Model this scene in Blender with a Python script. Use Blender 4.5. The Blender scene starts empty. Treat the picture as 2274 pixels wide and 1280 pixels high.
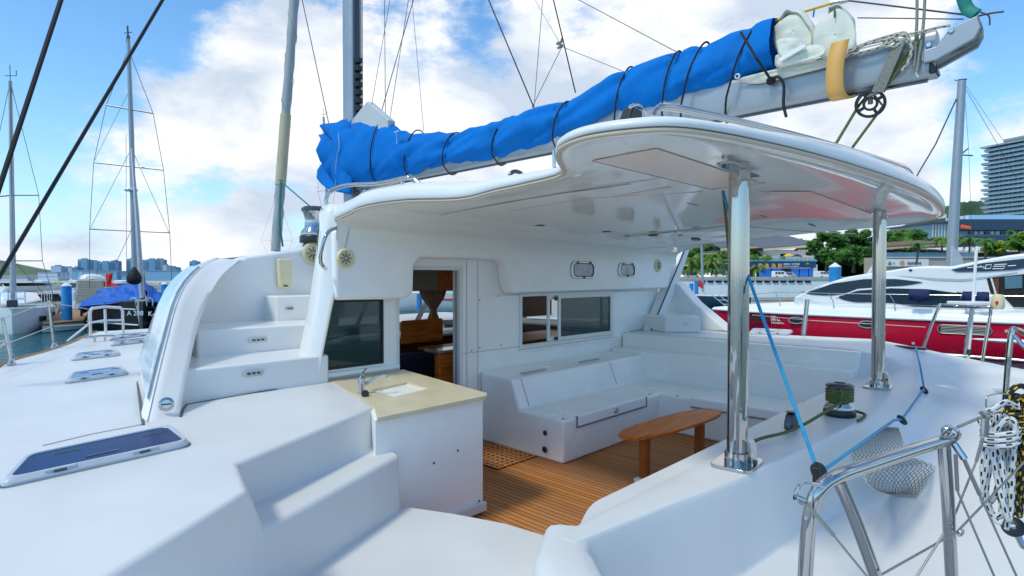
import bpy, bmesh, math, random
from mathutils import Vector, Matrix, noise
random.seed(7)
R = math.radians
S = bpy.context.scene
C = S.collection
# ---------------------------------------------------------------- camera
# boat frame: x = starboard, y = towards the bow, z = up, cockpit floor = 0, water = WZ
WZ = -1.2
CAM = Vector((0, 0, 1.8))
FL = 1274.0
HX = Vector((.719, .695, 0)).normalized()
RX = Vector((HX.y, -HX.x, 0))
PT = math.atan(25 / FL)
FW = HX * math.cos(PT) - Vector((0, 0, math.sin(PT)))
UP = HX * math.sin(PT) + Vector((0, 0, math.cos(PT)))
cd = bpy.data.cameras.new('camera'); cam = bpy.data.objects.new('camera', cd); C.objects.link(cam)
cd.sensor_width = 36; cd.lens = 36 * FL / 2274; cd.clip_start = .05; cd.clip_end = 20000
cam.matrix_world = Matrix.Translation(CAM) @ Matrix((RX, UP, -FW)).transposed().to_4x4()
S.camera = cam
# ---------------------------------------------------------------- light
SUN_EL, SUN_AZ = 54, 276          # azimuth clockwise from +y (bow): port bow side
sl = bpy.data.lights.new('sun', 'SUN'); so = bpy.data.objects.new('sun', sl); C.objects.link(so)
sl.energy = 1.6; sl.angle = R(9); sl.color = (1, .95, .72)
sd = Vector((math.sin(R(SUN_AZ)) * math.cos(R(SUN_EL)), math.cos(R(SUN_AZ)) * math.cos(R(SUN_EL)), math.sin(R(SUN_EL))))
so.rotation_euler = sd.to_track_quat('Z', 'Y').to_euler(); so.location = (0, 0, 60)
S.view_settings.view_transform = 'Standard'; S.view_settings.look = 'None'
S.cycles.max_bounces = 14; S.cycles.diffuse_bounces = 9
S.view_settings.exposure = 0.42; S.view_settings.gamma = 1
def ray(px, py):
    v = FW * FL + RX * (px - 1137) + UP * (640 - py)
    return v / v.dot(HX)
def atZ(px, py, z):
    r = ray(px, py); return CAM + r * ((z - CAM.z) / r.z)
def atX(px, py, x):
    r = ray(px, py); return CAM + r * (x / r.x)
def atY(px, py, y):
    r = ray(px, py); return CAM + r * (y / r.y)
def atD(px, py, d): return CAM + ray(px, py) * d
# world: blue sky with banks of white cloud
W = bpy.data.worlds.new('World'); S.world = W; W.use_nodes = True
def world():
    nt = W.node_tree; N = nt.nodes; L = nt.links; N.clear()
    def nd(t, **k):
        n = N.new(t)
        for a, b in k.items(): setattr(n, a, b)
        return n
    def mth(op, a, b=None, clamp=False):
        n = nd('ShaderNodeMath', operation=op, use_clamp=clamp)
        for i, v in enumerate((a, b)):
            if v is None: continue
            if isinstance(v, (int, float)): n.inputs[i].default_value = v
            else: L.new(v, n.inputs[i])
        return n.outputs[0]
    sky = nd('ShaderNodeTexSky', sky_type='NISHITA', sun_disc=False)
    sky.sun_elevation = R(SUN_EL); sky.sun_rotation = R(SUN_AZ); sky.altitude = 0; sky.air_density = 1.0; sky.dust_density = .3; sky.ozone_density = 2.0
    hs = nd('ShaderNodeHueSaturation'); hs.inputs['Saturation'].default_value = 1.12; hs.inputs['Value'].default_value = 1.75
    tn = nd('ShaderNodeVectorMath', operation='MULTIPLY'); L.new(sky.outputs[0], tn.inputs[0]); tn.inputs[1].default_value = (.80, .97, 1.03); L.new(tn.outputs[0], hs.inputs['Color'])
    tc = nd('ShaderNodeTexCoord'); G = tc.outputs['Generated']
    sep = nd('ShaderNodeSeparateXYZ'); L.new(G, sep.inputs[0])
    hzn = mth('EXPONENT', mth('MULTIPLY', mth('ABSOLUTE', sep.outputs[2]), -8.0))
    hm = nd('ShaderNodeMix', data_type='RGBA'); L.new(mth('MULTIPLY', hzn, .8), hm.inputs['Factor']); L.new(hs.outputs[0], hm.inputs['A']); hm.inputs['B'].default_value = (4.5, 6.0, 8.0, 1)
    mp = nd('ShaderNodeMapping'); mp.inputs['Scale'].default_value = (1, 1, 1.9); mp.inputs['Location'].default_value = (.35, 1.1, .2)
    L.new(G, mp.inputs[0])
    def noi(scale, det, rough, dist=0, v=None):
        n = nd('ShaderNodeTexNoise'); n.inputs['Scale'].default_value = scale; n.inputs['Detail'].default_value = det
        n.inputs['Roughness'].default_value = rough; n.inputs['Distortion'].default_value = dist; L.new(v or mp.outputs[0], n.inputs['Vector']); return n.outputs['Fac']
    a = noi(2.6, 10, .58, .2); b = noi(8, 9, .62, .15)
    f = mth('ADD', mth('MULTIPLY', a, .68), mth('MULTIPLY', b, .32))
    # broad weather pattern: clear patches and thick banks
    def blob(px, py, w, amt):
        d = ray(px, py).normalized()
        vm = nd('ShaderNodeVectorMath', operation='DOT_PRODUCT'); L.new(nrm.outputs[0], vm.inputs[0]); vm.inputs[1].default_value = d
        k = mth('EXPONENT', mth('MULTIPLY', mth('SUBTRACT', vm.outputs['Value'], 1.0), 1 / (w * w)))
        return mth('MULTIPLY', k, amt)
    nrm = nd('ShaderNodeVectorMath', operation='NORMALIZE'); L.new(G, nrm.inputs[0])
    for bb in BLOBS: f = mth('ADD', f, blob(*bb))
    vb = nd('ShaderNodeVectorMath', operation='DOT_PRODUCT'); L.new(nrm.outputs[0], vb.inputs[0]); vb.inputs[1].default_value = -HX
    f = mth('SUBTRACT', f, mth('MULTIPLY', mth('MAXIMUM', vb.outputs['Value'], 0), .18))   # unseen sky astern kept clearer, added to turn the shade blue
    mr = nd('ShaderNodeMapRange', interpolation_type='SMOOTHSTEP'); L.new(f, mr.inputs[0])
    mr.inputs[1].default_value = .462; mr.inputs[2].default_value = .575; mr.inputs[3].default_value = 0; mr.inputs[4].default_value = 1
    # cloud brightness: thick bases a little grey
    g = noi(4.5, 6, .55, .3)
    cr = nd('ShaderNodeMapRange'); L.new(g, cr.inputs[0]); cr.inputs[1].default_value = .38; cr.inputs[2].default_value = .56
    cr.inputs[3].default_value = 0; cr.inputs[4].default_value = 1
    cm = nd('ShaderNodeMix', data_type='RGBA'); L.new(cr.outputs[0], cm.inputs['Factor'])
    cm.inputs['A'].default_value = (5.0, 5.8, 7.0, 1); cm.inputs['B'].default_value = (8.3, 8.5, 8.7, 1)
    mx = nd('ShaderNodeMix', data_type='RGBA'); L.new(mr.outputs[0], mx.inputs['Factor']); L.new(hm.outputs['Result'], mx.inputs['A']); L.new(cm.outputs['Result'], mx.inputs['B'])
    bg = nd('ShaderNodeBackground'); bg.inputs[1].default_value = .094; L.new(mx.outputs['Result'], bg.inputs[0])
    out = nd('ShaderNodeOutputWorld'); L.new(bg.outputs[0], out.inputs[0])
BLOBS = [(60, 40, .19, -.22), (330, 30, .14, -.17), (20, 420, .06, -.05), (150, 320, .09, .10), (240, 270, .13, .17), (430, 260, .12, .10), (600, 330, .14, .10), (900, 330, .22, .10), (1060, 75, .06, -.20), (850, 10, .05, -.08), (1000, 190, .10, .08), (1290, 40, .05, -.08), (1230, 190, .12, .07),
         (2250, 30, .07, -.16), (330, 562, .06, .20), (520, 554, .05, .20), (100, 562, .07, .16), (1700, 250, .35, .09), (260, 482, .07, -.17), (480, 488, .06, -.14), (680, 510, .06, -.16), (120, 420, .06, -.08), (2120, 480, .10, -.08), (1500, 60, .25, .05)]
world()
# ---------------------------------------------------------------- materials
M = {}
def mat(name, col, rough=.5, metal=0, var=0, vs=6, bump=0, bs=40, coat=0, spec=.5, alpha=None, trans=0, emit=None, ior=None, bdist=.02):
    m = bpy.data.materials.new(name); m.use_nodes = True; nt = m.node_tree; N = nt.nodes; L = nt.links
    p = N['Principled BSDF']
    p.inputs['Base Color'].default_value = (*col, 1); p.inputs['Roughness'].default_value = rough; p.inputs['Metallic'].default_value = metal
    p.inputs['Coat Weight'].default_value = coat; p.inputs['Coat Roughness'].default_value = .05; p.inputs['Specular IOR Level'].default_value = spec
    if trans: p.inputs['Transmission Weight'].default_value = trans
    if ior: p.inputs['IOR'].default_value = ior
    if alpha is not None: p.inputs['Alpha'].default_value = alpha
    tc = N.new('ShaderNodeTexCoord')
    if var:
        n = N.new('ShaderNodeTexNoise'); n.inputs['Scale'].default_value = vs; n.inputs['Detail'].default_value = 5; L.new(tc.outputs['Object'], n.inputs['Vector'])
        mr = N.new('ShaderNodeMapRange'); L.new(n.outputs['Fac'], mr.inputs[0]); mr.inputs[1].default_value = .3; mr.inputs[2].default_value = .7
        mr.inputs[3].default_value = 1 - var; mr.inputs[4].default_value = 1 + var
        mx = N.new('ShaderNodeVectorMath'); mx.operation = 'SCALE'; mx.inputs[0].default_value = col; L.new(mr.outputs[0], mx.inputs['Scale'])
        L.new(mx.outputs[0], p.inputs['Base Color'])
        r2 = N.new('ShaderNodeMapRange'); L.new(n.outputs['Fac'], r2.inputs[0]); r2.inputs[3].default_value = max(.02, rough * .8); r2.inputs[4].default_value = min(1, rough * 1.25)
        L.new(r2.outputs[0], p.inputs['Roughness'])
    if bump:
        n = N.new('ShaderNodeTexNoise'); n.inputs['Scale'].default_value = bs; n.inputs['Detail'].default_value = 4; L.new(tc.outputs['Object'], n.inputs['Vector'])
        b = N.new('ShaderNodeBump'); b.inputs['Strength'].default_value = bump; b.inputs['Distance'].default_value = bdist; L.new(n.outputs['Fac'], b.inputs['Height'])
        L.new(b.outputs[0], p.inputs['Normal'])
    M[name] = m; return m
mat('gelcoat', (.80, .80, .79), .20, var=.03, vs=2.2, bump=.05, bs=3, bdist=.02)
mat('deck_white', (.69, .695, .695), .40, var=.05, vs=1.7, bump=.12, bs=260, bdist=.003)
mat('ceiling_gelcoat', (.90, .90, .84), .06, var=.02, vs=1.5, bump=.05, bs=1.6, bdist=.03)
mat('cockpit_white', (.90, .90, .88), .25, var=.03, vs=2.5)
mat('cream_panel', (.92, .74, .60), .14, var=.03, vs=2)
mat('yellow_plastic', (.72, .64, .40), .45, var=.05, vs=8)
mat('steel', (.50, .49, .48), .06, 1, var=.03, vs=14)
mat('brushed_steel', (.62, .62, .61), .25, 1, var=.06, vs=10)
mat('alu', (.36, .39, .42), .42, .5, var=.06, vs=4)
mat('alu_frame', (.60, .62, .64), .30, .6, var=.04, vs=9)
mat('white_alu', (.72, .73, .72), .4, .1, var=.03)
mat('black', (.015, .016, .018), .35, var=.1)
mat('black_rubber', (.02, .02, .022), .6)
mat('dark_metal', (.08, .085, .1), .3, .7)
mat('trim_line', (.06, .055, .05), .5)
mat('beige_trim', (.56, .47, .36), .5)
mat('seam', (.12, .12, .12), .7)
mat('soft_seam', (.42, .42, .42), .7)
mat('stone_top', (.66, .58, .40), .33, var=.06, vs=7)
mat('basin', (.27, .38, .40), .15, .3)
mat('orange_wood', (.78, .23, .022), .42, var=.14, vs=5, spec=.18)
def grain():
    m = M['orange_wood']; N = m.node_tree.nodes; L = m.node_tree.links; p = N['Principled BSDF']; tc = N.new('ShaderNodeTexCoord'); mp = N.new('ShaderNodeMapping'); mp.inputs['Rotation'].default_value = (0, 0, -.15); mp.inputs['Scale'].default_value = (1.2, 16, 16); L.new(tc.outputs['Object'], mp.inputs[0])
    n = N.new('ShaderNodeTexNoise'); n.inputs['Scale'].default_value = 2.2; n.inputs['Detail'].default_value = 8; n.inputs['Distortion'].default_value = .6; L.new(mp.outputs[0], n.inputs['Vector'])
    c = N.new('ShaderNodeValToRGB'); c.color_ramp.elements[0].position = .32; c.color_ramp.elements[0].color = (.40, .088, .009, 1); c.color_ramp.elements[1].position = .66; c.color_ramp.elements[1].color = (.76, .21, .02, 1); L.new(n.outputs['Fac'], c.inputs[0]); L.new(c.outputs[0], p.inputs['Base Color'])
grain()
mat('dark_orange_wood', (.36, .11, .02), .4, var=.15, vs=6, spec=.3)
mat('brown_wood', (.13, .045, .012), .4, var=.2, vs=9)
mat('navy_cushion', (.018, .03, .065), .7, var=.12, bump=.3, bs=60)
mat('hatch_pane', (.008, .03, .13), .22, spec=.06, var=.25, vs=3)
mat('hatch_pane_light', (.12, .22, .38), .1, spec=.4)
mat('cover_film', (.50, .62, .72), .22, var=.12, vs=9, bump=.35, bs=7, coat=.4)
mat('window_dark', (.012, .022, .028), .05, spec=.9, coat=.3)
mat('yacht_glass', (.01, .03, .055), .06, spec=.5)
mat('tint_glass', (.012, .05, .05), .03, alpha=.72, spec=.6)
mat('clear_glass', (.25, .38, .42), .02, alpha=.25, spec=.7)
mat('canvas_blue', (.002, .165, .56), .85, var=.09, vs=3, spec=.15)
def canvas():
    m = M['canvas_blue']; N = m.node_tree.nodes; L = m.node_tree.links; p = N['Principled BSDF']; tc = N.new('ShaderNodeTexCoord')
    mp = N.new('ShaderNodeMapping'); mp.inputs['Rotation'].default_value = (.9, .0, .3); mp.inputs['Scale'].default_value = (1.2, 5.5, 1.4); L.new(tc.outputs['Object'], mp.inputs[0])
    a = N.new('ShaderNodeTexNoise'); a.noise_type = 'RIDGED_MULTIFRACTAL'; a.inputs['Scale'].default_value = 1.3; a.inputs['Detail'].default_value = 2.5; a.inputs['Distortion'].default_value = .8; L.new(mp.outputs[0], a.inputs['Vector'])
    c = N.new('ShaderNodeTexNoise'); c.inputs['Scale'].default_value = 240; L.new(tc.outputs['Object'], c.inputs['Vector'])
    b = N.new('ShaderNodeBump'); b.inputs['Strength'].default_value = .75; b.inputs['Distance'].default_value = .035; L.new(a.outputs['Fac'], b.inputs['Height'])
    d = N.new('ShaderNodeBump'); d.inputs['Strength'].default_value = .25; d.inputs['Distance'].default_value = .003; L.new(c.outputs['Fac'], d.inputs['Height']); L.new(b.outputs[0], d.inputs['Normal']); L.new(d.outputs[0], p.inputs['Normal'])
canvas()
mat('tarp_blue', (.003, .12, .52), .6, var=.15, vs=1.5, bump=.5, bs=2, bdist=.2)
mat('sail_cloth', (.70, .71, .61), .6, var=.08, vs=4, bump=.4, bs=6, bdist=.04)
mat('sail_white', (.55, .58, .60), .6, var=.06, vs=2)
mat('furl_grey', (.36, .39, .40), .6, var=.10, vs=3)
mat('furl_tan', (.50, .43, .28), .6, var=.1, vs=3)
mat('orange_band', (.70, .38, .10), .5, var=.06, vs=6)
mat('green_strap', (.0, .20, .17), .6, var=.1)
mat('blue_rope', (.01, .26, .50), .6, var=.2, vs=60, bump=.6, bs=120, bdist=.003)
mat('green_rope', (.10, .13, .035), .8, var=.45, vs=110, bump=.6, bs=150, bdist=.003)
mat('grey_rope', (.24, .25, .22), .8, var=.35, vs=120, bump=.5, bs=150, bdist=.003)
mat('black_rope', (.008, .008, .012), .7)
mat('wire', (.10, .10, .11), .35, .6)
mat('wire_steel', (.30, .29, .28), .35, .8)
mat('line_white', (.6, .6, .55), .7)
mat('net_grey', (.42, .43, .38), .8)
mat('curtain', (.52, .36, .23), .9, var=.1, vs=10)
mat('headliner', (.45, .43, .36), .8)
mat('red_hull', (.50, .002, .030), .16, spec=.35, var=.06, vs=.5)
mat('yacht_white', (.82, .83, .83), .2, var=.03, vs=.8, coat=.3)
mat('red_cloth', (.75, .02, .01), .7, var=.1)
mat('orange_cloth', (.72, .30, .08), .8, var=.1)
mat('yellow_cloth', (.75, .50, .04), .8)
mat('blue_cushion', (.012, .02, .09), .8, var=.2)
mat('pile_blue', (.012, .23, .56), .4, var=.08, vs=2)
mat('pile_white', (.75, .78, .8), .5)
mat('pontoon_wood', (.33, .19, .10), .8, var=.2, vs=2)
mat('concrete', (.42, .42, .41), .85, var=.12, vs=.5, bump=.2, bs=3)
mat('concrete_light', (.66, .65, .63), .8, var=.1, vs=.3)
mat('concrete_beige', (.48, .43, .36), .8, var=.1, vs=.3)
mat('asphalt', (.06, .06, .062), .9, var=.15)
mat('roof_slate', (.10, .115, .15), .7, var=.2, vs=.6)
mat('roof_brown', (.16, .10, .065), .8, var=.2, vs=.6)
mat('fascia_cream', (.62, .50, .30), .7)
mat('shop_blue', (.004, .14, .50), .35, var=.15, vs=.7)
mat('sign_navy', (.005, .022, .11), .4)
mat('sign_yellow', (.85, .50, .02), .5)
mat('sign_white', (.8, .8, .8), .5)
mat('sign_red', (.6, .01, .02), .5)
mat('sign_orange', (.85, .10, .01), .5)
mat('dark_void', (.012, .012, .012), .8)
mat('teal_trim', (.03, .30, .27), .5)
mat('podium_blue', (.018, .045, .085), .4, var=.1, vs=.1)
mat('glass_blue', (.10, .22, .30), .15, .2, var=.25, vs=.25)
mat('tower_slab', (.25, .31, .36), .6, var=.1, vs=.1)
mat('tower_dark', (.025, .05, .07), .25, var=.4, vs=.35)
mat('leaf_dark', (.028, .10, .014), .6, var=.3, vs=1)
mat('leaf_mid', (.06, .18, .016), .6, var=.3, vs=1)
mat('leaf_light', (.12, .23, .018), .6, var=.3, vs=1)
mat('leaf_yellow', (.22, .31, .02), .6, var=.3, vs=1)
mat('bark', (.09, .065, .045), .9, var=.2)
mat('tyre', (.02, .02, .02), .8)
mat('car_white', (.6, .62, .64), .3, coat=.3)
mat('skin', (.5, .3, .2), .6)
def facade(name, wall, glass, fx, fz, gx=.55, gz=.6, rough=.5):
    """storey and window rhythm of a far facade, in metres of the object's own space"""
    m = bpy.data.materials.new(name); m.use_nodes = True; N = m.node_tree.nodes; L = m.node_tree.links; p = N['Principled BSDF']; p.inputs['Roughness'].default_value = rough
    tc = N.new('ShaderNodeTexCoord'); sp = N.new('ShaderNodeSeparateXYZ'); L.new(tc.outputs['Object'], sp.inputs[0])
    def mm(op, a, b=None):
        n = N.new('ShaderNodeMath'); n.operation = op
        for i, v in enumerate((a, b)):
            if v is None: continue
            if isinstance(v, (int, float)): n.inputs[i].default_value = v
            else: L.new(v, n.inputs[i])
        return n.outputs[0]
    h = mm('ADD', sp.outputs[0], mm('MULTIPLY', sp.outputs[1], 1.0))
    u = mm('FRACT', mm('DIVIDE', h, fx)); v = mm('FRACT', mm('DIVIDE', sp.outputs[2], fz))
    k = mm('MULTIPLY', mm('LESS_THAN', u, gx), mm('LESS_THAN', v, gz))
    vo = N.new('ShaderNodeTexWhiteNoise'); vo.noise_dimensions = '2D'
    cb = N.new('ShaderNodeCombineXYZ'); L.new(mm('FLOOR', mm('DIVIDE', h, fx)), cb.inputs[0]); L.new(mm('FLOOR', mm('DIVIDE', sp.outputs[2], fz)), cb.inputs[1]); L.new(cb.outputs[0], vo.inputs['Vector'])
    g = N.new('ShaderNodeMix'); g.data_type = 'RGBA'; L.new(vo.outputs['Value'], g.inputs['Factor']); g.inputs['A'].default_value = (*glass, 1); g.inputs['B'].default_value = (*[c * 1.9 for c in glass], 1)
    x = N.new('ShaderNodeMix'); x.data_type = 'RGBA'; L.new(k, x.inputs['Factor']); x.inputs['A'].default_value = (*wall, 1); L.new(g.outputs['Result'], x.inputs['B'])
    L.new(x.outputs['Result'], p.inputs['Base Color']); M[name] = m
facade('facade_pale', (.46, .56, .66), (.16, .27, .38), 4.5, 3.3)  # pale and blue facade tones lightened and blued in place of distance haze
facade('facade_blue', (.17, .34, .50), (.09, .22, .35), 6, 3.3, .7, .7)
facade('facade_deep', (.05, .22, .46), (.04, .18, .40), 6, 3.3)
def teak():
    m = bpy.data.materials.new('teak_planks'); m.use_nodes = True; N = m.node_tree.nodes; L = m.node_tree.links; p = N['Principled BSDF']; p.inputs['Roughness'].default_value = .6; p.inputs['Specular IOR Level'].default_value = .25
    tc = N.new('ShaderNodeTexCoord'); sp = N.new('ShaderNodeSeparateXYZ'); L.new(tc.outputs['Object'], sp.inputs[0])
    def mm(op, a, b=None):
        n = N.new('ShaderNodeMath'); n.operation = op
        for i, v in enumerate((a, b)):
            if v is None: continue
            if isinstance(v, (int, float)): n.inputs[i].default_value = v
            else: L.new(v, n.inputs[i])
        return n.outputs[0]
    u = mm('DIVIDE', sp.outputs[0], .052); k = mm('LESS_THAN', mm('FRACT', u), .13)
    wn = N.new('ShaderNodeTexWhiteNoise'); wn.noise_dimensions = '1D'; L.new(mm('FLOOR', u), wn.inputs['W'])
    mp = N.new('ShaderNodeMapping'); mp.inputs['Scale'].default_value = (30, 1.6, 1); L.new(tc.outputs['Object'], mp.inputs[0])
    gn = N.new('ShaderNodeTexNoise'); gn.inputs['Scale'].default_value = 3; gn.inputs['Detail'].default_value = 6; L.new(mp.outputs[0], gn.inputs['Vector'])
    f = mm('ADD', mm('MULTIPLY', wn.outputs['Value'], .45), mm('MULTIPLY', gn.outputs['Fac'], .7))
    a = N.new('ShaderNodeMix'); a.data_type = 'RGBA'; L.new(f, a.inputs['Factor']); a.inputs['A'].default_value = (.34, .115, .026, 1); a.inputs['B'].default_value = (.62, .26, .078, 1)
    wn2 = N.new('ShaderNodeTexNoise'); wn2.inputs['Scale'].default_value = 1.4; wn2.inputs['Detail'].default_value = 5; L.new(tc.outputs['Object'], wn2.inputs['Vector'])
    wr = N.new('ShaderNodeMapRange'); L.new(wn2.outputs['Fac'], wr.inputs[0]); wr.inputs[1].default_value = .45; wr.inputs[2].default_value = .75; wr.inputs[4].default_value = .45
    a2 = N.new('ShaderNodeMix'); a2.data_type = 'RGBA'; L.new(wr.outputs[0], a2.inputs['Factor']); L.new(a.outputs['Result'], a2.inputs['A']); a2.inputs['B'].default_value = (.40, .27, .17, 1); a = a2
    b = N.new('ShaderNodeMix'); b.data_type = 'RGBA'; L.new(k, b.inputs['Factor']); L.new(a.outputs['Result'], b.inputs['A']); b.inputs['B'].default_value = (.02, .013, .009, 1)
    L.new(b.outputs['Result'], p.inputs['Base Color'])
    bp = N.new('ShaderNodeBump'); bp.inputs['Strength'].default_value = .4; bp.inputs['Distance'].default_value = .004; L.new(mm('SUBTRACT', 1, k), bp.inputs['Height']); L.new(bp.outputs[0], p.inputs['Normal'])
    M['teak'] = m
teak()
def post_steel():
    m = mat('post_steel', (.48, .465, .445), .05, 1); N = m.node_tree.nodes; L = m.node_tree.links; p = N['Principled BSDF']
    tc = N.new('ShaderNodeTexCoord'); mp = N.new('ShaderNodeMapping'); mp.inputs['Scale'].default_value = (30, 30, .015); L.new(tc.outputs['Object'], mp.inputs[0])
    n = N.new('ShaderNodeTexNoise'); n.inputs['Scale'].default_value = 1; n.inputs['Detail'].default_value = 2; L.new(mp.outputs[0], n.inputs['Vector'])
    b = N.new('ShaderNodeBump'); b.inputs['Strength'].default_value = .5; b.inputs['Distance'].default_value = .012; L.new(n.outputs['Fac'], b.inputs['Height']); L.new(b.outputs[0], p.inputs['Normal'])
post_steel()
mat('hatch_frame', (.50, .54, .59), .32, var=.04); mat('quay_white', (.84, .83, .80), .8, var=.08, vs=.3)
def water_mat():
    m = mat('water', (.002, .095, .115), .10, spec=.5); N = m.node_tree.nodes; L = m.node_tree.links; p = N['Principled BSDF']
    tc = N.new('ShaderNodeTexCoord'); mp = N.new('ShaderNodeMapping'); mp.inputs['Rotation'].default_value = (0, 0, .5); mp.inputs['Scale'].default_value = (1, 1.9, 1); L.new(tc.outputs['Object'], mp.inputs[0])
    n1 = N.new('ShaderNodeTexNoise'); n1.inputs['Scale'].default_value = 1.5; n1.inputs['Detail'].default_value = 5; n1.inputs['Distortion'].default_value = .6; L.new(mp.outputs[0], n1.inputs['Vector'])
    b = N.new('ShaderNodeBump'); b.inputs['Strength'].default_value = 1; b.inputs['Distance'].default_value = .38; L.new(n1.outputs['Fac'], b.inputs['Height']); L.new(b.outputs[0], p.inputs['Normal'])
water_mat()
def flecked(name, base, fleck, s):
    m = bpy.data.materials.new(name); m.use_nodes = True; N = m.node_tree.nodes; L = m.node_tree.links; p = N['Principled BSDF']; p.inputs['Roughness'].default_value = .75
    uv = N.new('ShaderNodeUVMap'); sp = N.new('ShaderNodeSeparateXYZ'); L.new(uv.outputs[0], sp.inputs[0])
    def mm(op, a, b=None):
        n = N.new('ShaderNodeMath'); n.operation = op
        for i, v in enumerate((a, b)):
            if v is None: continue
            if isinstance(v, (int, float)): n.inputs[i].default_value = v
            else: L.new(v, n.inputs[i])
        return n.outputs[0]
    u = mm('FRACT', mm('ADD', mm('DIVIDE', sp.outputs[0], s), mm('MULTIPLY', mm('FLOOR', mm('MULTIPLY', sp.outputs[1], 5)), .4)))
    v = mm('FRACT', mm('MULTIPLY', sp.outputs[1], 5))
    k = mm('MULTIPLY', mm('LESS_THAN', u, .38), mm('LESS_THAN', v, .55))
    b = N.new('ShaderNodeMix'); b.data_type = 'RGBA'; L.new(k, b.inputs['Factor']); b.inputs['A'].default_value = (*base, 1); b.inputs['B'].default_value = (*fleck, 1)
    L.new(b.outputs['Result'], p.inputs['Base Color']); M[name] = m
flecked('white_fleck_rope', (.66, .66, .64), (.01, .01, .02), .042)
flecked('yellow_fleck_rope', (.008, .008, .01), (.60, .42, .02), .036)
flecked('brown_fleck_rope', (.46, .44, .38), (.03, .03, .03), .05)
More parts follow.
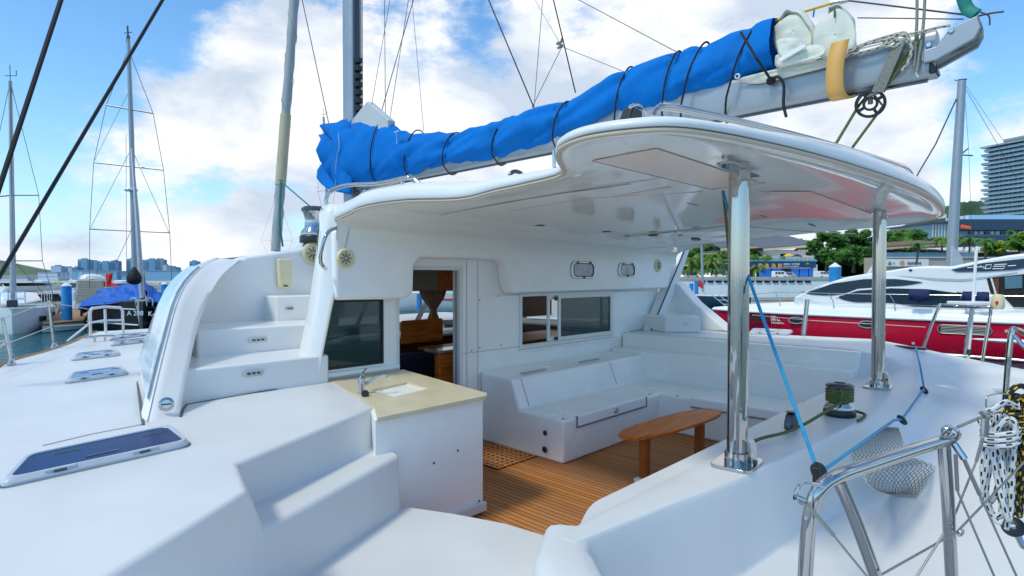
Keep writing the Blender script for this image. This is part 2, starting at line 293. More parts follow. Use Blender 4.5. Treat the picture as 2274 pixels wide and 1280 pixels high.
# ---------------------------------------------------------------- mesh helpers
ORG = {}
def org(o): return ORG.get(o.name, Vector((0, 0, 0))) if o else Vector((0, 0, 0))
def tag(o, label=None, cat=None, group=None, kind=None):
    for k, v in (('label', label), ('category', cat), ('group', group), ('kind', kind)):
        if v: o[k] = v
    return o
def thing(name, loc, label, cat, group=None):
    o = bpy.data.objects.new(name, None); C.objects.link(o); o.location = loc; o.empty_display_size = .3; ORG[o.name] = Vector(loc)
    return tag(o, label, cat, group)
def V(*a): return Vector(a)
class MB:
    def __init__(s): s.v = []; s.f = []; s.uv = None; s.mi = []
    def add(s, vs, fs):
        n = len(s.v); s.v += [Vector(p) for p in vs]; s.f += [tuple(i + n for i in f) for f in fs]; return s
    def box(s, a, b):
        x0, y0, z0 = a; x1, y1, z1 = b
        if x0 > x1: x0, x1 = x1, x0
        if y0 > y1: y0, y1 = y1, y0
        if z0 > z1: z0, z1 = z1, z0
        return s.add([(x0, y0, z0), (x1, y0, z0), (x1, y1, z0), (x0, y1, z0), (x0, y0, z1), (x1, y0, z1), (x1, y1, z1), (x0, y1, z1)],
                     [(0, 3, 2, 1), (4, 5, 6, 7), (0, 1, 5, 4), (1, 2, 6, 5), (2, 3, 7, 6), (3, 0, 4, 7)])
    def obox(s, c, ux, uy, uz):
        """box by centre and three half-axis vectors"""
        c = Vector(c); P = []
        for k in (-1, 1):
            for i, j in ((-1, -1), (1, -1), (1, 1), (-1, 1)): P.append(c + ux * i + uy * j + uz * k)
        return s.add(P, [(0, 3, 2, 1), (4, 5, 6, 7), (0, 1, 5, 4), (1, 2, 6, 5), (2, 3, 7, 6), (3, 0, 4, 7)])
    def prism(s, pts, off):
        """closed outline extruded by the vector off"""
        n = len(pts); pts = [Vector(p) for p in pts]; off = Vector(off)
        return s.add(pts + [p + off for p in pts], [tuple(range(n))[::-1], tuple(range(n, 2 * n))] + [(i, (i + 1) % n, n + (i + 1) % n, n + i) for i in range(n)])
    def loft(s, rings, close=True, caps=True, cyc=False):
        n = len(rings[0]); m = len(rings); fs = []
        for j in range(m if cyc else m - 1):
            a = j * n; b = ((j + 1) % m) * n
            for i in range(n if close else n - 1):
                k = (i + 1) % n; fs.append((a + i, a + k, b + k, b + i))
        if caps and not cyc: fs.append(tuple(range(n))[::-1]); fs.append(tuple(range((m - 1) * n, m * n)))
        return s.add([p for r in rings for p in r], fs)
    def tube(s, path, r, seg=8, caps=True, cyc=False, flat=1):
        path = [Vector(p) for p in path]; m = len(path); rr = r if isinstance(r, (list, tuple)) else [r] * m
        rings = []; nrm = None; ln = [0]
        for i in range(m):
            if cyc: t = path[(i + 1) % m] - path[i - 1]
            else: t = path[min(i + 1, m - 1)] - path[max(i - 1, 0)]
            if t.length < 1e-9: t = Vector((0, 0, 1))
            t.normalize()
            if nrm is None: nrm = t.cross(Vector((0, 0, 1))) if abs(t.z) < .95 else t.cross(Vector((1, 0, 0)))
            nrm = nrm - t * nrm.dot(t)
            if nrm.length < 1e-6: nrm = t.orthogonal()
            nrm.normalize(); bn = t.cross(nrm)
            rings.append([path[i] + (nrm * math.cos(2 * math.pi * k / seg) + bn * math.sin(2 * math.pi * k / seg) * flat) * rr[i] for k in range(seg)])
            if i: ln.append(ln[-1] + (path[i] - path[i - 1]).length)
        f0 = len(s.f); s.loft(rings, True, caps, cyc)
        s.tubes = getattr(s, 'tubes', []); s.tubes.append((f0, m, seg, ln)); return s
    def lathe(s, prof, c, axis=(0, 0, 1), seg=20, caps=True):
        ax = Vector(axis).normalized(); u = ax.orthogonal().normalized(); v = ax.cross(u); c = Vector(c)
        return s.loft([[c + ax * h + (u * math.cos(2 * math.pi * k / seg) + v * math.sin(2 * math.pi * k / seg)) * r for k in range(seg)] for r, h in prof], True, caps)
    def grid(s, fn, nu, nv):
        return s.loft([[fn(i / nu, j / nv) for i in range(nu + 1)] for j in range(nv + 1)], False, False)
    def build(s, name, m, parent=None, smooth=None, bevel=0, seg=3, ang=35, label=None, sub=0, solid=0, fix=True):
        o0 = org(parent); me = bpy.data.meshes.new(name); me.from_pydata([tuple(p - o0) for p in s.v], [], s.f)
        if fix:
            bm = bmesh.new(); bm.from_mesh(me); bmesh.ops.recalc_face_normals(bm, faces=bm.faces); bm.to_mesh(me); bm.free()
        if s.mi or isinstance(m, list):
            for q in m: me.materials.append(M[q])
        else: me.materials.append(M[m])
        if getattr(s, 'tubes', None) and name in ROPE_UV:
            uv = me.uv_layers.new(name='UVMap')
            for f0, n, sg, ln in s.tubes:
                k = 0
                for j in range(n - 1):
                    for i in range(sg):
                        pl = me.polygons[f0 + k]
                        for li in pl.loop_indices:
                            q = me.loops[li].vertex_index; r_ = (q - s.f[f0][0]) // sg; c_ = (q - s.f[f0][0]) % sg
                            uu = ln[min(max(r_, 0), n - 1)]; vv = c_ / sg
                            if vv == 0 and i == sg - 1: vv = 1
                            uv.data[li].uv = (uu, vv)
                        k += 1
        o = bpy.data.objects.new(name, me); C.objects.link(o)
        if parent: o.parent = parent; ORG[o.name] = o0
        else: ORG[o.name] = Vector((0, 0, 0))
        if smooth or bevel or sub:
            for p in me.polygons: p.use_smooth = True
        if solid:
            sm = o.modifiers.new('solid', 'SOLIDIFY'); sm.thickness = solid; sm.offset = 0
        if sub:
            sm = o.modifiers.new('sub', 'SUBSURF'); sm.levels = sub; sm.render_levels = sub
        if bevel:
            b = o.modifiers.new('bevel', 'BEVEL'); b.width = bevel; b.segments = seg; b.limit_method = 'ANGLE'; b.angle_limit = R(ang); b.harden_normals = True
        elif smooth:
            me.set_sharp_from_angle(angle=R(ang if smooth is True else smooth))
        if label: o['label'] = label
        return o
ROPE_UV = set()
from mathutils.bvhtree import BVHTree
def bvh(*obs):
    vs = []; ps = []
    for o in obs:
        n = len(vs); o0 = org(o); vs += [v.co + o0 for v in o.data.vertices]; ps += [[n + i for i in p.vertices] for p in o.data.polygons]
    return BVHTree.FromPolygons(vs, ps)
def hit(t, px, py):
    d = ray(px, py).normalized(); h = t.ray_cast(CAM, d)
    return (h[0], h[1] if h[1].dot(d) < 0 else -h[1]) if h[0] else None
def children(o): return [c for c in bpy.data.objects if c.parent == o]
def copy_tree(o, parent=None, loc=None, rz=None):
    c = o.copy(); C.objects.link(c); c.parent = parent
    if loc is not None: c.location = loc
    if rz is not None: c.rotation_euler = (0, 0, rz)
    for ch in children(o): copy_tree(ch, c)
    return c
def smooth_path(pts, n=6, cyc=False):
    pts = [Vector(p) for p in pts]; out = []; m = len(pts)
    for i in range(m if cyc else m - 1):
        p0 = pts[(i - 1) % m] if cyc or i > 0 else pts[0]; p1 = pts[i]; p2 = pts[(i + 1) % m]; p3 = pts[(i + 2) % m] if cyc or i + 2 < m else pts[-1]
        for k in range(n):
            t = k / n
            out.append(.5 * ((2 * p1) + (p2 - p0) * t + (2 * p0 - 5 * p1 + 4 * p2 - p3) * t * t + (3 * p1 - p0 - 3 * p2 + p3) * t ** 3))
    if not cyc: out.append(pts[-1])
    return out
def round_poly(pts, r, n=4):
    """round the corners of a closed 2-D/3-D outline"""
    pts = [Vector(p) for p in pts]; out = []
    for i, p in enumerate(pts):
        a = pts[i - 1] - p; b = pts[(i + 1) % len(pts)] - p; q = min(r, a.length * .45, b.length * .45); A = p + a.normalized() * q; B = p + b.normalized() * q
        for k in range(n + 1):
            t = k / n; out.append((1 - t) ** 2 * A + 2 * t * (1 - t) * p + t * t * B)
    return out
def text_mesh(txt, size, m, name, parent, origin, ux, uy, depth=.002, align='LEFT', shear=0):
    """lettering as mesh standing in the plane of ux, uy"""
    cu = bpy.data.curves.new('t', 'FONT'); cu.body = txt; cu.size = size; cu.extrude = depth; cu.align_x = align; cu.resolution_u = 2; cu.shear = shear
    ob = bpy.data.objects.new('t', cu); C.objects.link(ob); dg = bpy.context.evaluated_depsgraph_get(); me = bpy.data.meshes.new_from_object(ob.evaluated_get(dg))
    bpy.data.objects.remove(ob); ux = Vector(ux).normalized(); uy = Vector(uy).normalized(); uz = ux.cross(uy); o0 = org(parent); origin = Vector(origin)
    for v in me.vertices: v.co = origin - o0 + ux * v.co.x + uy * v.co.y + uz * v.co.z
    me.materials.clear(); me.materials.append(M[m]); me.name = name
    o = bpy.data.objects.new(name, me); C.objects.link(o); o.parent = parent; ORG[o.name] = o0; return o
# ================================================================ setting: water
MB().add([(-900, -900, WZ), (4000, -900, WZ), (4000, 4000, WZ), (-900, 4000, WZ)], [(0, 1, 2, 3)]).build('water', 'water')['kind'] = 'structure'
# ================================================================ our catamaran
cat = thing('catamaran', (4.65, 3, WZ), 'white sailing catamaran seen from its port stern, with open teak cockpit, hardtop and steel posts', 'catamaran')
def lerp(a, b, t): return a + (b - a) * t
def itp(tab, x):
    if x <= tab[0][0]: return tab[0][1]
    for (x0, y0), (x1, y1) in zip(tab, tab[1:]):
        if x <= x1: return lerp(y0, y1, (x - x0) / (x1 - x0))
    return tab[-1][1]
def ss(t): t = max(0, min(1, t)); return t * t * (3 - 2 * t)
# ---- port side: deck, boarding steps
a0, a2, a3, a4, a5, a6 = V(2.50, 4.62, .9), V(2.18, 3.43, .9), V(1.06, 2.87, .9), V(.953, 2.47, .9), V(.40, 2.07, .9), V(-1.0, 1.15, .9)
b2, b3, c2, c3 = V(2.21, 3.36, .65), V(1.15, 2.95, .65), V(2.15, 3.09, .65), V(1.08, 2.62, .65)
d2, d3, d5, d6 = V(2.08, 2.98, .3), V(1.05, 2.56, .3), V(.50, 2.0, .3), V(-.9, 1.05, .3)
vs = [a0, a2, a3, a4, a5, a6, b2, b3, c2, c3, d2, d3, d5, d6, V(2.52, 4.62, 0), V(2.08, 2.98, 0), V(-1.1, 1.3, .9), V(-.5, 3, .9), V(0, 4.62, .9), V(-1.1, 1.3, -1.5), V(-.5, 3, -1.5), V(0, 4.62, -1.5)]
MB().add(vs, [(0, 1, 2, 3, 4, 5, 16, 17, 18), (1, 6, 7, 2), (6, 8, 9, 7), (8, 10, 11, 9), (2, 7, 9, 3), (3, 9, 11, 12, 4), (4, 12, 13, 5), (0, 14, 15, 10, 8, 6, 1), (16, 19, 20, 17), (17, 20, 21, 18)]
         ).build('side_deck', 'deck_white', cat, bevel=.028, seg=4, ang=25)
# walkway from the transom to the cockpit
wk = [(1.0, 2.70), (1.6, 2.84), (2.06, 3.02), (2.16, 3.02), (2.3, 2.72), (2.42, 2.4), (2.47, 2.1), (2.47, 1.55), (-1.2, 1.55), (.3, 1.95)]
MB().prism([(x, y, .33) for x, y in wk], (0, 0, -.33)).build('boarding_walkway', 'deck_white', cat, bevel=.02)
# ---- forward deck, both sides and bow
G = [(0, 4.62, .9), (.25, 5.8, .95), (.52, 7.0, 1.0), (.9, 7.7, 1.01), (1.19, 8.25, 1.03), (1.45, 8.9, 1.05), (1.66, 9.4, 1.06)]
Bs = [(1.4, 4.62, .9), (1.75, 5.8, .95), (2.2, 7.0, 1.0), (2.6, 7.5, 1.01), (3.6, 7.8, 1.03), (4.2, 7.9, 1.05), (4.65, 7.95, 1.06)]
def camber(g, b, n=6): return [V(*g).lerp(V(*b), k / n) + V(0, 0, .05 * math.sin(math.pi * min(1, 1.3 * k / n)) ) * 0 for k in range(n + 1)]
def mir(p): return V(9.3 - p[0], p[1], p[2])
for side in (0, 1):
    f = (lambda p: mir(p)) if side else (lambda p: V(*p))
    GG = G if not side else [(1.2, 4.605, 1.0)] + G[1:]
    BB = Bs if not side else [(2.2, 4.605, 1.0)] + Bs[1:]
    rows = [[f(q) for q in camber(g, b)] for g, b in zip(GG, BB)]
    m = MB().loft(rows, False, False)
    m.loft([[f((g[0], g[1], g[2] - .001)), f((g[0] - .03, g[1], g[2] - .5)), f((g[0] + .15, g[1], WZ - .5))] for g in GG], False, False)
    m.build('foredeck', 'deck_white', cat, smooth=True)
MB().add([V(1.66, 9.4, 1.06), V(4.65, 9.42, 1.06), V(7.64, 9.4, 1.06), V(4.65, 7.95, 1.06), V(1.66, 9.4, .5), V(7.64, 9.4, .5)], [(0, 3, 1), (1, 3, 2), (0, 1, 2, 5, 4)]).build('bow_beam', 'deck_white', cat)
m = MB(); g2 = [V(g[0], g[1], g[2] - .02) for g in G[1:]]
m.tube(smooth_path(g2, 4), .035, 8); m.build('rubbing_strake', 'pontoon_wood', cat, smooth=True)
# seams in the deck moulding
m = MB(); m.tube(smooth_path([atZ(0, 765 + 0, .93), atZ(90, 790, .95), atZ(175, 770, .98), atZ(210, 757, 1.02)], 5) if 0 else [atZ(2, 918, .902), atZ(110, 858, .925), atZ(175, 805, .965)], .003, 4)
m.tube([atZ(95, 990, .902), atZ(200, 965, .902), atZ(320, 942, .902)], .003, 4)
m.build('deck_seam', 'soft_seam', cat)
m = MB(); m.tube([atZ(318, 944, .902), atZ(312, 905, .915), atZ(303, 835, .935)], .009, 5); m.tube([atZ(401, 926, .903), atZ(406, 910, .905), atZ(414, 899, .905)], .008, 5)
m.tube([atZ(414, 898, .905), atZ(560, 873, .905), atZ(712, 848, .905)], .0035, 4)
m.build('moulding_gap', 'seam', cat)
# ---- aft coaming, stern deck and starboard side deck as one moulding
YO = [(1.75, 1.36), (2.3, 1.29), (2.83, 1.2), (3.67, 1.12), (4.55, 1.06), (6.7, 1.07), (7.2, 1.12)]
def hz(x, y):
    zp = .30 + .26 * ss((x - 3.6) / 2.4) + .22 * ss((x - 5.8) / 1.6)
    w = .05 + .55 * ss((x - 3.4) / 2.6)
    yo = itp(YO, x)
    z = lerp(zp, .77, ss((y - (yo - w)) / w))
    if y > 1.44: z -= .04 * ss((y - 1.44) / .05)
    sd = itp([(-2, .70), (.3, .80), (.9, .86), (1.3, .93), (1.75, 1.0)], y)
    z = lerp(z, max(z, sd), ss((x - 6.98) / .22) if y > 1.3 else ss((x - 6.6) / .9))
    r = math.hypot((x - 7.45) / .62, (y - .35) / .62); z -= .05 * (1 - ss((r - .78) / .22))
    return z
SG = [(-1.8, 7.6), (-1, 7.95), (-.3, 8.12), (.45, 8.30), (.87, 8.5), (1.25, 8.52), (1.81, 8.50), (3.16, 8.16), (4.6, 8.1)]
us = [0, .002, .006] + [.012 + .988 * k / 130 for k in range(131)]
rows = []
def col_ys(x):
    yo = itp(YO, x); w = .05 + .55 * ss((x - 3.4) / 2.6)
    L_ = [1.60, 1.56, 1.52, 1.495, 1.475, 1.455, 1.44] + [lerp(1.44, yo + .015, t) for t in (.35, .7, 1)] + [yo - w * t for t in (0, .06, .14, .24, .36, .5, .64, .76, .86, .94, 1)]
    yin = 1.60 - .17 * ss((2.25 - x) / .5); k_ = (yin - yo - .02) / (1.60 - yo - .02); L_ = [yo + .02 + (y - yo - .02) * k_ if y > yo + .02 else y for y in L_]
    return L_ + [lerp(yo - w - .01, -1.8, (k / 22)) for k in range(23)]
for u in us:
    x0 = 1.755 + (8.3 - 1.755) * u; row = []
    for y in col_ys(x0):
        x = 1.755 + (itp(SG, y) - 1.755) * u; row.append(V(x, y, hz(x, y)))
    rows.append(row)
m = MB(); m.loft(rows, False, False)
sk = [r[0] for r in rows if r[0].x < 7.12]; m.loft([sk, [p + V(0, .004, -.02) for p in sk], [V(p.x, p.y + .004, .0) for p in sk]], False, False)
c0 = rows[0]; m.loft([c0, [p + V(-.012, 0, -.012) for p in c0], [V(p.x - .014, p.y, min(p.z - .03, .28)) for p in c0]], False, False)
m.loft([[V(7.1 + (itp(SG, y) - 7.1) * k / 20, y, hz(7.1 + (itp(SG, y) - 7.1) * k / 20, y)) for k in range(21)] for y in [1.6 + .15 * j for j in range(21)]], False, False)
m.build('aft_coaming', 'deck_white', cat, smooth=80)
# arm of the coaming that runs aft beside the walkway
AP = smooth_path([(1.86, 1.47, 0), (1.66, 1.33, 0), (1.47, 1.05, 0), (1.25, .5, 0), (1.1, -.3, 0), (1.0, -1.4, 0)], 5); rows = []
for i, p in enumerate(AP):
    t = AP[min(i + 1, len(AP) - 1)] - AP[max(i - 1, 0)]; n_ = V(-t.y, t.x, 0).normalized(); w = .075 if i < 5 else .09
    rows.append([V(p.x, p.y, 0) + n_ * o + V(0, 0, z) for o, z in ((-w - .035, .28), (-w - .03, .70), (-w - .02, .742), (-w, .762), (-w * .5, .769), (w * .5, .769), (w, .762), (w + .02, .742), (w + .03, .70), (w + .035, .28))])
MB().loft(rows, False, True).build('coaming_arm', 'deck_white', cat, smooth=80)
MB().box((-2, -1.9, .1), (7.2, 1.56, .292)).build('aft_platform', 'deck_white', cat)
m = MB(); sgp = [V(x, y, hz(x, y) - .01) for y, x in SG]
m.loft([[p, p + V(.02, 0, -.06), p + V(-.02, 0, -.12), p + V(-.2, 0, -2.3)] for p in sgp], False, False); m.build('starboard_hull', 'gelcoat', cat, smooth=True)
m = MB(); m.tube([p + V(.0, 0, -.03) for p in sgp], .028, 8); m.build('hull_joint', 'yacht_white', cat, smooth=True)
# cockpit inner walls
m = MB(); m.box((2.3, 1.45, 0), (7.1, 1.590, .715)); m.box((7.05, 1.6, 0), (7.14, 4.6, .985)); m.box((6.78, 1.6, 0), (7.05, 4.6, .80)); m.build('coaming_liner', 'cockpit_white', cat, bevel=.012)
# teak floor
MB().box((1.9, 1.5, -.03), (7.1, 4.75, 0)).build('cockpit_floor', 'teak', cat)
g = MB(); gx, gy = 3.72, 3.78
for i in range(9):
    g.box((gx + i * .065, gy, .002), (gx + i * .065 + .035, gy + .56, .012)); 
for j in range(9): g.box((gx, gy + j * .066, .004), (gx + .555, gy + j * .066 + .034, .014))
gr = g.build('floor_grating', 'teak', cat)
MB().box((gx, gy, .001), (gx + .55, gy + .56, .0035)).build('drain_well', 'dark_void', gr)
# ---- L-shaped bench
mat('lid_shadow', (.25, .26, .27), .8)
def bench():
    m = MB()
    m.prism([(4.26, 3.44, 0), (4.24, 3.42, .43), (4.27, 4.02, .43), (4.26, 4.12, .74), (4.26, 4.6, .76), (4.28, 4.6, 0)], (2.9, 0, 0))
    o = m.build('bench', 'cockpit_white', cat, bevel=.03, seg=4)
    m = MB(); m.box((6.02, 1.6, 0), (6.80, 3.45, .43)); m.build('bench', 'cockpit_white', cat, bevel=.03, seg=4)
    l = MB().box((4.45, 3.405, .33), (5.72, 3.90, .447)).build('seat_lid', 'cockpit_white', o, bevel=.02)
    l2 = MB().box((6.0, 1.95, .34), (6.6, 3.02, .447)).build('seat_lid', 'cockpit_white', o, bevel=.02)
    k = MB(); k.box((4.445, 3.402, .324), (5.725, 3.43, .3295)); k.build('lid_gap', 'lid_shadow', o); k = MB(); k.box((4.442, 3.403, .328), (4.4475, 3.43, .44)); k.build('lid_gap', 'lid_shadow', o); k = MB(); k.box((5.7225, 3.403, .328), (5.728, 3.43, .44)); k.build('lid_gap', 'lid_shadow', o)
    k = MB(); k.box((5.997, 1.95, .333), (6.03, 3.02, .339)); k.build('lid_gap', 'lid_shadow', o)
    for c, ax in (((5.1, 3.398, .39), (0, -1, 0)), ((5.992, 2.5, .39), (-1, 0, 0))):
        MB().lathe([(.0, .012), (.028, .012), (.032, 0), (.032, -.004)], c, ax, 16).build('seat_latch', 'brushed_steel', o, smooth=True)
    for (px, py, w, h) in ((1210, 962, .016, .03), (1209, 999, .022, .018)):
        p = atX(px, py, 4.236); MB().lathe([(.0, .004), (w, .004), (w + .01, 0)], p, (-1, 0, 0), 14).build('bench_socket', 'black', o, smooth=True)
    # seams of the backrest lids and shelf
    k = MB()
    y = lambda z: lerp(4.02, 4.12, (z - .43) / .31) - .004
    for x in (4.42, 6.05): k.tube([(x, y(.45), .45), (x - .03, y(.73), .73)], .004, 4)
    k.tube([(4.42, 4.016, .436), (7.1, 4.016, .436)], .003, 4)
    k.box((4.5, 4.2, .752), (4.9, 4.23, .763)); k.box((5.6, 4.25, .752), (6.0, 4.28, .763)); k.build('backrest_seam', 'soft_seam', o)
    for x, yy in ((4.3, 3.47), (5.9, 3.47), (6.05, 1.8), (6.05, 3.2)): MB().lathe([(0, .006), (.01, .006), (.012, 0)], (x, yy, .43), (0, 0, 1), 8).build('cushion_stud', 'black', o)
bench()
# ---- galley counter with basin and tap
m = MB(); m.prism([(2.02, 3.18, .0), (2.97, 3.18, .0), (2.99, 3.2, .0), (3.20, 4.58, 0), (2.40, 4.58, 0), (2.16, 3.45, 0)], (0, 0, .885)); ctr = m.build('wet_bar_cabinet', 'cockpit_white', cat, bevel=.012)
m = MB(); m.prism([(2.12, 3.15, .02), (2.985, 3.15, .02), (2.985, 3.18, .02), (2.12, 3.18, .02)], (0, 0, .07)); m.build('kick_strip', 'deck_white', ctr, bevel=.006)
bx = [atZ(843, 866, .905), atZ(915, 851, .905), atZ(945, 860, .905), atZ(950, 864, .905), atZ(880, 877, .905), atZ(868, 875, .905)]
bx = [V(2.50, 3.93, .905), V(2.80, 4.10, .905), V(2.90, 3.84, .905), V(2.57, 3.66, .905)]
bx = [V(2.47, 3.95, .905), V(2.87, 4.02, .905), V(2.83, 3.66, .905), V(2.45, 3.60, .905)]
out = [V(2.01, 3.13, .905), V(2.96, 3.13, .905), V(3.03, 3.2, .905), V(3.24, 4.59, .905), V(2.46, 4.59, .905), V(2.185, 3.44, .905)]
cx = V(2.655, 3.81, 0)
m = MB(); inn = []
for p in out:
    d = p - cx; inn.append(p)
# ring of faces between slab edge and basin hole
n = 4; O4 = [out[4], out[3], out[2].lerp(out[1], .5), out[0].lerp(out[5], .2)]
ring_o = [out[4], out[3], out[2], out[1], out[0], out[5]]; ring_i = [bx[0], bx[1], bx[2], bx[2], bx[3], bx[3]]
T = [V(0, 0, 0), V(0, 0, -.028)]
for k in range(6):
    a, b = ring_o[k], ring_o[(k + 1) % 6]; c, d = ring_i[k], ring_i[(k + 1) % 6]
    if (c - d).length < 1e-6: m.add([a, b, c], [(0, 1, 2)])
    else: m.add([a, b, d, c], [(0, 1, 2, 3)])
    m.add([a, b, b + T[1], a + T[1]], [(0, 1, 2, 3)])
    if (c - d).length > 1e-6: m.add([c, d, d + T[1], c + T[1]], [(0, 1, 2, 3)])
m.build('countertop', 'stone_top', ctr)
m = MB(); bt = [p + (V(cx.x, cx.y, p.z) - p) * .12 + V(0, 0, -.16) for p in bx]; m.loft([[p + V(0, 0, -.02) for p in bx], bt], True, False); m.add(bt, [(0, 1, 2, 3)]); bs = m.build('basin', 'basin', ctr, smooth=True)
MB().lathe([(0, .004), (.025, .004), (.03, 0)], (cx.x, cx.y, .747), (0, 0, 1), 14).build('basin_drain', 'steel', bs, smooth=True)
# tap
tp = V(2.34, 3.86, .905)
m = MB(); m.lathe([(.030, 0), (.030, .008), (.024, .015), (.022, .07), (.026, .085), (.025, .12), (.015, .135), (0, .138)], tp, (.0, 0, 1), 18)
m.tube(smooth_path([tp + V(.0, 0, .06), tp + V(.06, -.01, .085), tp + V(.13, -.03, .125), tp + V(.185, -.045, .13), tp + V(.20, -.05, .112)], 5), [.013] * 20 + [.012], 10)
tap = m.build('tap', 'steel', ctr, smooth=True)
m = MB(); m.tube(smooth_path([tp + V(0, 0, .125), tp + V(.03, .03, .15), tp + V(.08, .08, .165), tp + V(.12, .12, .168)], 4), [.014, .012, .011, .01, .009, .008, .008, .007, .007, .006, .006, .006, .006], 8); m.build('tap_lever', 'steel', tap, smooth=True)
MB().lathe([(0, .012), (.026, .012), (.03, 0), (.028, -.01)], tp + V(-.03, -.10, .02), (-.3, -.8, .5), 16).build('hose_plug', 'black_rubber', tap, smooth=True)
for x, z in ((2.50, .49), (2.72, .53), (2.93, .10)): MB().lathe([(0, .004), (.007, .004), (.009, 0)], (x, 3.18, z), (0, -1, 0), 8).build('cabinet_stud', 'black', ctr)
# ---- bulkhead with window and door openings
BY = 4.62
def wall_y(name, y, t, rects, holes, m, par, **k):
    """plates between openings; rect = x0,x1,z0,z1"""
    xs_ = sorted({r[0] for r in rects} | {r[1] for r in rects} | {h[0] for h in holes} | {h[1] for h in holes}); zs_ = sorted({r[2] for r in rects} | {r[3] for r in rects} | {h[2] for h in holes} | {h[3] for h in holes})
    vi = {}; q = MB()
    def v(i, j, s):
        if (i, j, s) not in vi: vi[(i, j, s)] = len(q.v); q.v.append(V(xs_[i], y + s * t, zs_[j]))
        return vi[(i, j, s)]
    def full(i, j):
        if i < 0 or j < 0 or i >= len(xs_) - 1 or j >= len(zs_) - 1: return False
        cx_, cz = (xs_[i] + xs_[i + 1]) / 2, (zs_[j] + zs_[j + 1]) / 2
        return any(r[0] < cx_ < r[1] and r[2] < cz < r[3] for r in rects) and not any(h[0] < cx_ < h[1] and h[2] < cz < h[3] for h in holes)
    for i in range(len(xs_) - 1):
        for j in range(len(zs_) - 1):
            if not full(i, j): continue
            q.f.append((v(i, j, 0), v(i + 1, j, 0), v(i + 1, j + 1, 0), v(i, j + 1, 0))); q.f.append((v(i, j, 1), v(i, j + 1, 1), v(i + 1, j + 1, 1), v(i + 1, j, 1)))
            if not full(i - 1, j): q.f.append((v(i, j, 0), v(i, j + 1, 0), v(i, j + 1, 1), v(i, j, 1)))
            if not full(i + 1, j): q.f.append((v(i + 1, j, 0), v(i + 1, j, 1), v(i + 1, j + 1, 1), v(i + 1, j + 1, 0)))
            if not full(i, j - 1): q.f.append((v(i, j, 0), v(i, j, 1), v(i + 1, j, 1), v(i + 1, j, 0)))
            if not full(i, j + 1): q.f.append((v(i, j + 1, 0), v(i + 1, j + 1, 0), v(i + 1, j + 1, 1), v(i, j + 1, 1)))
    return q.build(name, m, par, **k)
LW = (2.40, 3.02, 1.0, 1.58); DR = (3.20, 3.98, .0, 1.88); RW = (4.93, 6.80, .99, 1.575)
bh = wall_y('bulkhead', BY, .06, [(2.43, 8.1, 0, 2.34)], [LW, DR, RW], 'cockpit_white', cat, bevel=.008)
# soffit over the bulkhead, notched above the door
pts = [(2.45, 1.60), (3.19, 1.59), (3.27, 1.66), (3.275, 1.90), (3.35, 1.985), (4.42, 1.985), (4.52, 1.93), (4.56, 1.70), (4.62, 1.61), (8.1, 1.62), (8.3, 2.12), (2.45, 2.20)]
MB().prism([(x, BY - .17, z) for x, z in pts], (0, .168, 0)).build('soffit', 'cockpit_white', cat, bevel=.035, seg=4, ang=20)
# recess behind the notch, seams
m = MB(); m.tube([(4.08, BY - .003, 0), (4.08, BY - .003, 1.97)], .004, 4); m.tube([(4.24, BY - .003, .0), (4.24, BY - .003, 1.97)], .003, 4); m.tube([(4.0, BY - .003, .98), (4.93, BY - .003, .98)], .003, 4); m.build('bulkhead_seam', 'soft_seam', bh)
for x, z in ((4.15, 1.0), (4.27, 1.02), (4.27, 1.55), (4.6, 1.02), (4.55, 1.58)): MB().lathe([(0, .004), (.007, .004), (.008, 0)], (x, BY, z), (0, -1, 0), 8).build('screw_cap', 'dark_metal', bh)
# left window
def frame_rect(x0, x1, z0, z1, w, y0, y1):
    q = MB(); vs = []
    for y in (y0, y1):
        for (a, b, c, d) in ((x0, x1, z0, z1), (x0 + w, x1 - w, z0 + w, z1 - w)): vs += [V(a, y, c), V(b, y, c), V(b, y, d), V(a, y, d)]
    fs = []
    for i in range(4):
        k = (i + 1) % 4; fs += [(i, k, 4 + k, 4 + i), (8 + i, 12 + i, 12 + k, 8 + k), (i, 8 + i, 8 + k, k), (4 + i, 4 + k, 12 + k, 12 + i)]
    return q.add(vs, fs)
wl = frame_rect(LW[0] - .01, LW[1] + .015, LW[2] - .015, LW[3] + .015, .022, BY - .01, BY + .02).build('fixed_window', 'black_rubber', bh, bevel=.004)
MB().box((LW[0], BY + .004, LW[2]), (LW[1], BY + .010, LW[3])).build('pane', 'tint_glass', wl)
MB().box((2.44, BY - .05, .925), (3.19, BY - .002, .965)).build('window_ledge', 'cockpit_white', bh, bevel=.008)
# door frame
q = MB(); q.box((DR[0] - .02, BY - .012, 0), (DR[0] + .012, BY + .09, DR[3])); q.box((DR[1] - .01, BY - .012, 0), (DR[1] + .035, BY + .10, DR[3])); q.box((DR[0] - .02, BY - .012, DR[3] - .012), (DR[1] + .035, BY + .10, DR[3] + .025)); dfr = q.build('door_frame', 'white_alu', bh, bevel=.004)
MB().box((DR[1] - .018, BY + .03, .0), (DR[1] - .008, BY + .05, DR[3] - .02)).build('door_track', 'alu', dfr)
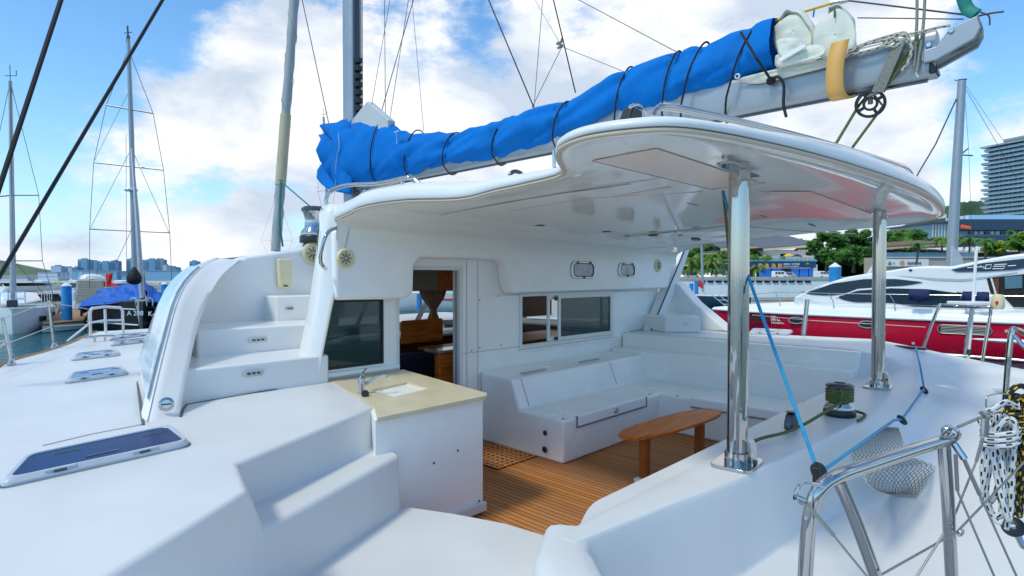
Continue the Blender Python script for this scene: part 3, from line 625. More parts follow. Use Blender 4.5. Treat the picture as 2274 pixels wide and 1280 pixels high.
# sliding galley window
wf = frame_rect(RW[0] - .03, RW[1] + .03, RW[2] - .045, RW[3] + .03, .04, BY - .018, BY + .03).build('sliding_window', 'white_alu', bh, bevel=.004)
frame_rect(5.60, 6.80, RW[2], RW[3], .05, BY - .022, BY - .002).build('sash', 'white_alu', wf, bevel=.003)
frame_rect(5.42, 6.60, RW[2] + .01, RW[3] - .01, .05, BY + .006, BY + .024).build('sash', 'white_alu', wf, bevel=.003)
MB().box((5.65, BY - .014, RW[2] + .05), (6.75, BY - .009, RW[3] - .05)).build('pane', 'tint_glass', wf)
q = MB(); q.box((5.54, BY - .02, 1.50), (5.60, BY - .004, 1.55)); q.box((5.54, BY - .02, 1.0), (5.60, BY - .004, 1.045)); q.build('sash_catch', 'black', wf, bevel=.004)
MB().box((4.86, BY - .05, .925), (7.0, BY - .002, .942)).build('window_sill', 'cockpit_white', wf, bevel=.004)
mat('port_glass', (.42, .42, .48), .15, var=.25, vs=9)
# portlights and vent on the soffit
def portlight(px, py, w, h, pane):
    c = atY(px, py, BY - .17); out_ = round_poly([c + V(-w, 0, -h), c + V(w, 0, -h), c + V(w, 0, h), c + V(-w, 0, h)], .085, 6); inn_ = [c + (p - c) * .80 for p in out_]
    q = MB(); q.loft([[p + V(0, -.0, 0) for p in out_], [c + (p - c) * .97 + V(0, -.018, 0) for p in out_], [c + (p - c) * .84 + V(0, -.018, 0) for p in out_], [p + V(0, -.006, 0) for p in inn_]], True, False)
    o = q.build('portlight', 'alu_frame', cat, smooth=50)
    MB().tube([p + V(0, -.012, 0) for p in inn_], .008, 6, cyc=True).build('gasket', 'dark_metal', o); MB().tube([c + (p - c) * 1.0 + V(0, -.003, 0) for p in out_], .005, 6, cyc=True).build('gasket', 'soft_seam', o)
    MB().prism([p + V(0, -.003, 0) for p in inn_], (0, -.004, 0)).build('pane', pane, o)
    q = MB()
    for sx in (-1, 1): q.box(c + V(sx * w * .5 - .018, -.018, h * .78), c + V(sx * w * .5 + .018, -.03, h * 1.02))
    q.box(c + V(-.02, -.018, -h * 1.05), c + V(.02, -.03, -h * .8)); q.build('hinge', 'dark_metal', o, bevel=.003)
    return c
portlight(1295, 600, .262, .105, 'port_glass'); portlight(1392, 600, .225, .095, 'port_glass')
def round_vent(c, r, ax, par, name='round_speaker', m_='yellow_plastic'):
    o = MB().lathe([(r, 0), (r, .012), (r * .86, .026), (r * .78, .026), (r * .74, .018), (0, .018)], c, ax, 28).build(name, m_, par, smooth=40)
    ax = V(*ax).normalized(); u = ax.orthogonal().normalized(); v = ax.cross(u); c = V(*c) + ax * .02; q = MB()
    for k in range(8): a = k * math.pi / 4; q.obox(c + (u * math.cos(a) + v * math.sin(a)) * r * .38, (u * math.cos(a) + v * math.sin(a)) * r * .22, (v * math.cos(a) - u * math.sin(a)) * r * .05, ax * .003)
    q.build('grille', 'seam', o)
round_vent(atY(1460, 590, BY - .17), .10, (0, -1, 0), cat)
round_vent(atY(766, 574, BY - .17), .085, (0, -1, 0), cat)
# ---- hardtop
def zc(x, y): return 2.37 - .022 * max(0, y - 2.2) - .020 * max(0, x - 2.6) * min(1, max(0, y - 1) / 2.6)
OP = [(2.50, 4.7, 2.255), (2.46, 4.25, 2.30), (2.42, 3.93, 2.33), (2.50, 3.51, 2.345), (2.5, 2.9, 2.30), (2.5, 2.56, 2.32), (2.49, 2.26, 2.332), (2.42, 1.96, 2.34), (2.14, 1.76, 2.355), (2.0, 1.62, 2.365), (1.95, 1.45, 2.37),
      (1.99, 1.26, 2.37), (2.09, 1.12, 2.37), (2.31, 1.03, 2.37), (2.62, .955, 2.37), (2.99, .886, 2.37), (3.51, .817, 2.37), (4.2, .75, 2.37), (4.9, .72, 2.37), (5.6, .735, 2.37), (6.2, .78, 2.365), (6.7, .86, 2.36), (7.05, 1.02, 2.355), (7.22, 1.25, 2.35), (7.3, 1.55, 2.34), (7.2, 1.85, 2.32), (7.0, 2.1, 2.29), (6.92, 2.6, 2.25), (6.95, 3.3, 2.215), (7.1, 4.0, 2.20), (7.2, 4.7, 2.19)]
OPs = smooth_path(OP, 4)
nn = []
for i, p in enumerate(OPs):
    t = OPs[min(i + 1, len(OPs) - 1)] - OPs[max(i - 1, 0)]; n_ = V(-t.y, t.x, 0).normalized(); nn.append(-n_)
# outward = to the right of travel: travel goes aft on port, so outward is -x
if nn[2].x > 0: nn = [-n for n in nn]
def rail_off(i, o, dz): return OPs[i] + nn[i] * o + V(0, 0, dz)
N_ = len(OPs)
fr = itp
def fh(i): return 1.0
prof = [(-.012, .022), (.002, .022), (.010, .028), (.014, .040), (.010, .055), (-.004, .070), (-.035, .082), (-.09, .090), (-.24, .098)]
def sf(i):
    p = OPs[i]
    if p.x < 4 and p.y > 1.7: return lerp(.85, 2.0, ss((p.y - 1.8) / 1.6))
    return lerp(.85, 1.7, ss((p.x - 2.1) / 1.5))
m = MB(); rings = [[rail_off(i, o, .022 + (dz - .022) * sf(i)) for o, dz in prof] for i in range(N_)]
m.loft(rings, False, False)
ht = m.build('hardtop', 'gelcoat', cat, smooth=70)
COVE = True
def spine(p): return V(max(3.3, min(6.2, p.x)), max(1.75, min(4.7, p.y)), 0)
m = MB(); rr = []
for i in range(N_):
    a = rail_off(i, -.24, .022 + .076 * sf(i)); c = spine(a); row = [a]
    for t in (.3, .65, 1): q = a.lerp(V(c.x, c.y, 0), t); q.z = lerp(a.z, 2.50, min(1, t * 1.2)); row.append(q)
    rr.append(row)
m.loft(rr, False, False); m.build('roof_skin', 'gelcoat', ht, smooth=70)
m = MB(); m.loft([[rail_off(i, o, dz) for o, dz in ((-.016, .004), (.0, .0), (.012, .006), (.012, .016), (-.016, .016))] for i in range(N_)], True, True); m.build('rub_strip', 'beige_trim', ht, smooth=True)
m = MB(); m.loft([[rail_off(i, o, dz) for o, dz in ((-.016, .0165), (.006, .0165), (.006, .0215), (-.016, .0215))] for i in range(N_)], True, True); m.build('dark_piping', 'trim_line', ht)
m = MB(); rr = []
for i in range(N_):
    a = rail_off(i, -.014, .006); c = spine(a); row = [a]
    for d in (.02, .06, .14, .24): q = a - nn[i] * d; q.z = a.z + [0, -.004, .006, .035, .045][[.02, .06, .14, .24].index(d) + 1]; row.append(q)
    a = row[-1]
    for t in (.2, .45, .75, 1): q = a.lerp(V(c.x, c.y, 0), t); q.z = lerp(a.z, zc(q.x, q.y) + .045, min(1, t * 2)); row.append(q)
    rr.append(row)
m.loft(rr, False, False); ceil = m.build('ceiling', 'ceiling_gelcoat', ht, smooth=80)
m = MB(); m.add([(3.2, 1.75, zc(3.3, 1.8) + .046), (6.3, 1.75, zc(6.2, 1.8) + .046), (6.3, 4.7, zc(6.2, 4.7) + .046), (3.2, 4.7, zc(3.3, 4.7) + .046)], [(0, 1, 2, 3)]); m.build('ceiling_middle', 'ceiling_gelcoat', ht)
cv_ = [2.46 + .28 * k for k in range(22)]
m = MB(); m.loft([[V(x, BY - .172, lerp(2.17, 2.05, min(1, (x - 2.4) / 4.5)) - .06), V(x, BY - .174, zc(x, 4.5) - .10), V(x, BY - .20, zc(x, 4.5) - .05), V(x, BY - .27, zc(x, 4.4) - .015), V(x, BY - .40, zc(x, 4.2) + .012), V(x, BY - .60, zc(x, 4.0) + .048), V(x, BY - .62, zc(x, 4) + .06)] for x in cv_], False, False); m.build('ceiling_cove', 'ceiling_gelcoat', cat, smooth=80)
mid_ = bpy.data.objects['ceiling_middle']; CT = bvh(ceil, mid_)
def on_ceil(px, py, off=.004):
    h = hit(CT, px, py)
    if not h: p = atZ(px, py, 2.36); return p, V(0, 0, -1)
    return h[0] + h[1] * off, h[1]
def ceil_patch(q4, name, m_, off=.006, n=14):
    a, b, c, d = [V(*p, 0) for p in q4]; rows = []
    for j in range(n + 1):
        row = []
        for i in range(n + 1):
            u, v = i / n, j / n; q = a.lerp(b, u).lerp(d.lerp(c, u), v)
            row.append(on_ceil(q.x, q.y, off)[0])
        rows.append(row)
    return MB().loft(rows, False, False).build(name, m_, ceil, smooth=80)
ceil_patch([(1316, 355), (1458, 328), (1690, 405), (1578, 418)], 'speaker_panel', 'cream_panel')
ceil_patch([(1700, 424), (1800, 424), (1945, 478), (1925, 492)], 'speaker_panel', 'cream_panel')
ceil_patch([(1350, 437), (1488, 413), (1496, 419), (1395, 444)], 'ceiling_panel', 'cream_panel')
for px, py in ((959, 501), (1199, 499), (1347, 513), (1450, 522), (1545, 531)):
    p, n_ = on_ceil(px, py, 0); n_ = -n_
    l = MB().lathe([(.055, .0), (.062, -.006), (.046, -.016), (.042, -.012), (0, -.008)], p, n_, 20).build('ceiling_light', 'dark_metal', ceil, smooth=50)
    MB().lathe([(0, -.0175), (.036, -.0175), (.036, -.009)], p, n_, 16).build('lamp_lens', 'soft_seam', l)
for a, b in (((1525, 449), (1551, 455)), ((1688, 477), (1703, 481)), ((1796, 497), (1810, 501)), ((1135, 535), (1190, 537)), ((1505, 522), (1516, 522))):
    MB().tube([on_ceil(*q_)[0] for q_ in (a, b)], .006, 6).build('ceiling_slot', 'dark_metal', ceil)
# lines of the ceiling moulding
for px in ([(800, 520), (960, 480), (1180, 440), (1400, 408)], [(1130, 468), (1300, 440), (1560, 425)], [(1620, 500), (1760, 512), (1900, 520)], [(1316, 357), (1400, 338), (1458, 330)], [(1316, 357), (1578, 420), (1700, 405)], [(1690, 424), (1940, 480)]):
    P = [on_ceil(lerp(p[0], q[0], k / 8), lerp(p[1], q[1], k / 8), .003)[0] for p, q in zip(px, px[1:]) for k in range(9)]
    MB().tube(P, .0035, 5).build('ceiling_joint', 'soft_seam', ceil)
# ---- steel posts with base and head plates
def post(px, pyb, ptop, D_, r=.055):
    b = atD(px, pyb, D_); b.z = .772; t = V(b.x, b.y, zc(b.x, b.y) + .03)
    o = MB().lathe([(r, 0), (r, .02), (r, t.z - b.z)], b + V(0, 0, .04), (0, 0, 1), 48).build('hardtop_post', 'post_steel', cat, smooth=60)
    ux = V(math.cos(.1), math.sin(.1), 0); uy = V(-ux.y, ux.x, 0)
    pl = round_poly([b + ux * sx * .14 + uy * sy * .11 for sx, sy in ((-1, -1), (1, -1), (1, 1), (-1, 1))], .05, 4); MB().prism(pl, (0, 0, .016)).build('base_plate', 'steel', o, bevel=.003)
    q = MB(); q.lathe([(r + .012, 0), (r + .012, .055), (r, .06)], b + V(0, 0, .016), (0, 0, 1), 32); q.build('collar', 'steel', o, smooth=40)
    for sx, sy in ((-1, 0), (-.5, -.87), (.6, -.8), (1, .2)):
        d = ux * sx + uy * sy; s_ = V(-d.y, d.x, 0) * .006; a = b + d * (r + .0) + V(0, 0, .016)
        MB().prism([a - s_, a + d * .055 - s_, a + d * .05 + V(0, 0, .09) - s_, a + d * .03 + V(0, 0, .125) - s_, a + V(0, 0, .125) - s_], s_ * 2).build('gusset', 'steel', o, bevel=.002)
    hp = round_poly([V(b.x, b.y, t.z - .025) + ux * sx * .26 + uy * sy * .045 for sx, sy in ((-1, -1), (1, -1), (1, 1), (-1, 1))], .03, 3); MB().prism(hp, (0, 0, .012)).build('head_plate', 'dark_metal' if 0 else 'steel', o, bevel=.003)
    return b
P1 = post(1637, 1030, 400, 3.13); P2 = post(1949, 862, 486, 5.33)
TIES_PX = [(850, 340), (925, 345), (1010, 330), (1120, 300), (1255, 270), (1392, 215), (1497, 175), (1545, 150), (1650, 120)]
TIES_Y = [(CAM + ray(x, y) * (4.65 / ray(x, y).x)).y for x, y in TIES_PX]
# ---- coachroof shell
CR = [[(.97, 4.08, .9), (1.21, 4.6, 1.3), (1.46, 5.1, 1.67), (1.78, 5.6, 1.89), (2.1, 6.1, 1.985)],
      [(1.2, 5.1, .92), (1.31, 5.3, 1.3), (1.5, 5.6, 1.67), (1.8, 5.95, 1.89), (2.15, 6.25, 1.99)],
      [(1.37, 6.0, .96), (1.47, 6.0, 1.3), (1.65, 6.15, 1.65), (1.95, 6.25, 1.88), (2.3, 6.45, 2.0)],
      [(1.80, 6.9, .99), (1.88, 6.78, 1.3), (2.05, 6.68, 1.65), (2.3, 6.65, 1.88), (2.6, 6.65, 2.03)],
      [(2.6, 7.45, .99), (2.65, 7.25, 1.3), (2.78, 7.0, 1.65), (2.9, 6.85, 1.92), (3.05, 6.75, 2.08)],
      [(3.6, 7.75, .99), (3.6, 7.5, 1.3), (3.6, 7.2, 1.65), (3.6, 7.0, 1.97), (3.6, 6.8, 2.18)],
      [(4.65, 7.85, .99), (4.65, 7.6, 1.3), (4.65, 7.3, 1.65), (4.65, 7.05, 2.0), (4.65, 6.8, 2.25)]]
# aft face of the fin
IE = [(1.17, 4.11, .9), (1.37, 4.55, 1.2), (1.57, 4.95, 1.48), (1.86, 5.4, 1.78), (2.22, 5.88, 1.965)]
IW = [(1.42, 5.92, .9), (1.52, 5.93, 1.2), (1.68, 5.94, 1.48), (1.93, 5.95, 1.78), (2.26, 5.96, 1.968)]
OE = smooth_path(CR[0], 4); IEs = smooth_path(IE, 4); IWs = smooth_path(IW, 4)
def fin(f, par):
    m = MB(); rows = []
    C1_ = smooth_path(CR[1], 4)
    for o_, i_, w_, c1_ in zip(OE, IEs, IWs, C1_):
        o2 = V(*o_); i2 = V(*i_); w2 = V(*w_); s_ = (i2 - o2).normalized()
        rows.append([f(q) for q in (o2.lerp(c1_, .22) + V(-.032, -.012, .01), o2.lerp(c1_, .08) + V(-.028, -.01, .008), o2 + V(.004, .03, 0), o2 + V(.018, .0, 0), o2.lerp(i2, .3), o2.lerp(i2, .75), i2 + V(-.012, -.0, 0), i2 + V(0, .03, 0), i2.lerp(w2, .12), i2.lerp(w2, .5), i2.lerp(w2, .88), w2 + V(.06, .02, 0), w2 + V(.3, .0, 0))])
    m.loft(rows, False, False); return m.build('coachroof_fin', 'gelcoat', par, smooth=80)
fn_ = fin(lambda q: V(*q), cat)
# coachroof side and front; the window band of the front is an opening
ident = lambda q: V(*q)
for f in (ident, mir):
    cols = [smooth_path([V(*p) for p in c], 3) for c in CR]
    m = MB()
    def strip(c0, c1, r0, r1, n=5):
        rows = []
        for k in range(n + 1):
            t = k / n; rows.append([f(cols[c0][r].lerp(cols[c1][r], t)) for r in range(r0, r1 + 1)])
        m.loft(rows, False, False)
    if f is ident:
        for c in range(3): strip(c, c + 1, 0, 12)
    else:
        strip(0, 1, 0, 12)
        for c in (1, 2): strip(c, c + 1, 0, 1); strip(c, c + 1, 8, 12)
    for c in (3, 4, 5): strip(c, c + 1, 0, 1); strip(c, c + 1, 8, 12)
    # pillars between the windscreens
    for c, t0, t1 in ((3, 0, .12), (4, -.05, .06), (5, -.05, .05), (6, -.04, 0)):
        rows = []
        for t in (t0, t1):
            a = cols[c]; b = cols[min(c + 1, 6)] if t >= 0 else cols[c - 1]; rows.append([f(a[r].lerp(b[r], abs(t))) for r in range(1, 9)])
        m.loft(rows, False, False)
    o = m.build('coachroof', 'gelcoat', cat, smooth=80)
    # windscreen panes
    q = MB()
    for c in ((3, 4, 5) if f is ident else (1, 2, 3, 4, 5)): q.loft([[f(cols[c][r].lerp(cols[c + 1][r], t)) for r in range(1, 9)] for t in (0, .5, 1)], False, False)
    q.build('windscreen', 'clear_glass', o)
    # roof from the front edge back to the hardtop
    q = MB(); rows = []
    for c in range(2, 7):
        a = cols[c][12]; rows.append([f(p) for p in (a, a.lerp(V(max(a.x, 3.18), 6.1, 2.15), .8) + V(0, 0, -.02), V(max(a.x, 3.18), 5.98, 2.16), V(max(a.x, 2.95), 5.2, 2.28), V(max(a.x, 2.62), 4.6, 2.42))])
    q.loft(rows, False, False); q.build('roof_front', 'gelcoat', o, smooth=80)
# clear curved cover on the port side window
m = MB()
for a, b in ((0, 1), (1, 2)):
    pass
cols = [smooth_path([V(*p) for p in c], 3) for c in CR]
for c0, c1, t0, t1 in ((0, 1, .04, 1), (1, 2, 0, 1), (2, 3, 0, .7)):
    m.loft([[cols[c0][r].lerp(cols[c1][r], lerp(t0, t1, k / 3)) + V(-.03, -.012, .01) for r in range(1, 10)] for k in range(4)], False, False)
m.build('side_window_cover', 'cover_film', cat, smooth=80)
# ---- stairs up to the roof
MB().prism([(1.24, 4.52, .86), (2.425, 4.52, .86), (2.5, 4.8, .86), (3.2, 6.0, .86), (1.55, 6.0, .86), (1.36, 5.0, .86)], (0, 0, .275)).build('roof_step', 'gelcoat', cat, bevel=.022, seg=4)
MB().prism([(1.58, 5.12, 1.1), (2.70, 5.12, 1.1), (3.2, 6.0, 1.1), (1.68, 6.0, 1.1)], (0, 0, .26)).build('roof_step', 'gelcoat', cat, bevel=.022, seg=4)
MB().box((2.46, 5.62, 1.3), (3.15, 6.0, 1.61)).build('roof_step', 'gelcoat', cat, bevel=.022, seg=4)
MB().prism([(1.4, 5.90, .9), (2.3, 5.90, .9), (3.3, 5.90, 1.1), (3.3, 5.90, 2.20), (3.0, 5.90, 2.19), (2.88, 5.90, 2.10), (2.7, 5.9, 2.07), (2.3, 5.90, 2.0), (2.15, 5.9, 1.94), (1.85, 5.90, 1.74), (1.6, 5.9, 1.4)], (0, .3, 0)).build('stair_back_wall', 'gelcoat', cat, bevel=.03, seg=4, ang=25)
MB().prism([(2.425, 4.66, .5), (2.425, 4.66, 2.2), (3.14, 5.95, 2.12), (3.14, 5.95, .5)], (.06, 0, 0)).build('cabin_side', 'gelcoat', cat)
def grip(px, py, y, w, h):
    c = atY(px, py, y); P = round_poly([c + V(sx * w, 0, sy * h) for sx, sy in ((-1, -1), (1, -1), (1, 1), (-1, 1))], h * .95, 5)
    o = MB().loft([P, [c + (p - c) * .97 + V(0, -.012, 0) for p in P], [c + (p - c) * .82 + V(0, -.012, 0) for p in P], [c + (p - c) * .8 + V(0, -.004, 0) for p in P]], True, True).build('step_light', 'alu_frame', cat, smooth=40)
    q = MB()
    for k in (-1, 0, 1): q.box(c + V(k * w * .45 - w * .14, -.009, -h * .35), c + V(k * w * .45 + w * .14, -.0125, h * .35))
    q.build('light_lens', 'dark_metal', o)
grip(563, 829, 4.515, .082, .024); grip(573, 755, 5.115, .085, .021); grip(643, 685, 5.615, .042, .019)
# cream lamp box on the wall
c = atY(627, 608, 5.885); m = MB(); m.prism([c + V(-.07, 0, .155), c + V(.075, 0, .155), c + V(.062, 0, -.15), c + V(-.055, 0, -.15)], (0, -.07, 0)); lb = m.build('wall_lamp', 'yellow_plastic', cat, bevel=.018)
MB().box(c + V(-.02, -.072, -.135), c + V(.025, -.078, -.12)).build('lamp_switch', 'dark_metal', lb)
MB().box(c + V(-.05, -.05, .15), c + V(.055, -.02, .165)).build('lamp_slot', 'brushed_steel', lb, bevel=.004)
round_vent(atY(694, 563, 5.88), .12, (0, -1, 0), cat)
# drain fitting on the fin foot
c = V(1.09, 4.125, .985); o = MB().lathe([(.045, 0), (.045, .008), (.030, .013), (.028, .004), (0, .004)], c, (-.3, -1, .15), 24).build('deck_filler', 'steel', cat, smooth=40)
MB().obox(c + V(-.004, -.010, .002), V(.026, -.008, 0), V(0, .002, 0), V(0, 0, .004)).build('filler_slot', 'dark_metal', o)
# slanting pillar at the port edge of the cockpit
m = MB(); rings = []
for z, x0, x1, yy in ((.9, 2.23, 2.33, 4.74), (1.13, 2.26, 2.365, 4.73), (1.5, 2.33, 2.43, 4.70), (1.9, 2.385, 2.52, 4.68), (2.2, 2.41, 2.585, 4.66), (2.36, 2.42, 2.62, 4.66), (2.43, 2.47, 2.64, 4.7)):
    P = round_poly([(x0, yy - .12, z), (x1, yy - .24, z), (x1 + .02, yy + .1, z), (x0 + .05, yy + .12, z)], .045, 4); rings.append(P)
m.loft(rings); m.build('hardtop_pillar', 'gelcoat', cat, smooth=60)
m = MB(); m.tube([(2.575, 4.44, 2.2), (2.512, 4.46, 1.9), (2.424, 4.48, 1.5), (2.360, 4.51, 1.14)], .006, 5); m.build('pillar_gasket', 'beige_trim', cat)
# outer wall that joins the pillar to the roof (port)
m = MB(); m.loft([[(2.42, 4.72, 1.9), (2.43, 4.72, 2.2), (2.465, 4.70, 2.40), (2.7, 4.68, 2.44)], [(2.80, 5.3, 1.9), (2.82, 5.3, 2.1), (2.87, 5.3, 2.26), (3.1, 5.3, 2.34)], [(3.12, 5.92, 1.9), (3.14, 5.92, 2.1), (3.18, 5.92, 2.17), (3.3, 5.92, 2.2)]], False, False); m.build('roof_side', 'gelcoat', cat, smooth=70)
# starboard side of the cockpit: strut wall, fin, step box
sx = lambda px, py, d: atD(px, py, d)
m = MB(); m.prism([atY(x, y, 4.44) for x, y in ((1519, 552), (1534, 549), (1504, 637), (1475, 707), (1463, 739), (1444, 739))], (0, .14, 0)); m.build('side_strut', 'gelcoat', cat, bevel=.01)
m = MB(); m.tube([atY(1445, 736, 4.435), atY(1520, 557, 4.435)], .012, 6); m.build('strut_gasket', 'dark_metal', cat)
def on_stb(px, py, x): return atX(px, py, x)
m = MB(); m.prism([atX(1618, 737, 8.3), atX(1540, 672, 8.3), atX(1508, 634, 8.3), atX(1495, 625, 8.3), atX(1475, 640, 8.3), atX(1440, 737, 8.3)], (.3, 0, 0)); m.build('coachroof_fin', 'gelcoat', cat, bevel=.03, seg=4)
p = atD(1477, 737, 8.3); q_ = atD(1556, 737, 8.0)
a = atX(1477, 738, 7.45); b = atX(1556, 738, 7.75)
MB().prism([V(a.x, a.y, 1.0), V(b.x, b.y, 1.0), V(b.x + .6, b.y + .5, 1.0), V(a.x + .4, a.y + .9, 1.0)], (0, 0, .23)).build('roof_step', 'gelcoat', cat, bevel=.02)
c = a.lerp(b, .58); c.z = 1.13; MB().obox(c + (b - a).normalized().cross(V(0, 0, 1)) * .006, (b - a).normalized() * .035, (b - a).normalized().cross(V(0, 0, 1)) * .006, V(0, 0, .017)).build('step_light', 'alu_frame', cat, bevel=.005)
MB().box((7.14, 4.55, .9), (8.35, 4.9, 1.0)).build('deck_sill', 'gelcoat', cat)
# grab rails
def rail(name, pts, r, par=cat, m_='steel', n=6, label=None):
    return MB().tube(smooth_path(pts, n), r, 12).build(name, m_, par, smooth=True, label=label)
rail('grab_rail', [atY(890, 118 * .39 + 460, 4.4) if 0 else atY(747, 507, 4.40), atY(733, 512, 4.38), atY(722, 528, 4.36), atY(713, 560, 4.38), atY(712, 580, 4.40), atY(716, 590, 4.42), atY(723, 597, 4.48)], .016)
def zr(px, py, z): return atZ(px, py, z)
rail('roof_rail', [atY(725, 468, 4.75), atY(724, 445, 4.75), atY(735, 425, 4.72), atY(770, 412, 4.5), atY(840, 408, 4.0), atY(900, 396, 3.65), atY(918, 398, 3.6), atY(930, 408, 3.55)], .019)
rail('roof_rail', [atY(797, 446, 4.3), atY(803, 432, 4.3), atY(830, 420, 4.1), atY(890, 402, 3.72)], .014)
MB().tube([atY(893, 402, 3.7), atY(893, 422, 3.7)], .016, 8).build('rail_stanchion', 'steel', cat, smooth=True)
rail('roof_rail', [atY(1448, 262, 1.32), atY(1458, 246, 1.32), atY(1480, 238, 1.3), atY(1560, 252, 1.25), atY(1700, 284, 1.15), atY(1860, 325, 1.05), atY(1980, 361, .98), atY(2012, 372, .97), atY(2024, 386, .97)], .017)
# block and jammer on the hardtop edge, lifting eyes
c = atY(1412, 254, 1.5); o = MB().prism([c + V(-.06, 0, -.03), c + V(.07, 0, -.03), c + V(.06, 0, .03), c + V(-.02, 0, .035)], (0, .06, 0)).build('deck_organiser', 'black', cat, bevel=.01)
MB().tube(smooth_path([c + V(-.06, -.005, .02), c + V(0, -.005, .045), c + V(.08, -.005, .025), c + V(.14, .02, -.01)], 4), .008, 6).build('organiser_bail', 'steel', o, smooth=True)
MB().tube(smooth_path([atY(1134, 396, 2.6), atY(1134, 386, 2.6), atY(1145, 381, 2.6), atY(1157, 386, 2.6), atY(1157, 395, 2.6)], 4), .014, 8).build('lifting_eye', 'dark_metal', cat, smooth=True)
MB().tube([atY(1231, 372, 1.95), atY(1230, 335, 1.95)], .010, 8).build('hardtop_strut', 'steel', cat, smooth=True)
# ---- winches
def winch(base, r, h, par, name='winch', s=1):
    o = MB().lathe([(r * 1.25, 0), (r * 1.28, .012 * s), (r * 1.28, h * .16), (r * 1.2, h * .2)], base, (0, 0, 1), 32).build(name, 'black', par, smooth=40)
    MB().lathe([(r * 1.18, h * .2), (r * 1.22, h * .26), (r * 1.1, h * .33), (r * .86, h * .42), (r * .82, h * .62), (r * .95, h * .80), (r * 1.02, h * .86)], base, (0, 0, 1), 32).build('drum', 'steel', o, smooth=60)
    MB().lathe([(r * 1.02, h * .86), (r * 1.12, h * .88), (r * 1.12, h * .94), (r * .9, h * .99), (r * .5, h * 1.0), (r * .45, h * .96), (0, h * .96)], base, (0, 0, 1), 32).build('self_tailer', 'dark_metal', o, smooth=40)
    return o
wb = atZ(1864, 922, .772); W1 = winch(wb, .085, .24, cat)
wp = atY(699, 530, 5.95); wp.z = 2.17; winch(wp, .125, .40, cat)
# ---- mast and boom
MX = 4.65
mp = atX(783, 430, MX); MY = mp.y
def mastsec(c, a, b): return [c + V(math.copysign(abs(math.cos(t)) ** .7, math.cos(t)) * a, math.copysign(abs(math.sin(t)) ** .8, math.sin(t)) * b, 0) for t in [k * 2 * math.pi / 24 for k in range(24)]]
m = MB(); m.loft([mastsec(V(MX, MY, z), .11, .155) for z in (2.0, 6, 12, 18.5)]); mast = m.build('mast', 'alu', cat, smooth=50)
MB().box((MX - .035, MY - .168, 2.6), (MX + .035, MY - .15, 18)).build('mast_track', 'dark_metal', mast)
q = MB()
for i, dx in enumerate((-.075, -.05, .06, .09)): q.tube([(MX + dx, MY - .17 + .02 * (i % 2), 2.6), (MX + dx, MY - .17, 17)], .006, 5)
q.build('halyard', 'wire', mast)
q = MB()
for k in range(9): q.box((MX - .05, MY - .24, 4.05 + k * .12), (MX + .04, MY - .165, 4.13 + k * .12))
q.build('sail_cars', 'black', mast, bevel=.01)
MB().tube([atX(797, 145, MX), atX(800, 210, MX)], .012, 6).build('mast_line', 'black_rope', mast)
# boom: long box-like aluminium section
BZ0, BZ1 = 3.10, 3.40
ye = atX(2082, 100, MX).y
def bsec(y, w=.085, z0=BZ0, z1=BZ1):
    return round_poly([(MX - w * .75, y, z0), (MX + w * .75, y, z0), (MX + w, y, z1), (MX - w, y, z1)], .05, 3)
m = MB(); m.loft([bsec(ye), bsec(3.0), bsec(MY - .2)]); boom = m.build('boom', 'alu', cat, smooth=50)
MB().box((MX - .02, ye + .05, BZ0 - .012), (MX + .02, MY - .4, BZ0 + .004)).build('boom_track', 'dark_metal', boom)
e0 = [atX(2050, 112, MX - .11), atX(2078, 103, MX - .11), atX(2110, 62, MX - .11), atX(2170, 34, MX - .11), atX(2178, 60, MX - .11), atX(2165, 85, MX - .11), atX(2078, 134, MX - .11), atX(2050, 140, MX - .11)]
MB().prism(e0, (.024, 0, 0)).build('boom_end_plate', 'alu', boom, bevel=.008)
MB().prism([p + V(.2, 0, 0) for p in e0], (.02, 0, 0)).build('boom_end_plate', 'alu', boom, bevel=.008)
MB().prism([atX(x, y, MX - .085) for x, y in ((2040, 118), (2080, 104), (2112, 72), (2166, 44), (2172, 68), (2160, 82), (2080, 128), (2045, 138))], (.17, 0, 0)).build('boom_end_casting', 'alu', boom, bevel=.008)
MB().prism([atX(2055, 130, MX - .07), atX(2075, 128, MX - .07), atX(2083, 160, MX - .07), atX(2062, 165, MX - .07)], (.14, 0, 0)).build('boom_end_cap', 'black', boom, bevel=.015)
MB().tube(smooth_path([atX(2170, 40, MX), atX(2180, 75, MX), atX(2160, 100, MX), atX(2110, 120, MX), atX(2080, 128, MX)], 4), .010, 8).build('outhaul_line', 'grey_rope', boom, smooth=True)
for px, py in ((2112, 68), (2062, 100), (2060, 120)): MB().lathe([(0, .006), (.014, .006), (.017, 0)], atX(px, py, MX - .115 if px > 2080 else MX - .088), (-1, 0, 0), 12).build('rivet', 'brushed_steel', boom)
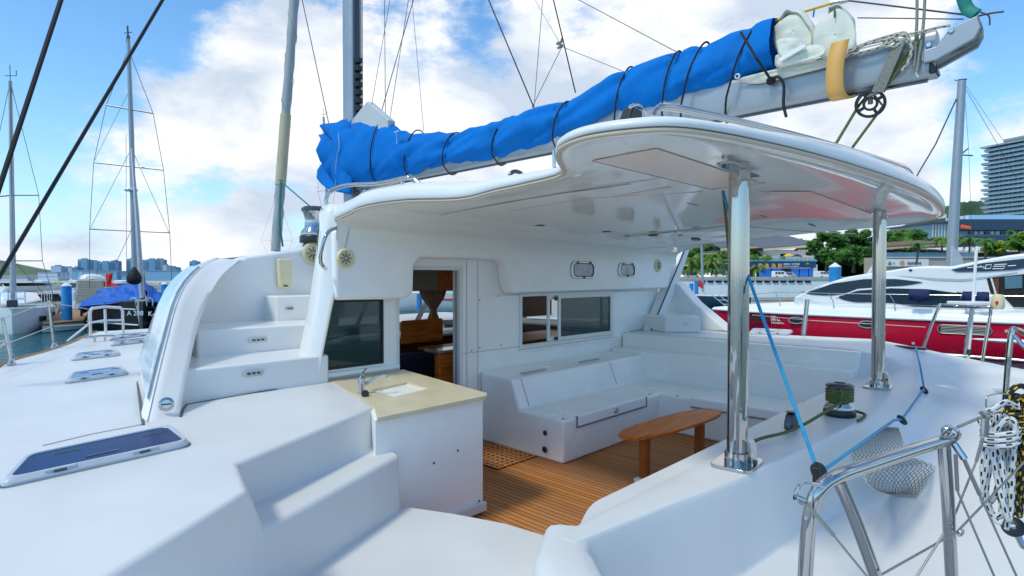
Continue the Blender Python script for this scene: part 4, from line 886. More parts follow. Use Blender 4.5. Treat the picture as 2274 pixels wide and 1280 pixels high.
# roller furled headsail beyond the mast
FA, FB = atY(655, -20, 10.5), atY(612, 558, 10.5)
m = MB(); pa = [FA.lerp(FB, k / 24) for k in range(25)]; m.tube(pa, [.085 + .008 * math.sin(k * 2.1) for k in range(25)], 12)
fs = m.build('furled_headsail', 'furl_grey', cat, smooth=True)
q = MB(); A = FA.lerp(FB, .48); B = FA.lerp(FB, .75); q.tube([A.lerp(B, k / 8) for k in range(9)], .096, 12); q.build('uv_strip', 'furl_tan', fs, smooth=True)
q = MB()
for k in range(5):
    pts = []
    for j in range(9):
        t = (k + j / 8) / 5; c = FA.lerp(FB, t); a_ = j / 8 * 2 * math.pi + k; pts.append(c + V(math.cos(a_), math.sin(a_), 0) * .097)
    q.tube(pts, .006, 4)
q.build('sail_wrap_edge', 'furl_tan', fs)
q = MB(); q.tube(smooth_path([atY(625, 400, 10.4), atY(622, 450, 10.4), atY(622, 500, 10.4), atY(628, 548, 10.4)], 4), .018, 6); q.tube([atY(620, 400, 10.4), atY(690, 460, 9.3)], .012, 6); q.build('sheet_line', 'green_strap', fs)
# standing rigging and lines; every one runs between real ends
def wire_(name, a, b, r, m_='wire', ext=0):
    a, b = Vector(a), Vector(b); a = a + (a - b) * ext
    return MB().tube([a, b], r, 6).build(name, m_, cat, smooth=True)
wire_('cap_shroud', V(MX - .1, MY, 18.4), atD(-100, 717, 4.2), .020, 'black_rope')
q_ = atX(783, -680, MX); wire_('lower_shroud', V(MX - .1, MY, q_.z), atD(-60, 714, 4.2), .015, 'black_rope')
wire_('shroud', V(MX + .1, MY, 12), atY(760, 400, 9.0) if 0 else atD(764, 440, 12), .010)
for a, b, r, m_ in (((1085, 0), (1186, 240), .007, 'black_rope'), ((1229, 0), (1278, 206), .007, 'black_rope'), ((1205, 0), (1186, 238), .0035, 'wire'), ((1188, 0), (1241, 92), .0035, 'wire'),
                    ((1248, 104), (1181, 240), .0035, 'wire'), ((1248, 104), (1387, 160), .0035, 'wire'), ((1285, 0), (1505, 117), .0045, 'wire'), ((907, 0), (866, 262), .004, 'wire'),
                    ((866, 0), (818, 275), .004, 'wire'), ((916, 10), (941, 292), .003, 'wire')):
    p, q_ = atX(*a, MX - .1), atX(*b, MX - .1); wire_('lazy_jack', p, q_, r, m_, ext=2.5 if a[1] <= 10 else 0)
for a, b, r in (((854, 0), (856, 259), .006), ((918, 0), (846, 252), .008), ((671, 0), (742, 330), .008)):
    p, q_ = atD(*a, 11.0), atD(*b, 11.0); wire_('starboard_shroud', p, q_, r, ext=3)
c = atX(1243, 95, MX - .1); MB().tube(smooth_path([c + V(0, -.03, .03), c + V(.02, 0, .01), c + V(-.02, .02, -.01), c + V(.02, -.02, -.03), c + V(0, .03, -.05)], 5), .012, 6).build('knot', 'brown_fleck_rope' if 0 else 'grey_rope', cat, smooth=True)
wire_('topping_lift', atX(1885, 2, MX), atX(2165, 36, MX), .006); wire_('reef_line', atX(1904, 40, MX), atX(2140, 43, MX), .004)
# ---- main sail folded on the boom and its cover
def catmull_tab(tab, k):
    return smooth_path([V(*t) for t in tab], k)
# rows: (px of top, py of top, px bottom, py bottom, half width)
top = [(722, 312), (745, 288), (775, 268), (820, 268), (856, 268), (900, 288), (950, 297), (1000, 300), (1060, 288), (1120, 272), (1180, 246), (1230, 238), (1280, 222), (1330, 192), (1400, 150), (1470, 130), (1540, 106), (1620, 80), (1690, 55), (1726, 42)]
bot = [(738, 398), (748, 410), (775, 416), (820, 408), (856, 398), (900, 390), (950, 378), (1000, 368), (1060, 356), (1120, 342), (1180, 322), (1230, 304), (1280, 290), (1330, 272), (1400, 250), (1470, 228), (1540, 209), (1620, 188), (1690, 166), (1722, 150)]
tz = [(atX(*p, MX).y, atX(*p, MX).z) for p in top]; bz = [(atX(*p, MX - .1).y, atX(*p, MX - .1).z) for p in bot]
tz.sort(); bz.sort(); y0c, y1c = max(tz[0][0], bz[0][0]), min(tz[-1][0], bz[-1][0]) + .0
m = MB(); rings = []; NY = 150; NS = 40
for i in range(NY + 1):
    y = lerp(y0c, y1c, i / NY); zt = itp(tz, y); zb = itp(bz, y); h = (zt - zb) / 2; zm = (zt + zb) / 2; ring = []
    u = i / NY; wd = lerp(.17, .20, u) + (.10 * ss((u - .8) / .1))
    for k in range(NS):
        a_ = 2 * math.pi * k / NS; ca, sa = math.cos(a_), math.sin(a_)
        tx = wd * math.copysign(abs(ca) ** .8, ca) * (1 - .30 * max(0, sa)); tzv = h * math.copysign(abs(sa) ** .85, sa)
        # folds run diagonally round the bundle
        f1 = noise.noise(V(y * 1.3 + sa * 1.0, ca * 1.3, sa * 1.5)); f2 = noise.noise(V(y * 4.2 + sa * 3.0 - ca, ca * 1.0, sa * .6 + 9)); w = -.012 + f1 * .06 + (.035 * (1 - 2.2 * abs(f2)) if abs(f2) < .45 else 0) * (.5 + u) * .95 + .010 * math.sin(y * 9 + sa * 4 + 3 * f1)
        for ty in TIES_Y: w -= .042 * math.exp(-abs((y + sa * .07 - ty) / .055) ** 1.4)
        d = V(ca, 0, sa * .9)
        ring.append(V(MX + tx, y, zm + tzv) + d * w)
    rings.append(ring)
m.loft(rings, True, False)
sc = m.build('sail_cover', 'canvas_blue', None, smooth=80); tag(sc, 'bright blue canvas sail cover lashed along the boom with black cords', 'sail cover')
# loose end of the cover hanging round the mast
m = MB(); rows = []
O_ = [(708, 300), (716, 310), (738, 322), (748, 332), (735, 352), (716, 380), (714, 398), (725, 412), (745, 422), (765, 428)]
I_ = [(770, 264), (775, 280), (778, 300), (780, 320), (782, 345), (782, 370), (783, 392), (783, 410), (783, 425), (783, 432)]
for (a, b) in zip(O_, I_):
    A, B = atX(*a, MX - .05), atX(*b, MX - .22); row = []
    for k in range(17):
        t = k / 16; p = A.lerp(B, t); p.x += .10 * math.sin(t * math.pi * 3 + p.z * 3) * (1 - .5 * t) - .12 * math.sin(math.pi * t) + .03 * noise.noise(p * 4); row.append(p)
    rows.append(row)
m.loft(rows, False, False); m.build('cover_flap', 'canvas_blue', sc, smooth=80, solid=.006)
q = MB(); q.tube(smooth_path([atX(751, 295, MX - .32), atX(753, 330, MX - .32), atX(748, 345, MX - .33), atX(745, 385, MX - .33), atX(746, 412, MX - .3)], 4), .004, 5); q.build('zip_line', 'line_white', sc)
for px, py in ((880, 293),): 
    c = atX(px, py, MX - .26); MB().obox(c, V(0, .05, 0), V(.006, 0, 0), V(0, 0, .010)).build('cover_buckle', 'brushed_steel', sc, bevel=.004); MB().tube([c, c + V(0, -.01, -.16)], .003, 5).build('buckle_cord', 'line_white', sc)
c = atX(1638, 170, MX - .25); MB().lathe([(.022, 0), (.022, .006), (.010, .008), (.008, 0)], c, (-1, 0, 0), 16).build('eyelet', 'brushed_steel', sc)
# cords round cover and boom: each its own loop
for (px, py), ty in zip(TIES_PX, TIES_Y):
    if px in (850,): pass
    zt = itp(tz, ty) + .0; zb = BZ0 - .02; h = (zt - zb) / 2; zm = (zt + zb) / 2; P = []
    u = (ty - y0c) / (y1c - y0c); wd = lerp(.17, .20, u) + .10 * ss((u - .8) / .1)
    for k in range(36):
        a_ = 2 * math.pi * k / 36; ca, sa = math.cos(a_), math.sin(a_)
        wz = wd * (1 - .30 * max(0, sa)) * (1 if sa > -.55 else lerp(1, .5, (-.55 - sa) / .45))
        ph = {1650: .22, 1545: .18}.get(px, .10)
        P.append(V(MX + math.copysign(abs(ca) ** .8, ca) * wz * 1.03, ty - sa * ph * .6, zm + math.copysign(abs(sa) ** .85, sa) * h * 1.02))
    o = MB().tube(P, .0085, 7, cyc=True).build('lashing_cord', 'black_rope', None, smooth=True)
    tag(o, {850: 'black cord round the blue cover nearest the mast', 925: 'second black cord from the mast round the blue cover', 1010: 'third black cord from the mast round the blue cover', 1120: 'black cord round the blue cover above the lifting eye', 1255: 'black cord round the blue cover above the hardtop kink',
            1392: 'black cord round the blue cover left of the hardtop rail corner', 1497: 'black cord round the blue cover above the hardtop rail corner', 1545: 'slanting black cord round cover and bare boom', 1650: 'last black cord round the cover, knotted beside the folded sail'}[px], 'cord', 'cords lashing the sail cover to the boom')
    if px == 1650:
        c = atX(1712, 180, MX - .12); MB().lathe([(0, -.035), (.028, -.02), (.034, 0), (.028, .02), (0, .035)], c, (0, .3, 1), 12).build('knot', 'black_rope', o, smooth=True)
        MB().tube(smooth_path([c, c + V(-.03, -.06, .01), c + V(-.02, -.10, -.06), c + V(-.02, -.10, -.2), c + V(-.02, -.12, -.30)], 5), .011, 7).build('cord_tail', 'black_rope', o, smooth=True)
        MB().tube([atX(1645, 72, MX - .26), atX(1680, 130, MX - .27), atX(1712, 178, MX - .15)], .010, 7).build('cord_lead', 'black_rope', o, smooth=True)
# folded sail at the aft end
sl_ = thing('folded_mainsail', (MX, atX(1780, 150, MX).y, 3.45), 'off white mainsail leech folded in thick loops on the boom end', 'sail')
def sheet(pts, w, name='sail_fold', m_='sail_cloth', xo=0, lab=None):
    P = smooth_path([atX(*p, MX + xo) for p in pts], 6); rows = []
    for i, p in enumerate(P):
        rows.append([p + V(x, .02 * math.sin(x * 9 + i * .4), .012 * math.sin(x * 14 + i)) for x in [(-w + 2 * w * k / 8) for k in range(9)]])
    return MB().loft(rows, False, False).build(name, m_, sl_, smooth=80, solid=.008)
def foldpanel(px, xo, name='sail_fold', bulge=.02):
    """a bulging cloth panel standing on edge in the boom's long direction"""
    c = V(0, 0, 0); P = smooth_path([atX(*p, MX + xo) for p in px], 3, True)
    for p in P: c += p
    c /= len(P); rows = []
    for t in (1, .85, .6, .35, .12, .01): rows.append([c.lerp(p, t) + V(-bulge * (1 - t * t) + .014 * t * math.sin(5 * t + i * .45), 0, 0) for i, p in enumerate(P)])
    return MB().loft(rows, True, False).build(name, 'sail_cloth', sl_, smooth=80, solid=.006)
foldpanel([(1722, 60), (1760, 30), (1778, 20), (1800, 45), (1812, 90), (1790, 110), (1735, 118), (1718, 100)], -.05)
foldpanel([(1812, 60), (1850, 25), (1868, 20), (1890, 40), (1902, 75), (1898, 110), (1880, 128), (1850, 138), (1812, 120), (1806, 90)], -.12, bulge=.018)
foldpanel([(1726, 95), (1745, 85), (1772, 84), (1784, 100), (1770, 118), (1735, 128)], -.20)
foldpanel([(1724, 125), (1770, 108), (1815, 98), (1835, 112), (1820, 128), (1770, 142), (1725, 150)], -.17, bulge=.02)
foldpanel([(1640, 178), (1700, 160), (1790, 140), (1860, 122), (1880, 128), (1850, 146), (1760, 168), (1680, 186)], -.11, bulge=.01)
MB().prism([atX(1728, 130, MX - .23), atX(1786, 97, MX - .23), atX(1790, 104, MX - .23), atX(1732, 138, MX - .23)], (.02, 0, 0)).build('sail_batten', 'yacht_white', sl_, bevel=.003)
sheet([(1740, 50), (1775, 32), (1800, 60), (1812, 100), (1822, 115), (1840, 70), (1856, 28), (1880, 30), (1897, 80), (1890, 118)], .13, xo=.05)
MB().box(atX(1851, 38, MX - .17), atX(1857, 24, MX - .13)).build('leech_tab', 'dark_metal', sl_)
# white head of the sail by the mast
m = MB(); A, B, Cc = atX(779, 268, MX - .16), atX(815, 224, MX - .1), atX(862, 266, MX - .16)
P = [A, A.lerp(B, .5), B, B.lerp(Cc, .5), Cc, atX(862, 290, MX - .1), atX(779, 290, MX - .1)]; m.prism(P, (.12, 0, 0)); m.build('sail_head', 'sail_white', sl_, bevel=.02)
MB().tube([atX(1722, 46, MX), atX(1790, 25, MX), atX(1846, 8, MX)], .010, 6).build('outhaul', 'yellow_cloth', sl_)
MB().tube([atX(1846, 8, MX), atX(1870, 3, MX), atX(1885, 2, MX)], [.022, .02, .01], 8).build('outhaul_shackle', 'brushed_steel', sl_, smooth=True)
MB().tube([atX(1808, 22, MX), atX(1806, 38, MX)], .006, 6).build('tell_tale', 'canvas_blue', sl_)
# orange band, green strap
m = MB(); P = smooth_path([atX(1866, 92, MX - .20), atX(1857, 130, MX - .22), atX(1853, 170, MX - .22), atX(1856, 205, MX - .20), atX(1868, 220, MX - .14), atX(1885, 214, MX), atX(1892, 203, MX + .08), atX(1880, 200, MX + .1)], 6)
rows = []
for p in P: rows.append([p + V(0, dy, dy * .2) for dy in (-.07, .0, .07)])
rows2 = [[p + V(0, d, 0) for d in (-.055, 0, .055)] for p in P]
o = m.loft(rows2, False, False).build('webbing_band', 'orange_band', None, smooth=80, solid=.012); tag(o, 'wide mustard yellow webbing strap looped round the boom beside the folded sail', 'strap')
o = MB().tube(smooth_path([atX(2133, -30, MX - .05), atX(2140, 0, MX - .05), atX(2150, 22, MX - .05), atX(2168, 32, MX - .08)], 5), .035, 10, flat=.35).build('green_strap', 'green_strap', None, smooth=True); tag(o, 'dark green webbing strap tied to the boom tip', 'strap')
# reefing lines bundled at the boom end
ROPE_UV.update({'rope_bundle', 'coiled_rope', 'mainsheet_rope', 'winch_rope', 'rope_turn', 'rope_tail'})
rb = thing('reefing_ropes', tuple(atX(1960, 110, MX)), 'tangle of flecked grey reefing ropes hitched over the boom above the block', 'rope')
for pts, r, m_ in (([(1884, 118), (1920, 100), (1960, 90), (2000, 76), (2014, 74)], .010, 'brown_fleck_rope'), ([(1884, 112), (1930, 94), (1975, 80), (2008, 72)], .010, 'brown_fleck_rope'), ([(1890, 122), (1940, 110), (1970, 98), (1996, 84)], .011, 'brown_fleck_rope'), ([(2010, 78), (2040, 72), (2090, 60), (2110, 58)], .009, 'brown_fleck_rope'),
                   ([(1960, 92), (1985, 86), (2000, 96), (1980, 104), (1965, 98), (1990, 78), (2012, 80)], .012, 'brown_fleck_rope'), ([(2010, 78), (2022, 95), (2024, 115), (2016, 140), (2002, 158)], .011, 'brown_fleck_rope')):
    MB().tube(smooth_path([atX(*p, MX - .13) for p in pts], 5), r, 8).build('rope_bundle', m_, rb, smooth=True)
q = MB()
for k in range(6): q.tube([atX(1990 + k * 4.2, 92 - k, MX - .12 - .004 * k), atX(1938 + k * 4.5, 205, MX - .10)], .0075, 6)
q.build('rope_fall', 'grey_rope', rb, smooth=True)
q = MB(); q.tube([atX(2036, 88, MX - .10), atX(1975, 172, MX - .10), atX(1956, 205, MX - .08)], .009, 6); q.tube([atX(2048, 84, MX - .10), atX(1985, 170, MX - .10), atX(1962, 205, MX - .08)], .008, 6); q.build('rope_fall', 'green_rope', rb, smooth=True)
q = MB()
for a, b, c_ in (((2036, -30), (2036, 50), (2030, 150)), ((2055, -30), (2050, 60), (2036, 160)), ): q.tube(smooth_path([atX(*a, MX - .1), atX(*b, MX - .1), atX(*c_, MX - .1)], 4), .009, 6)
q.build('hanging_line', 'grey_rope', rb, smooth=True)
q = MB(); q.tube(smooth_path([atX(2036, 150, MX - .1), atX(2035, 165, MX - .1), atX(2040, 172, MX - .1)], 3), .005, 5); q.build('hanging_line', 'line_white', rb)
q = MB(); q.tube(smooth_path([atX(2172, 36, MX), atX(2200, 30, MX), atX(2230, 26, MX)], 4), .006, 6); q.tube(smooth_path([atX(2178, 28, MX), atX(2196, 36, MX), atX(2198, 56, MX)], 4), .005, 6); q.build('loose_tail', 'wire', rb)
# mainsheet block and its rope down to the hardtop
bc = atX(1933, 231, MX - .05); R_ = 30 * bc.dot(HX) / 1274
blk = thing('mainsheet_block', tuple(bc), 'big black slotted pulley block hanging under the boom end', 'pulley')
axis = (CAM - bc).normalized(); axis = (axis + V(-.5, 0, 0) * .4).normalized()
u = V(0, 0, 1); u = (u - axis * u.dot(axis)).normalized(); v = axis.cross(u)
for s_ in (-1, 1):
    c = bc + axis * .03 * s_; m = MB(); n = 40
    prof = [(R_, -.006), (R_, .006), (R_ * .80, .008), (R_ * .80, -.008)]
    m.lathe(prof + [prof[0]], c, axis, 40, caps=False); m.lathe([(R_ * .50, -.006), (R_ * .50, .006), (R_ * .34, .008), (R_ * .34, -.008), (R_ * .50, -.006)], c, axis, 30, caps=False)
    for k in range(4):
        a_ = k * math.pi / 2 + .5; d = u * math.cos(a_) + v * math.sin(a_); t_ = v * math.cos(a_) - u * math.sin(a_); m.obox(c + d * R_ * .65, d * R_ * .18, t_ * R_ * .10, axis * .005)
    m.build('cheek', 'black', blk, smooth=40)
MB().lathe([(R_ * .95, -.02), (R_ * .86, 0), (R_ * .95, .02)], bc, axis, 32, caps=False).build('sheave', 'dark_metal', blk, smooth=True)
MB().tube([bc, bc + u * R_ * .6 + axis * .02, atX(1948, 206, MX - .08)], .016, 8).build('lashing', 'grey_rope', blk, smooth=True)
m = MB(); side = v
e1, e2 = atZ(1853, 322, 2.56), atZ(1886, 333, 2.56)
e1 = atX(1850, 330, 4.4); e2 = atX(1884, 340, 4.6)
s1 = bc - v * R_ * .95 if atX(1905, 235, MX) is None else atX(1905, 238, MX - .05); s2 = atX(1961, 236, MX - .05)
m.tube([e1, s1, bc + u * R_ * .93, s2, e2], .010, 8)
o = m.build('mainsheet_rope', 'green_rope', None, smooth=True); tag(o, 'two green flecked rope parts running from the hanging pulley down to the hardtop', 'rope')
# ================================================================ deck gear
def hatch(cs, name_pane, th=.032, lab=None):
    """cs: four corners, counter clockwise, on the deck"""
    P = round_poly(cs, .07, 5); c = sum((V(*p) for p in cs), V(0, 0, 0)) / 4; n = V(0, 0, 1)
    sc_ = lambda p, k: c + (p - c) * k
    L = (V(*cs[1]) - V(*cs[0])).length; W_ = (V(*cs[2]) - V(*cs[1])).length
    def ins(p, d): q = p - c; return c + V(q.x, q.y, q.z) * (1 - d / (q.length + 1e-6))
    def inset(d):
        ux = (V(*cs[1]) - V(*cs[0])).normalized(); uy = (V(*cs[3]) - V(*cs[0])).normalized()
        return round_poly([V(*cs[0]) + ux * d + uy * d, V(*cs[1]) - ux * d + uy * d, V(*cs[2]) - ux * d - uy * d, V(*cs[3]) + ux * d - uy * d], .055, 5)
    rings = [[p - n * .01 for p in P], [p + n * .012 for p in P], [p + n * (th - .012) for p in inset(.008)], [p + n * th for p in inset(.018)], [p + n * th for p in inset(.034)], [p + n * (th - .006) for p in inset(.037)]]
    o = MB().loft(rings, True, False).build('deck_hatch', 'hatch_frame', cat, smooth=40, label=lab)
    MB().add([p + n * (th - .005) for p in inset(.036)], [tuple(range(24))]).build('pane', name_pane, o)
    r0 = [p + n * .001 for p in round_poly([V(*q) + (V(*q) - c) * .02 for q in cs], .07, 5)]; MB().add(r0, [tuple(range(24))]).build('gasket', 'seam', o)
    ux = (V(*cs[1]) - V(*cs[0])).normalized(); uy = (V(*cs[3]) - V(*cs[0])).normalized()
    for t in (.28, .72):
        a = V(*cs[0]) + ux * L * t; MB().obox(a + uy * .018 + n * (th - .004), ux * L * .075, uy * .013, n * .006).build('hinge', 'hatch_frame', o, bevel=.004)
        q = MB(); q.obox(a + uy * .006 + n * .022, ux * L * .03, uy * .005, n * .005); q.build('hinge_pin', 'dark_metal', o)
    for t in (.25, .75):
        a = V(*cs[3]) + ux * L * t - uy * .12 + n * (th - .0055); MB().obox(a, ux * L * .07, uy * .016, n * .002).build('dog_handle', 'black', o, bevel=.002)
    a = c - uy * W_ * .22 + n * (th - .005); MB().obox(a, ux * L * .09, uy * .014, n * .003).build('pull_handle', 'dark_metal', o, bevel=.003)
    return o
def zq(pts, z): return [tuple(atZ(*p, z)) for p in pts]
def dz(x, y): return itp([(4.6, .9), (5.8, .95), (7, 1.0), (9, 1.05)], y)
hatch(zq([(-8, 1087), (425, 990), (385, 952), (52, 1022)], .905), 'hatch_pane')
def on_deck(px, py):
    p = atZ(px, py, .95)
    for _ in range(8): p = atZ(px, py, dz(p.x, p.y) + .004)
    return tuple(p)
for q4 in ([(144, 853), (286, 832), (273, 818), (156, 834)], [(157, 802), (267, 790), (262, 780), (166, 790)], [(244, 769), (338, 759), (330, 754), (252, 762)], [(240, 757), (345, 745), (335, 741), (262, 748)]):
    hatch([on_deck(*p) for p in q4], 'hatch_pane_light', .03)
# starboard deck hatch
hatch(zq([(1662, 742), (1752, 745), (1762, 737), (1670, 733)], 1.003), 'hatch_pane_light', .03)
# deck cleat near bow
p = V(*on_deck(222, 758)); MB().tube(smooth_path([p + V(-.15, 0, .05), p + V(-.05, 0, .06), p + V(.05, 0, .06), p + V(.15, 0, .05)], 3), .014, 6).tube([p + V(-.05, 0, 0), p + V(-.05, 0, .06)], .014, 6).tube([p + V(.05, 0, 0), p + V(.05, 0, .06)], .014, 6).build('deck_cleat', 'brushed_steel', cat, smooth=True)
# stanchions and guard lines, port
sp = [((26, 810), (6, 705)), ((121, 772), (108, 668))]
tops = []
for b, t in sp:
    B = V(*on_deck(*b)); d = B.dot(HX); T = atD(t[0], t[1], (B - CAM).dot(HX) - .0); tops.append((B, T))
    o = MB().tube([B, T], .016, 10).build('stanchion', 'steel', cat, smooth=True); MB().lathe([(.035, 0), (.035, .006), (.022, .03), (.02, .05)], B, (0, 0, 1), 14).build('stanchion_foot', 'steel', o, smooth=True)
bow = [((201, 748), (200, 686)), ((235, 741), (233, 682)), ((274, 739), (272, 684))]
BT = []
for b, t in bow:
    B = V(*on_deck(*b)); T = atD(*t, (B - CAM).dot(HX)); BT.append((B, T))
pm = MB(); 
for i, (B, T) in enumerate(BT): MB().tube([B, T + V(0, 0, -.03)], .016, 8).build('pulpit_leg', 'white_alu', cat, smooth=True)
T0, T1, T2 = (t[1] for t in BT); P = [T0 + V(0, 0, -.14), T0 + V(0, 0, -.05), T0.lerp(T1, .12), T0.lerp(T1, .3), T1, T1.lerp(T2, .7), T1.lerp(T2, .88), T2 + V(0, 0, -.05), T2 + V(0, 0, -.14)]; MB().tube(smooth_path(P, 3), .018, 8).build('pulpit_rail', 'white_alu', cat, smooth=True)
MB().tube([B.lerp(T, .5) for B, T in BT], .014, 8).build('pulpit_rail', 'white_alu', cat, smooth=True)
MB().tube([BT[0][0].lerp(BT[0][1], .5), BT[0][0] + V(-.3, -.45, 0)], .012, 8).build('pulpit_brace', 'white_alu', cat, smooth=True)
for k in (.97, .45):
    a = tops[0][0].lerp(tops[0][1], k); b = tops[1][0].lerp(tops[1][1], k); c = BT[0][0].lerp(BT[0][1], k)
    q = MB(); q.tube([a + (a - b) * .8, a, b, c], .0045, 5); q.build('guard_line', 'line_white', cat)
# tied fender line on the first stanchion
q = MB(); a = tops[0][0].lerp(tops[0][1], .5); q.tube(smooth_path([a + V(-.5, -.2, -.1), a + V(-.25, -.1, -.02), a, a + V(-.05, .02, -.06), a + V(-.15, 0, -.25), a + V(-.3, -.2, -.4)], 5), .012, 6); q.build('fender_line', 'line_white', cat, smooth=True)
# ---- starboard stern rail with seat and aerial
def deckz(px, py):
    p = atZ(px, py, .85)
    for _ in range(12): p = atZ(px, py, hz(p.x, p.y))
    return p
def at_same(px, py, p): return atD(px, py, (p - CAM).dot(HX))
r1, r2, r3 = deckz(2050, 778), deckz(2142, 790), deckz(2182, 803)
t0 = at_same(2052, 770, r1); P = [r1, t0, at_same(2058, 752, r1), at_same(2084, 684, r1), at_same(2094, 678, r1), at_same(2130, 681, r2), at_same(2190, 683, r3), at_same(2200, 690, r3), at_same(2186, 775, r3), r3]
MB().tube(smooth_path(P, 5), .017, 10).build('stern_rail', 'steel', cat, smooth=True)
MB().tube([r2, at_same(2158, 680, r2)], .017, 10).build('stern_rail_post', 'steel', cat, smooth=True)
c = at_same(2162, 674, r2); st = MB().obox(c, RX * .20, HX * .17, V(0, 0, .022)).build('rail_seat', 'yacht_white', cat, bevel=.015)
an = MB().tube([at_same(2150, 796, r2), at_same(2160, 690, r2), at_same(2168, 560, r2), at_same(2171, 548, r2)], .016, 10).build('aerial_pole', 'yacht_white', cat, smooth=True)
MB().tube([at_same(2151, 790, r2), at_same(2152, 776, r2)], .018, 10).build('aerial_foot', 'dark_metal', an)
lb_ = thing('lifebuoy_lamp', tuple(at_same(2216, 673, r3)), 'small cream floating rescue light clamped to the starboard stern rail', 'rescue light')
c = at_same(2216, 673, r3); MB().lathe([(0, .10), (.045, .095), (.06, .07), (.062, -.04), (.05, -.07), (0, -.075)], c, (0, 0, 1), 20).build('lamp_body', 'yellow_plastic', lb_, smooth=50); MB().obox(c + (CAM - c).normalized() * .06, RX * .025, HX * .004, V(0, 0, .02)).build('red_label', 'red_cloth', lb_)
# right edge rail
r4, r5 = deckz(2228, 822), deckz(2238, 850)
p = atD(2234, 868, 3.6); P = [p, atD(2240, 790, 3.6), atD(2247, 738, 3.6), atD(2256, 732, 3.6), atD(2300, 752, 3.5)]
MB().tube(smooth_path([atD(2232, 905, 3.6)] + P, 5), .016, 10).build('stern_rail', 'steel', cat, smooth=True)
MB().tube([atD(2252, 745, 3.6), atD(2300, 800, 3.5)], .013, 8).build('stern_rail_brace', 'steel', cat, smooth=True)
# ---- near pushpit tubes (transom gate), lifeline fittings
def T_(pts, r, name, m_='steel', n=6, par=None, seg=16): return MB().tube(smooth_path([atD(x, y, d) for x, y, d in pts], n), r, seg).build(name, m_, par or cat, smooth=True)
gate = T_([(1786, 1330, 1.42), (1793, 1200, 1.42), (1803, 1130, 1.42), (1822, 1085, 1.42), (1860, 1058, 1.44), (1930, 1033, 1.50), (2020, 1003, 1.58), (2095, 979, 1.66), (2112, 972, 1.68)], .0175, 'gate_rail', n=8, seg=24)
T_([(1863, 1068, 1.46), (1905, 1170, 1.47), (1965, 1340, 1.48)], .0165, 'gate_brace', seg=20)
T_([(2096, 985, 1.66), (2106, 1130, 1.66), (2116, 1340, 1.66)], .0165, 'gate_post', seg=20)
# eye rings and toggles
def ring_(c, r, t, ax, par, name='shackle'):
    ax = V(*ax).normalized(); u = ax.orthogonal().normalized(); v = ax.cross(u); return MB().tube([c + (u * math.cos(a) + v * math.sin(a)) * r for a in [k * math.pi / 12 for k in range(24)]], t, 8, cyc=True).build(name, 'steel', par, smooth=True)
e = atD(2112, 962, 1.66); ring_(e, .020, .0055, (.9, -.2, .3), cat); ring_(e + V(.004, .01, .004), .016, .005, (.3, .9, .5), cat)
e2_ = atD(1788, 1108, 1.40)
T_([(1838, 1083, 1.41), (1800, 1075, 1.40), (1775, 1080, 1.39), (1768, 1100, 1.385), (1778, 1116, 1.385), (1800, 1122, 1.39)], .0045, 'shackle', seg=8)
T_([(1765, 1104, 1.385), (1786, 1112, 1.385)], .008, 'shackle_pin', seg=10)
def line(a, b, r, m_='wire_steel', name='guard_wire'):
    A, B = atD(*a), atD(*b); return MB().tube([A, B], r, 8).build(name, m_, cat, smooth=True)
line((1790, 1118, 1.385), (1852, 1190, 1.36), .0052); line((1850, 1188, 1.36), (1935, 1292, 1.32), .0028)
line((2118, 985, 1.66), (2142, 1020, 1.64), .010, 'steel', 'toggle'); line((2140, 1018, 1.64), (2176, 1100, 1.62), .0055, 'wire_steel'); line((2176, 1100, 1.62), (2262, 1290, 1.56), .003)
line((2122, 1010, 1.62), (2126, 1090, 1.62), .0050); line((2126, 1090, 1.62), (2212, 1290, 1.56), .003)
line((2128, 948, 1.66), (2180, 926, 1.72), .0045, 'grey_rope', 'lanyard')
line((2188, 925, 1.72), (2186, 970, 1.72), .010, 'steel', 'turnbuckle'); line((2183, 972, 1.72), (2168, 1025, 1.72), .0045); line((2168, 1025, 1.72), (2118, 1150, 1.7), .003); line((2096, 1185, 1.55), (2030, 1290, 1.5), .003)
line((1960, 1275, 1.45), (2125, 1182, 1.62), .003); line((2125, 1182, 1.62), (2290, 1010, 1.8), .003); ring_(atD(2134, 1184, 1.62), .010, .003, (.3, .6, .2), cat)
T_([(2190, 905, 1.72), (2192, 882, 1.72), (2215, 875, 1.74), (2240, 876, 1.76)], .002, 'guard_wire', 'wire_steel', seg=6)
ring_(atD(2190, 918, 1.72), .013, .005, (.4, .2, .8), cat)
# deck block at the gate foot
db = atD(2250, 1170, 2.2); o = MB().lathe([(.032, -.010), (.038, -.005), (.038, .005), (.032, .010), (.010, .010), (.010, -.010), (.032, -.010)], db, (CAM - db) + V(0, 0, .8), 28, caps=False).build('deck_fairlead', 'black', cat, smooth=40)
MB().tube([db, db + V(-.02, -.03, -.06), db + V(-.02, -.05, -.07)], .012, 10).build('fairlead_stem', 'steel', o, smooth=True)
# moulded lids on the quarter deck
for px, py, a in ((2108, 861, .10), (2222, 868, .06)):
    p = deckz(px, py) + V(0, 0, .004); MB().lathe([(a, 0), (a, .004), (a * .8, .007), (0, .007)], p, (0, 0, 1), 24).build('flush_cleat', 'alu_frame', cat, smooth=40)
MB().obox(deckz(2022, 776) + V(0, 0, .02), V(.05, .16, 0), V(.03, -.01, 0), V(0, 0, .015)).build('mooring_cleat', 'dark_metal', cat, bevel=.01)
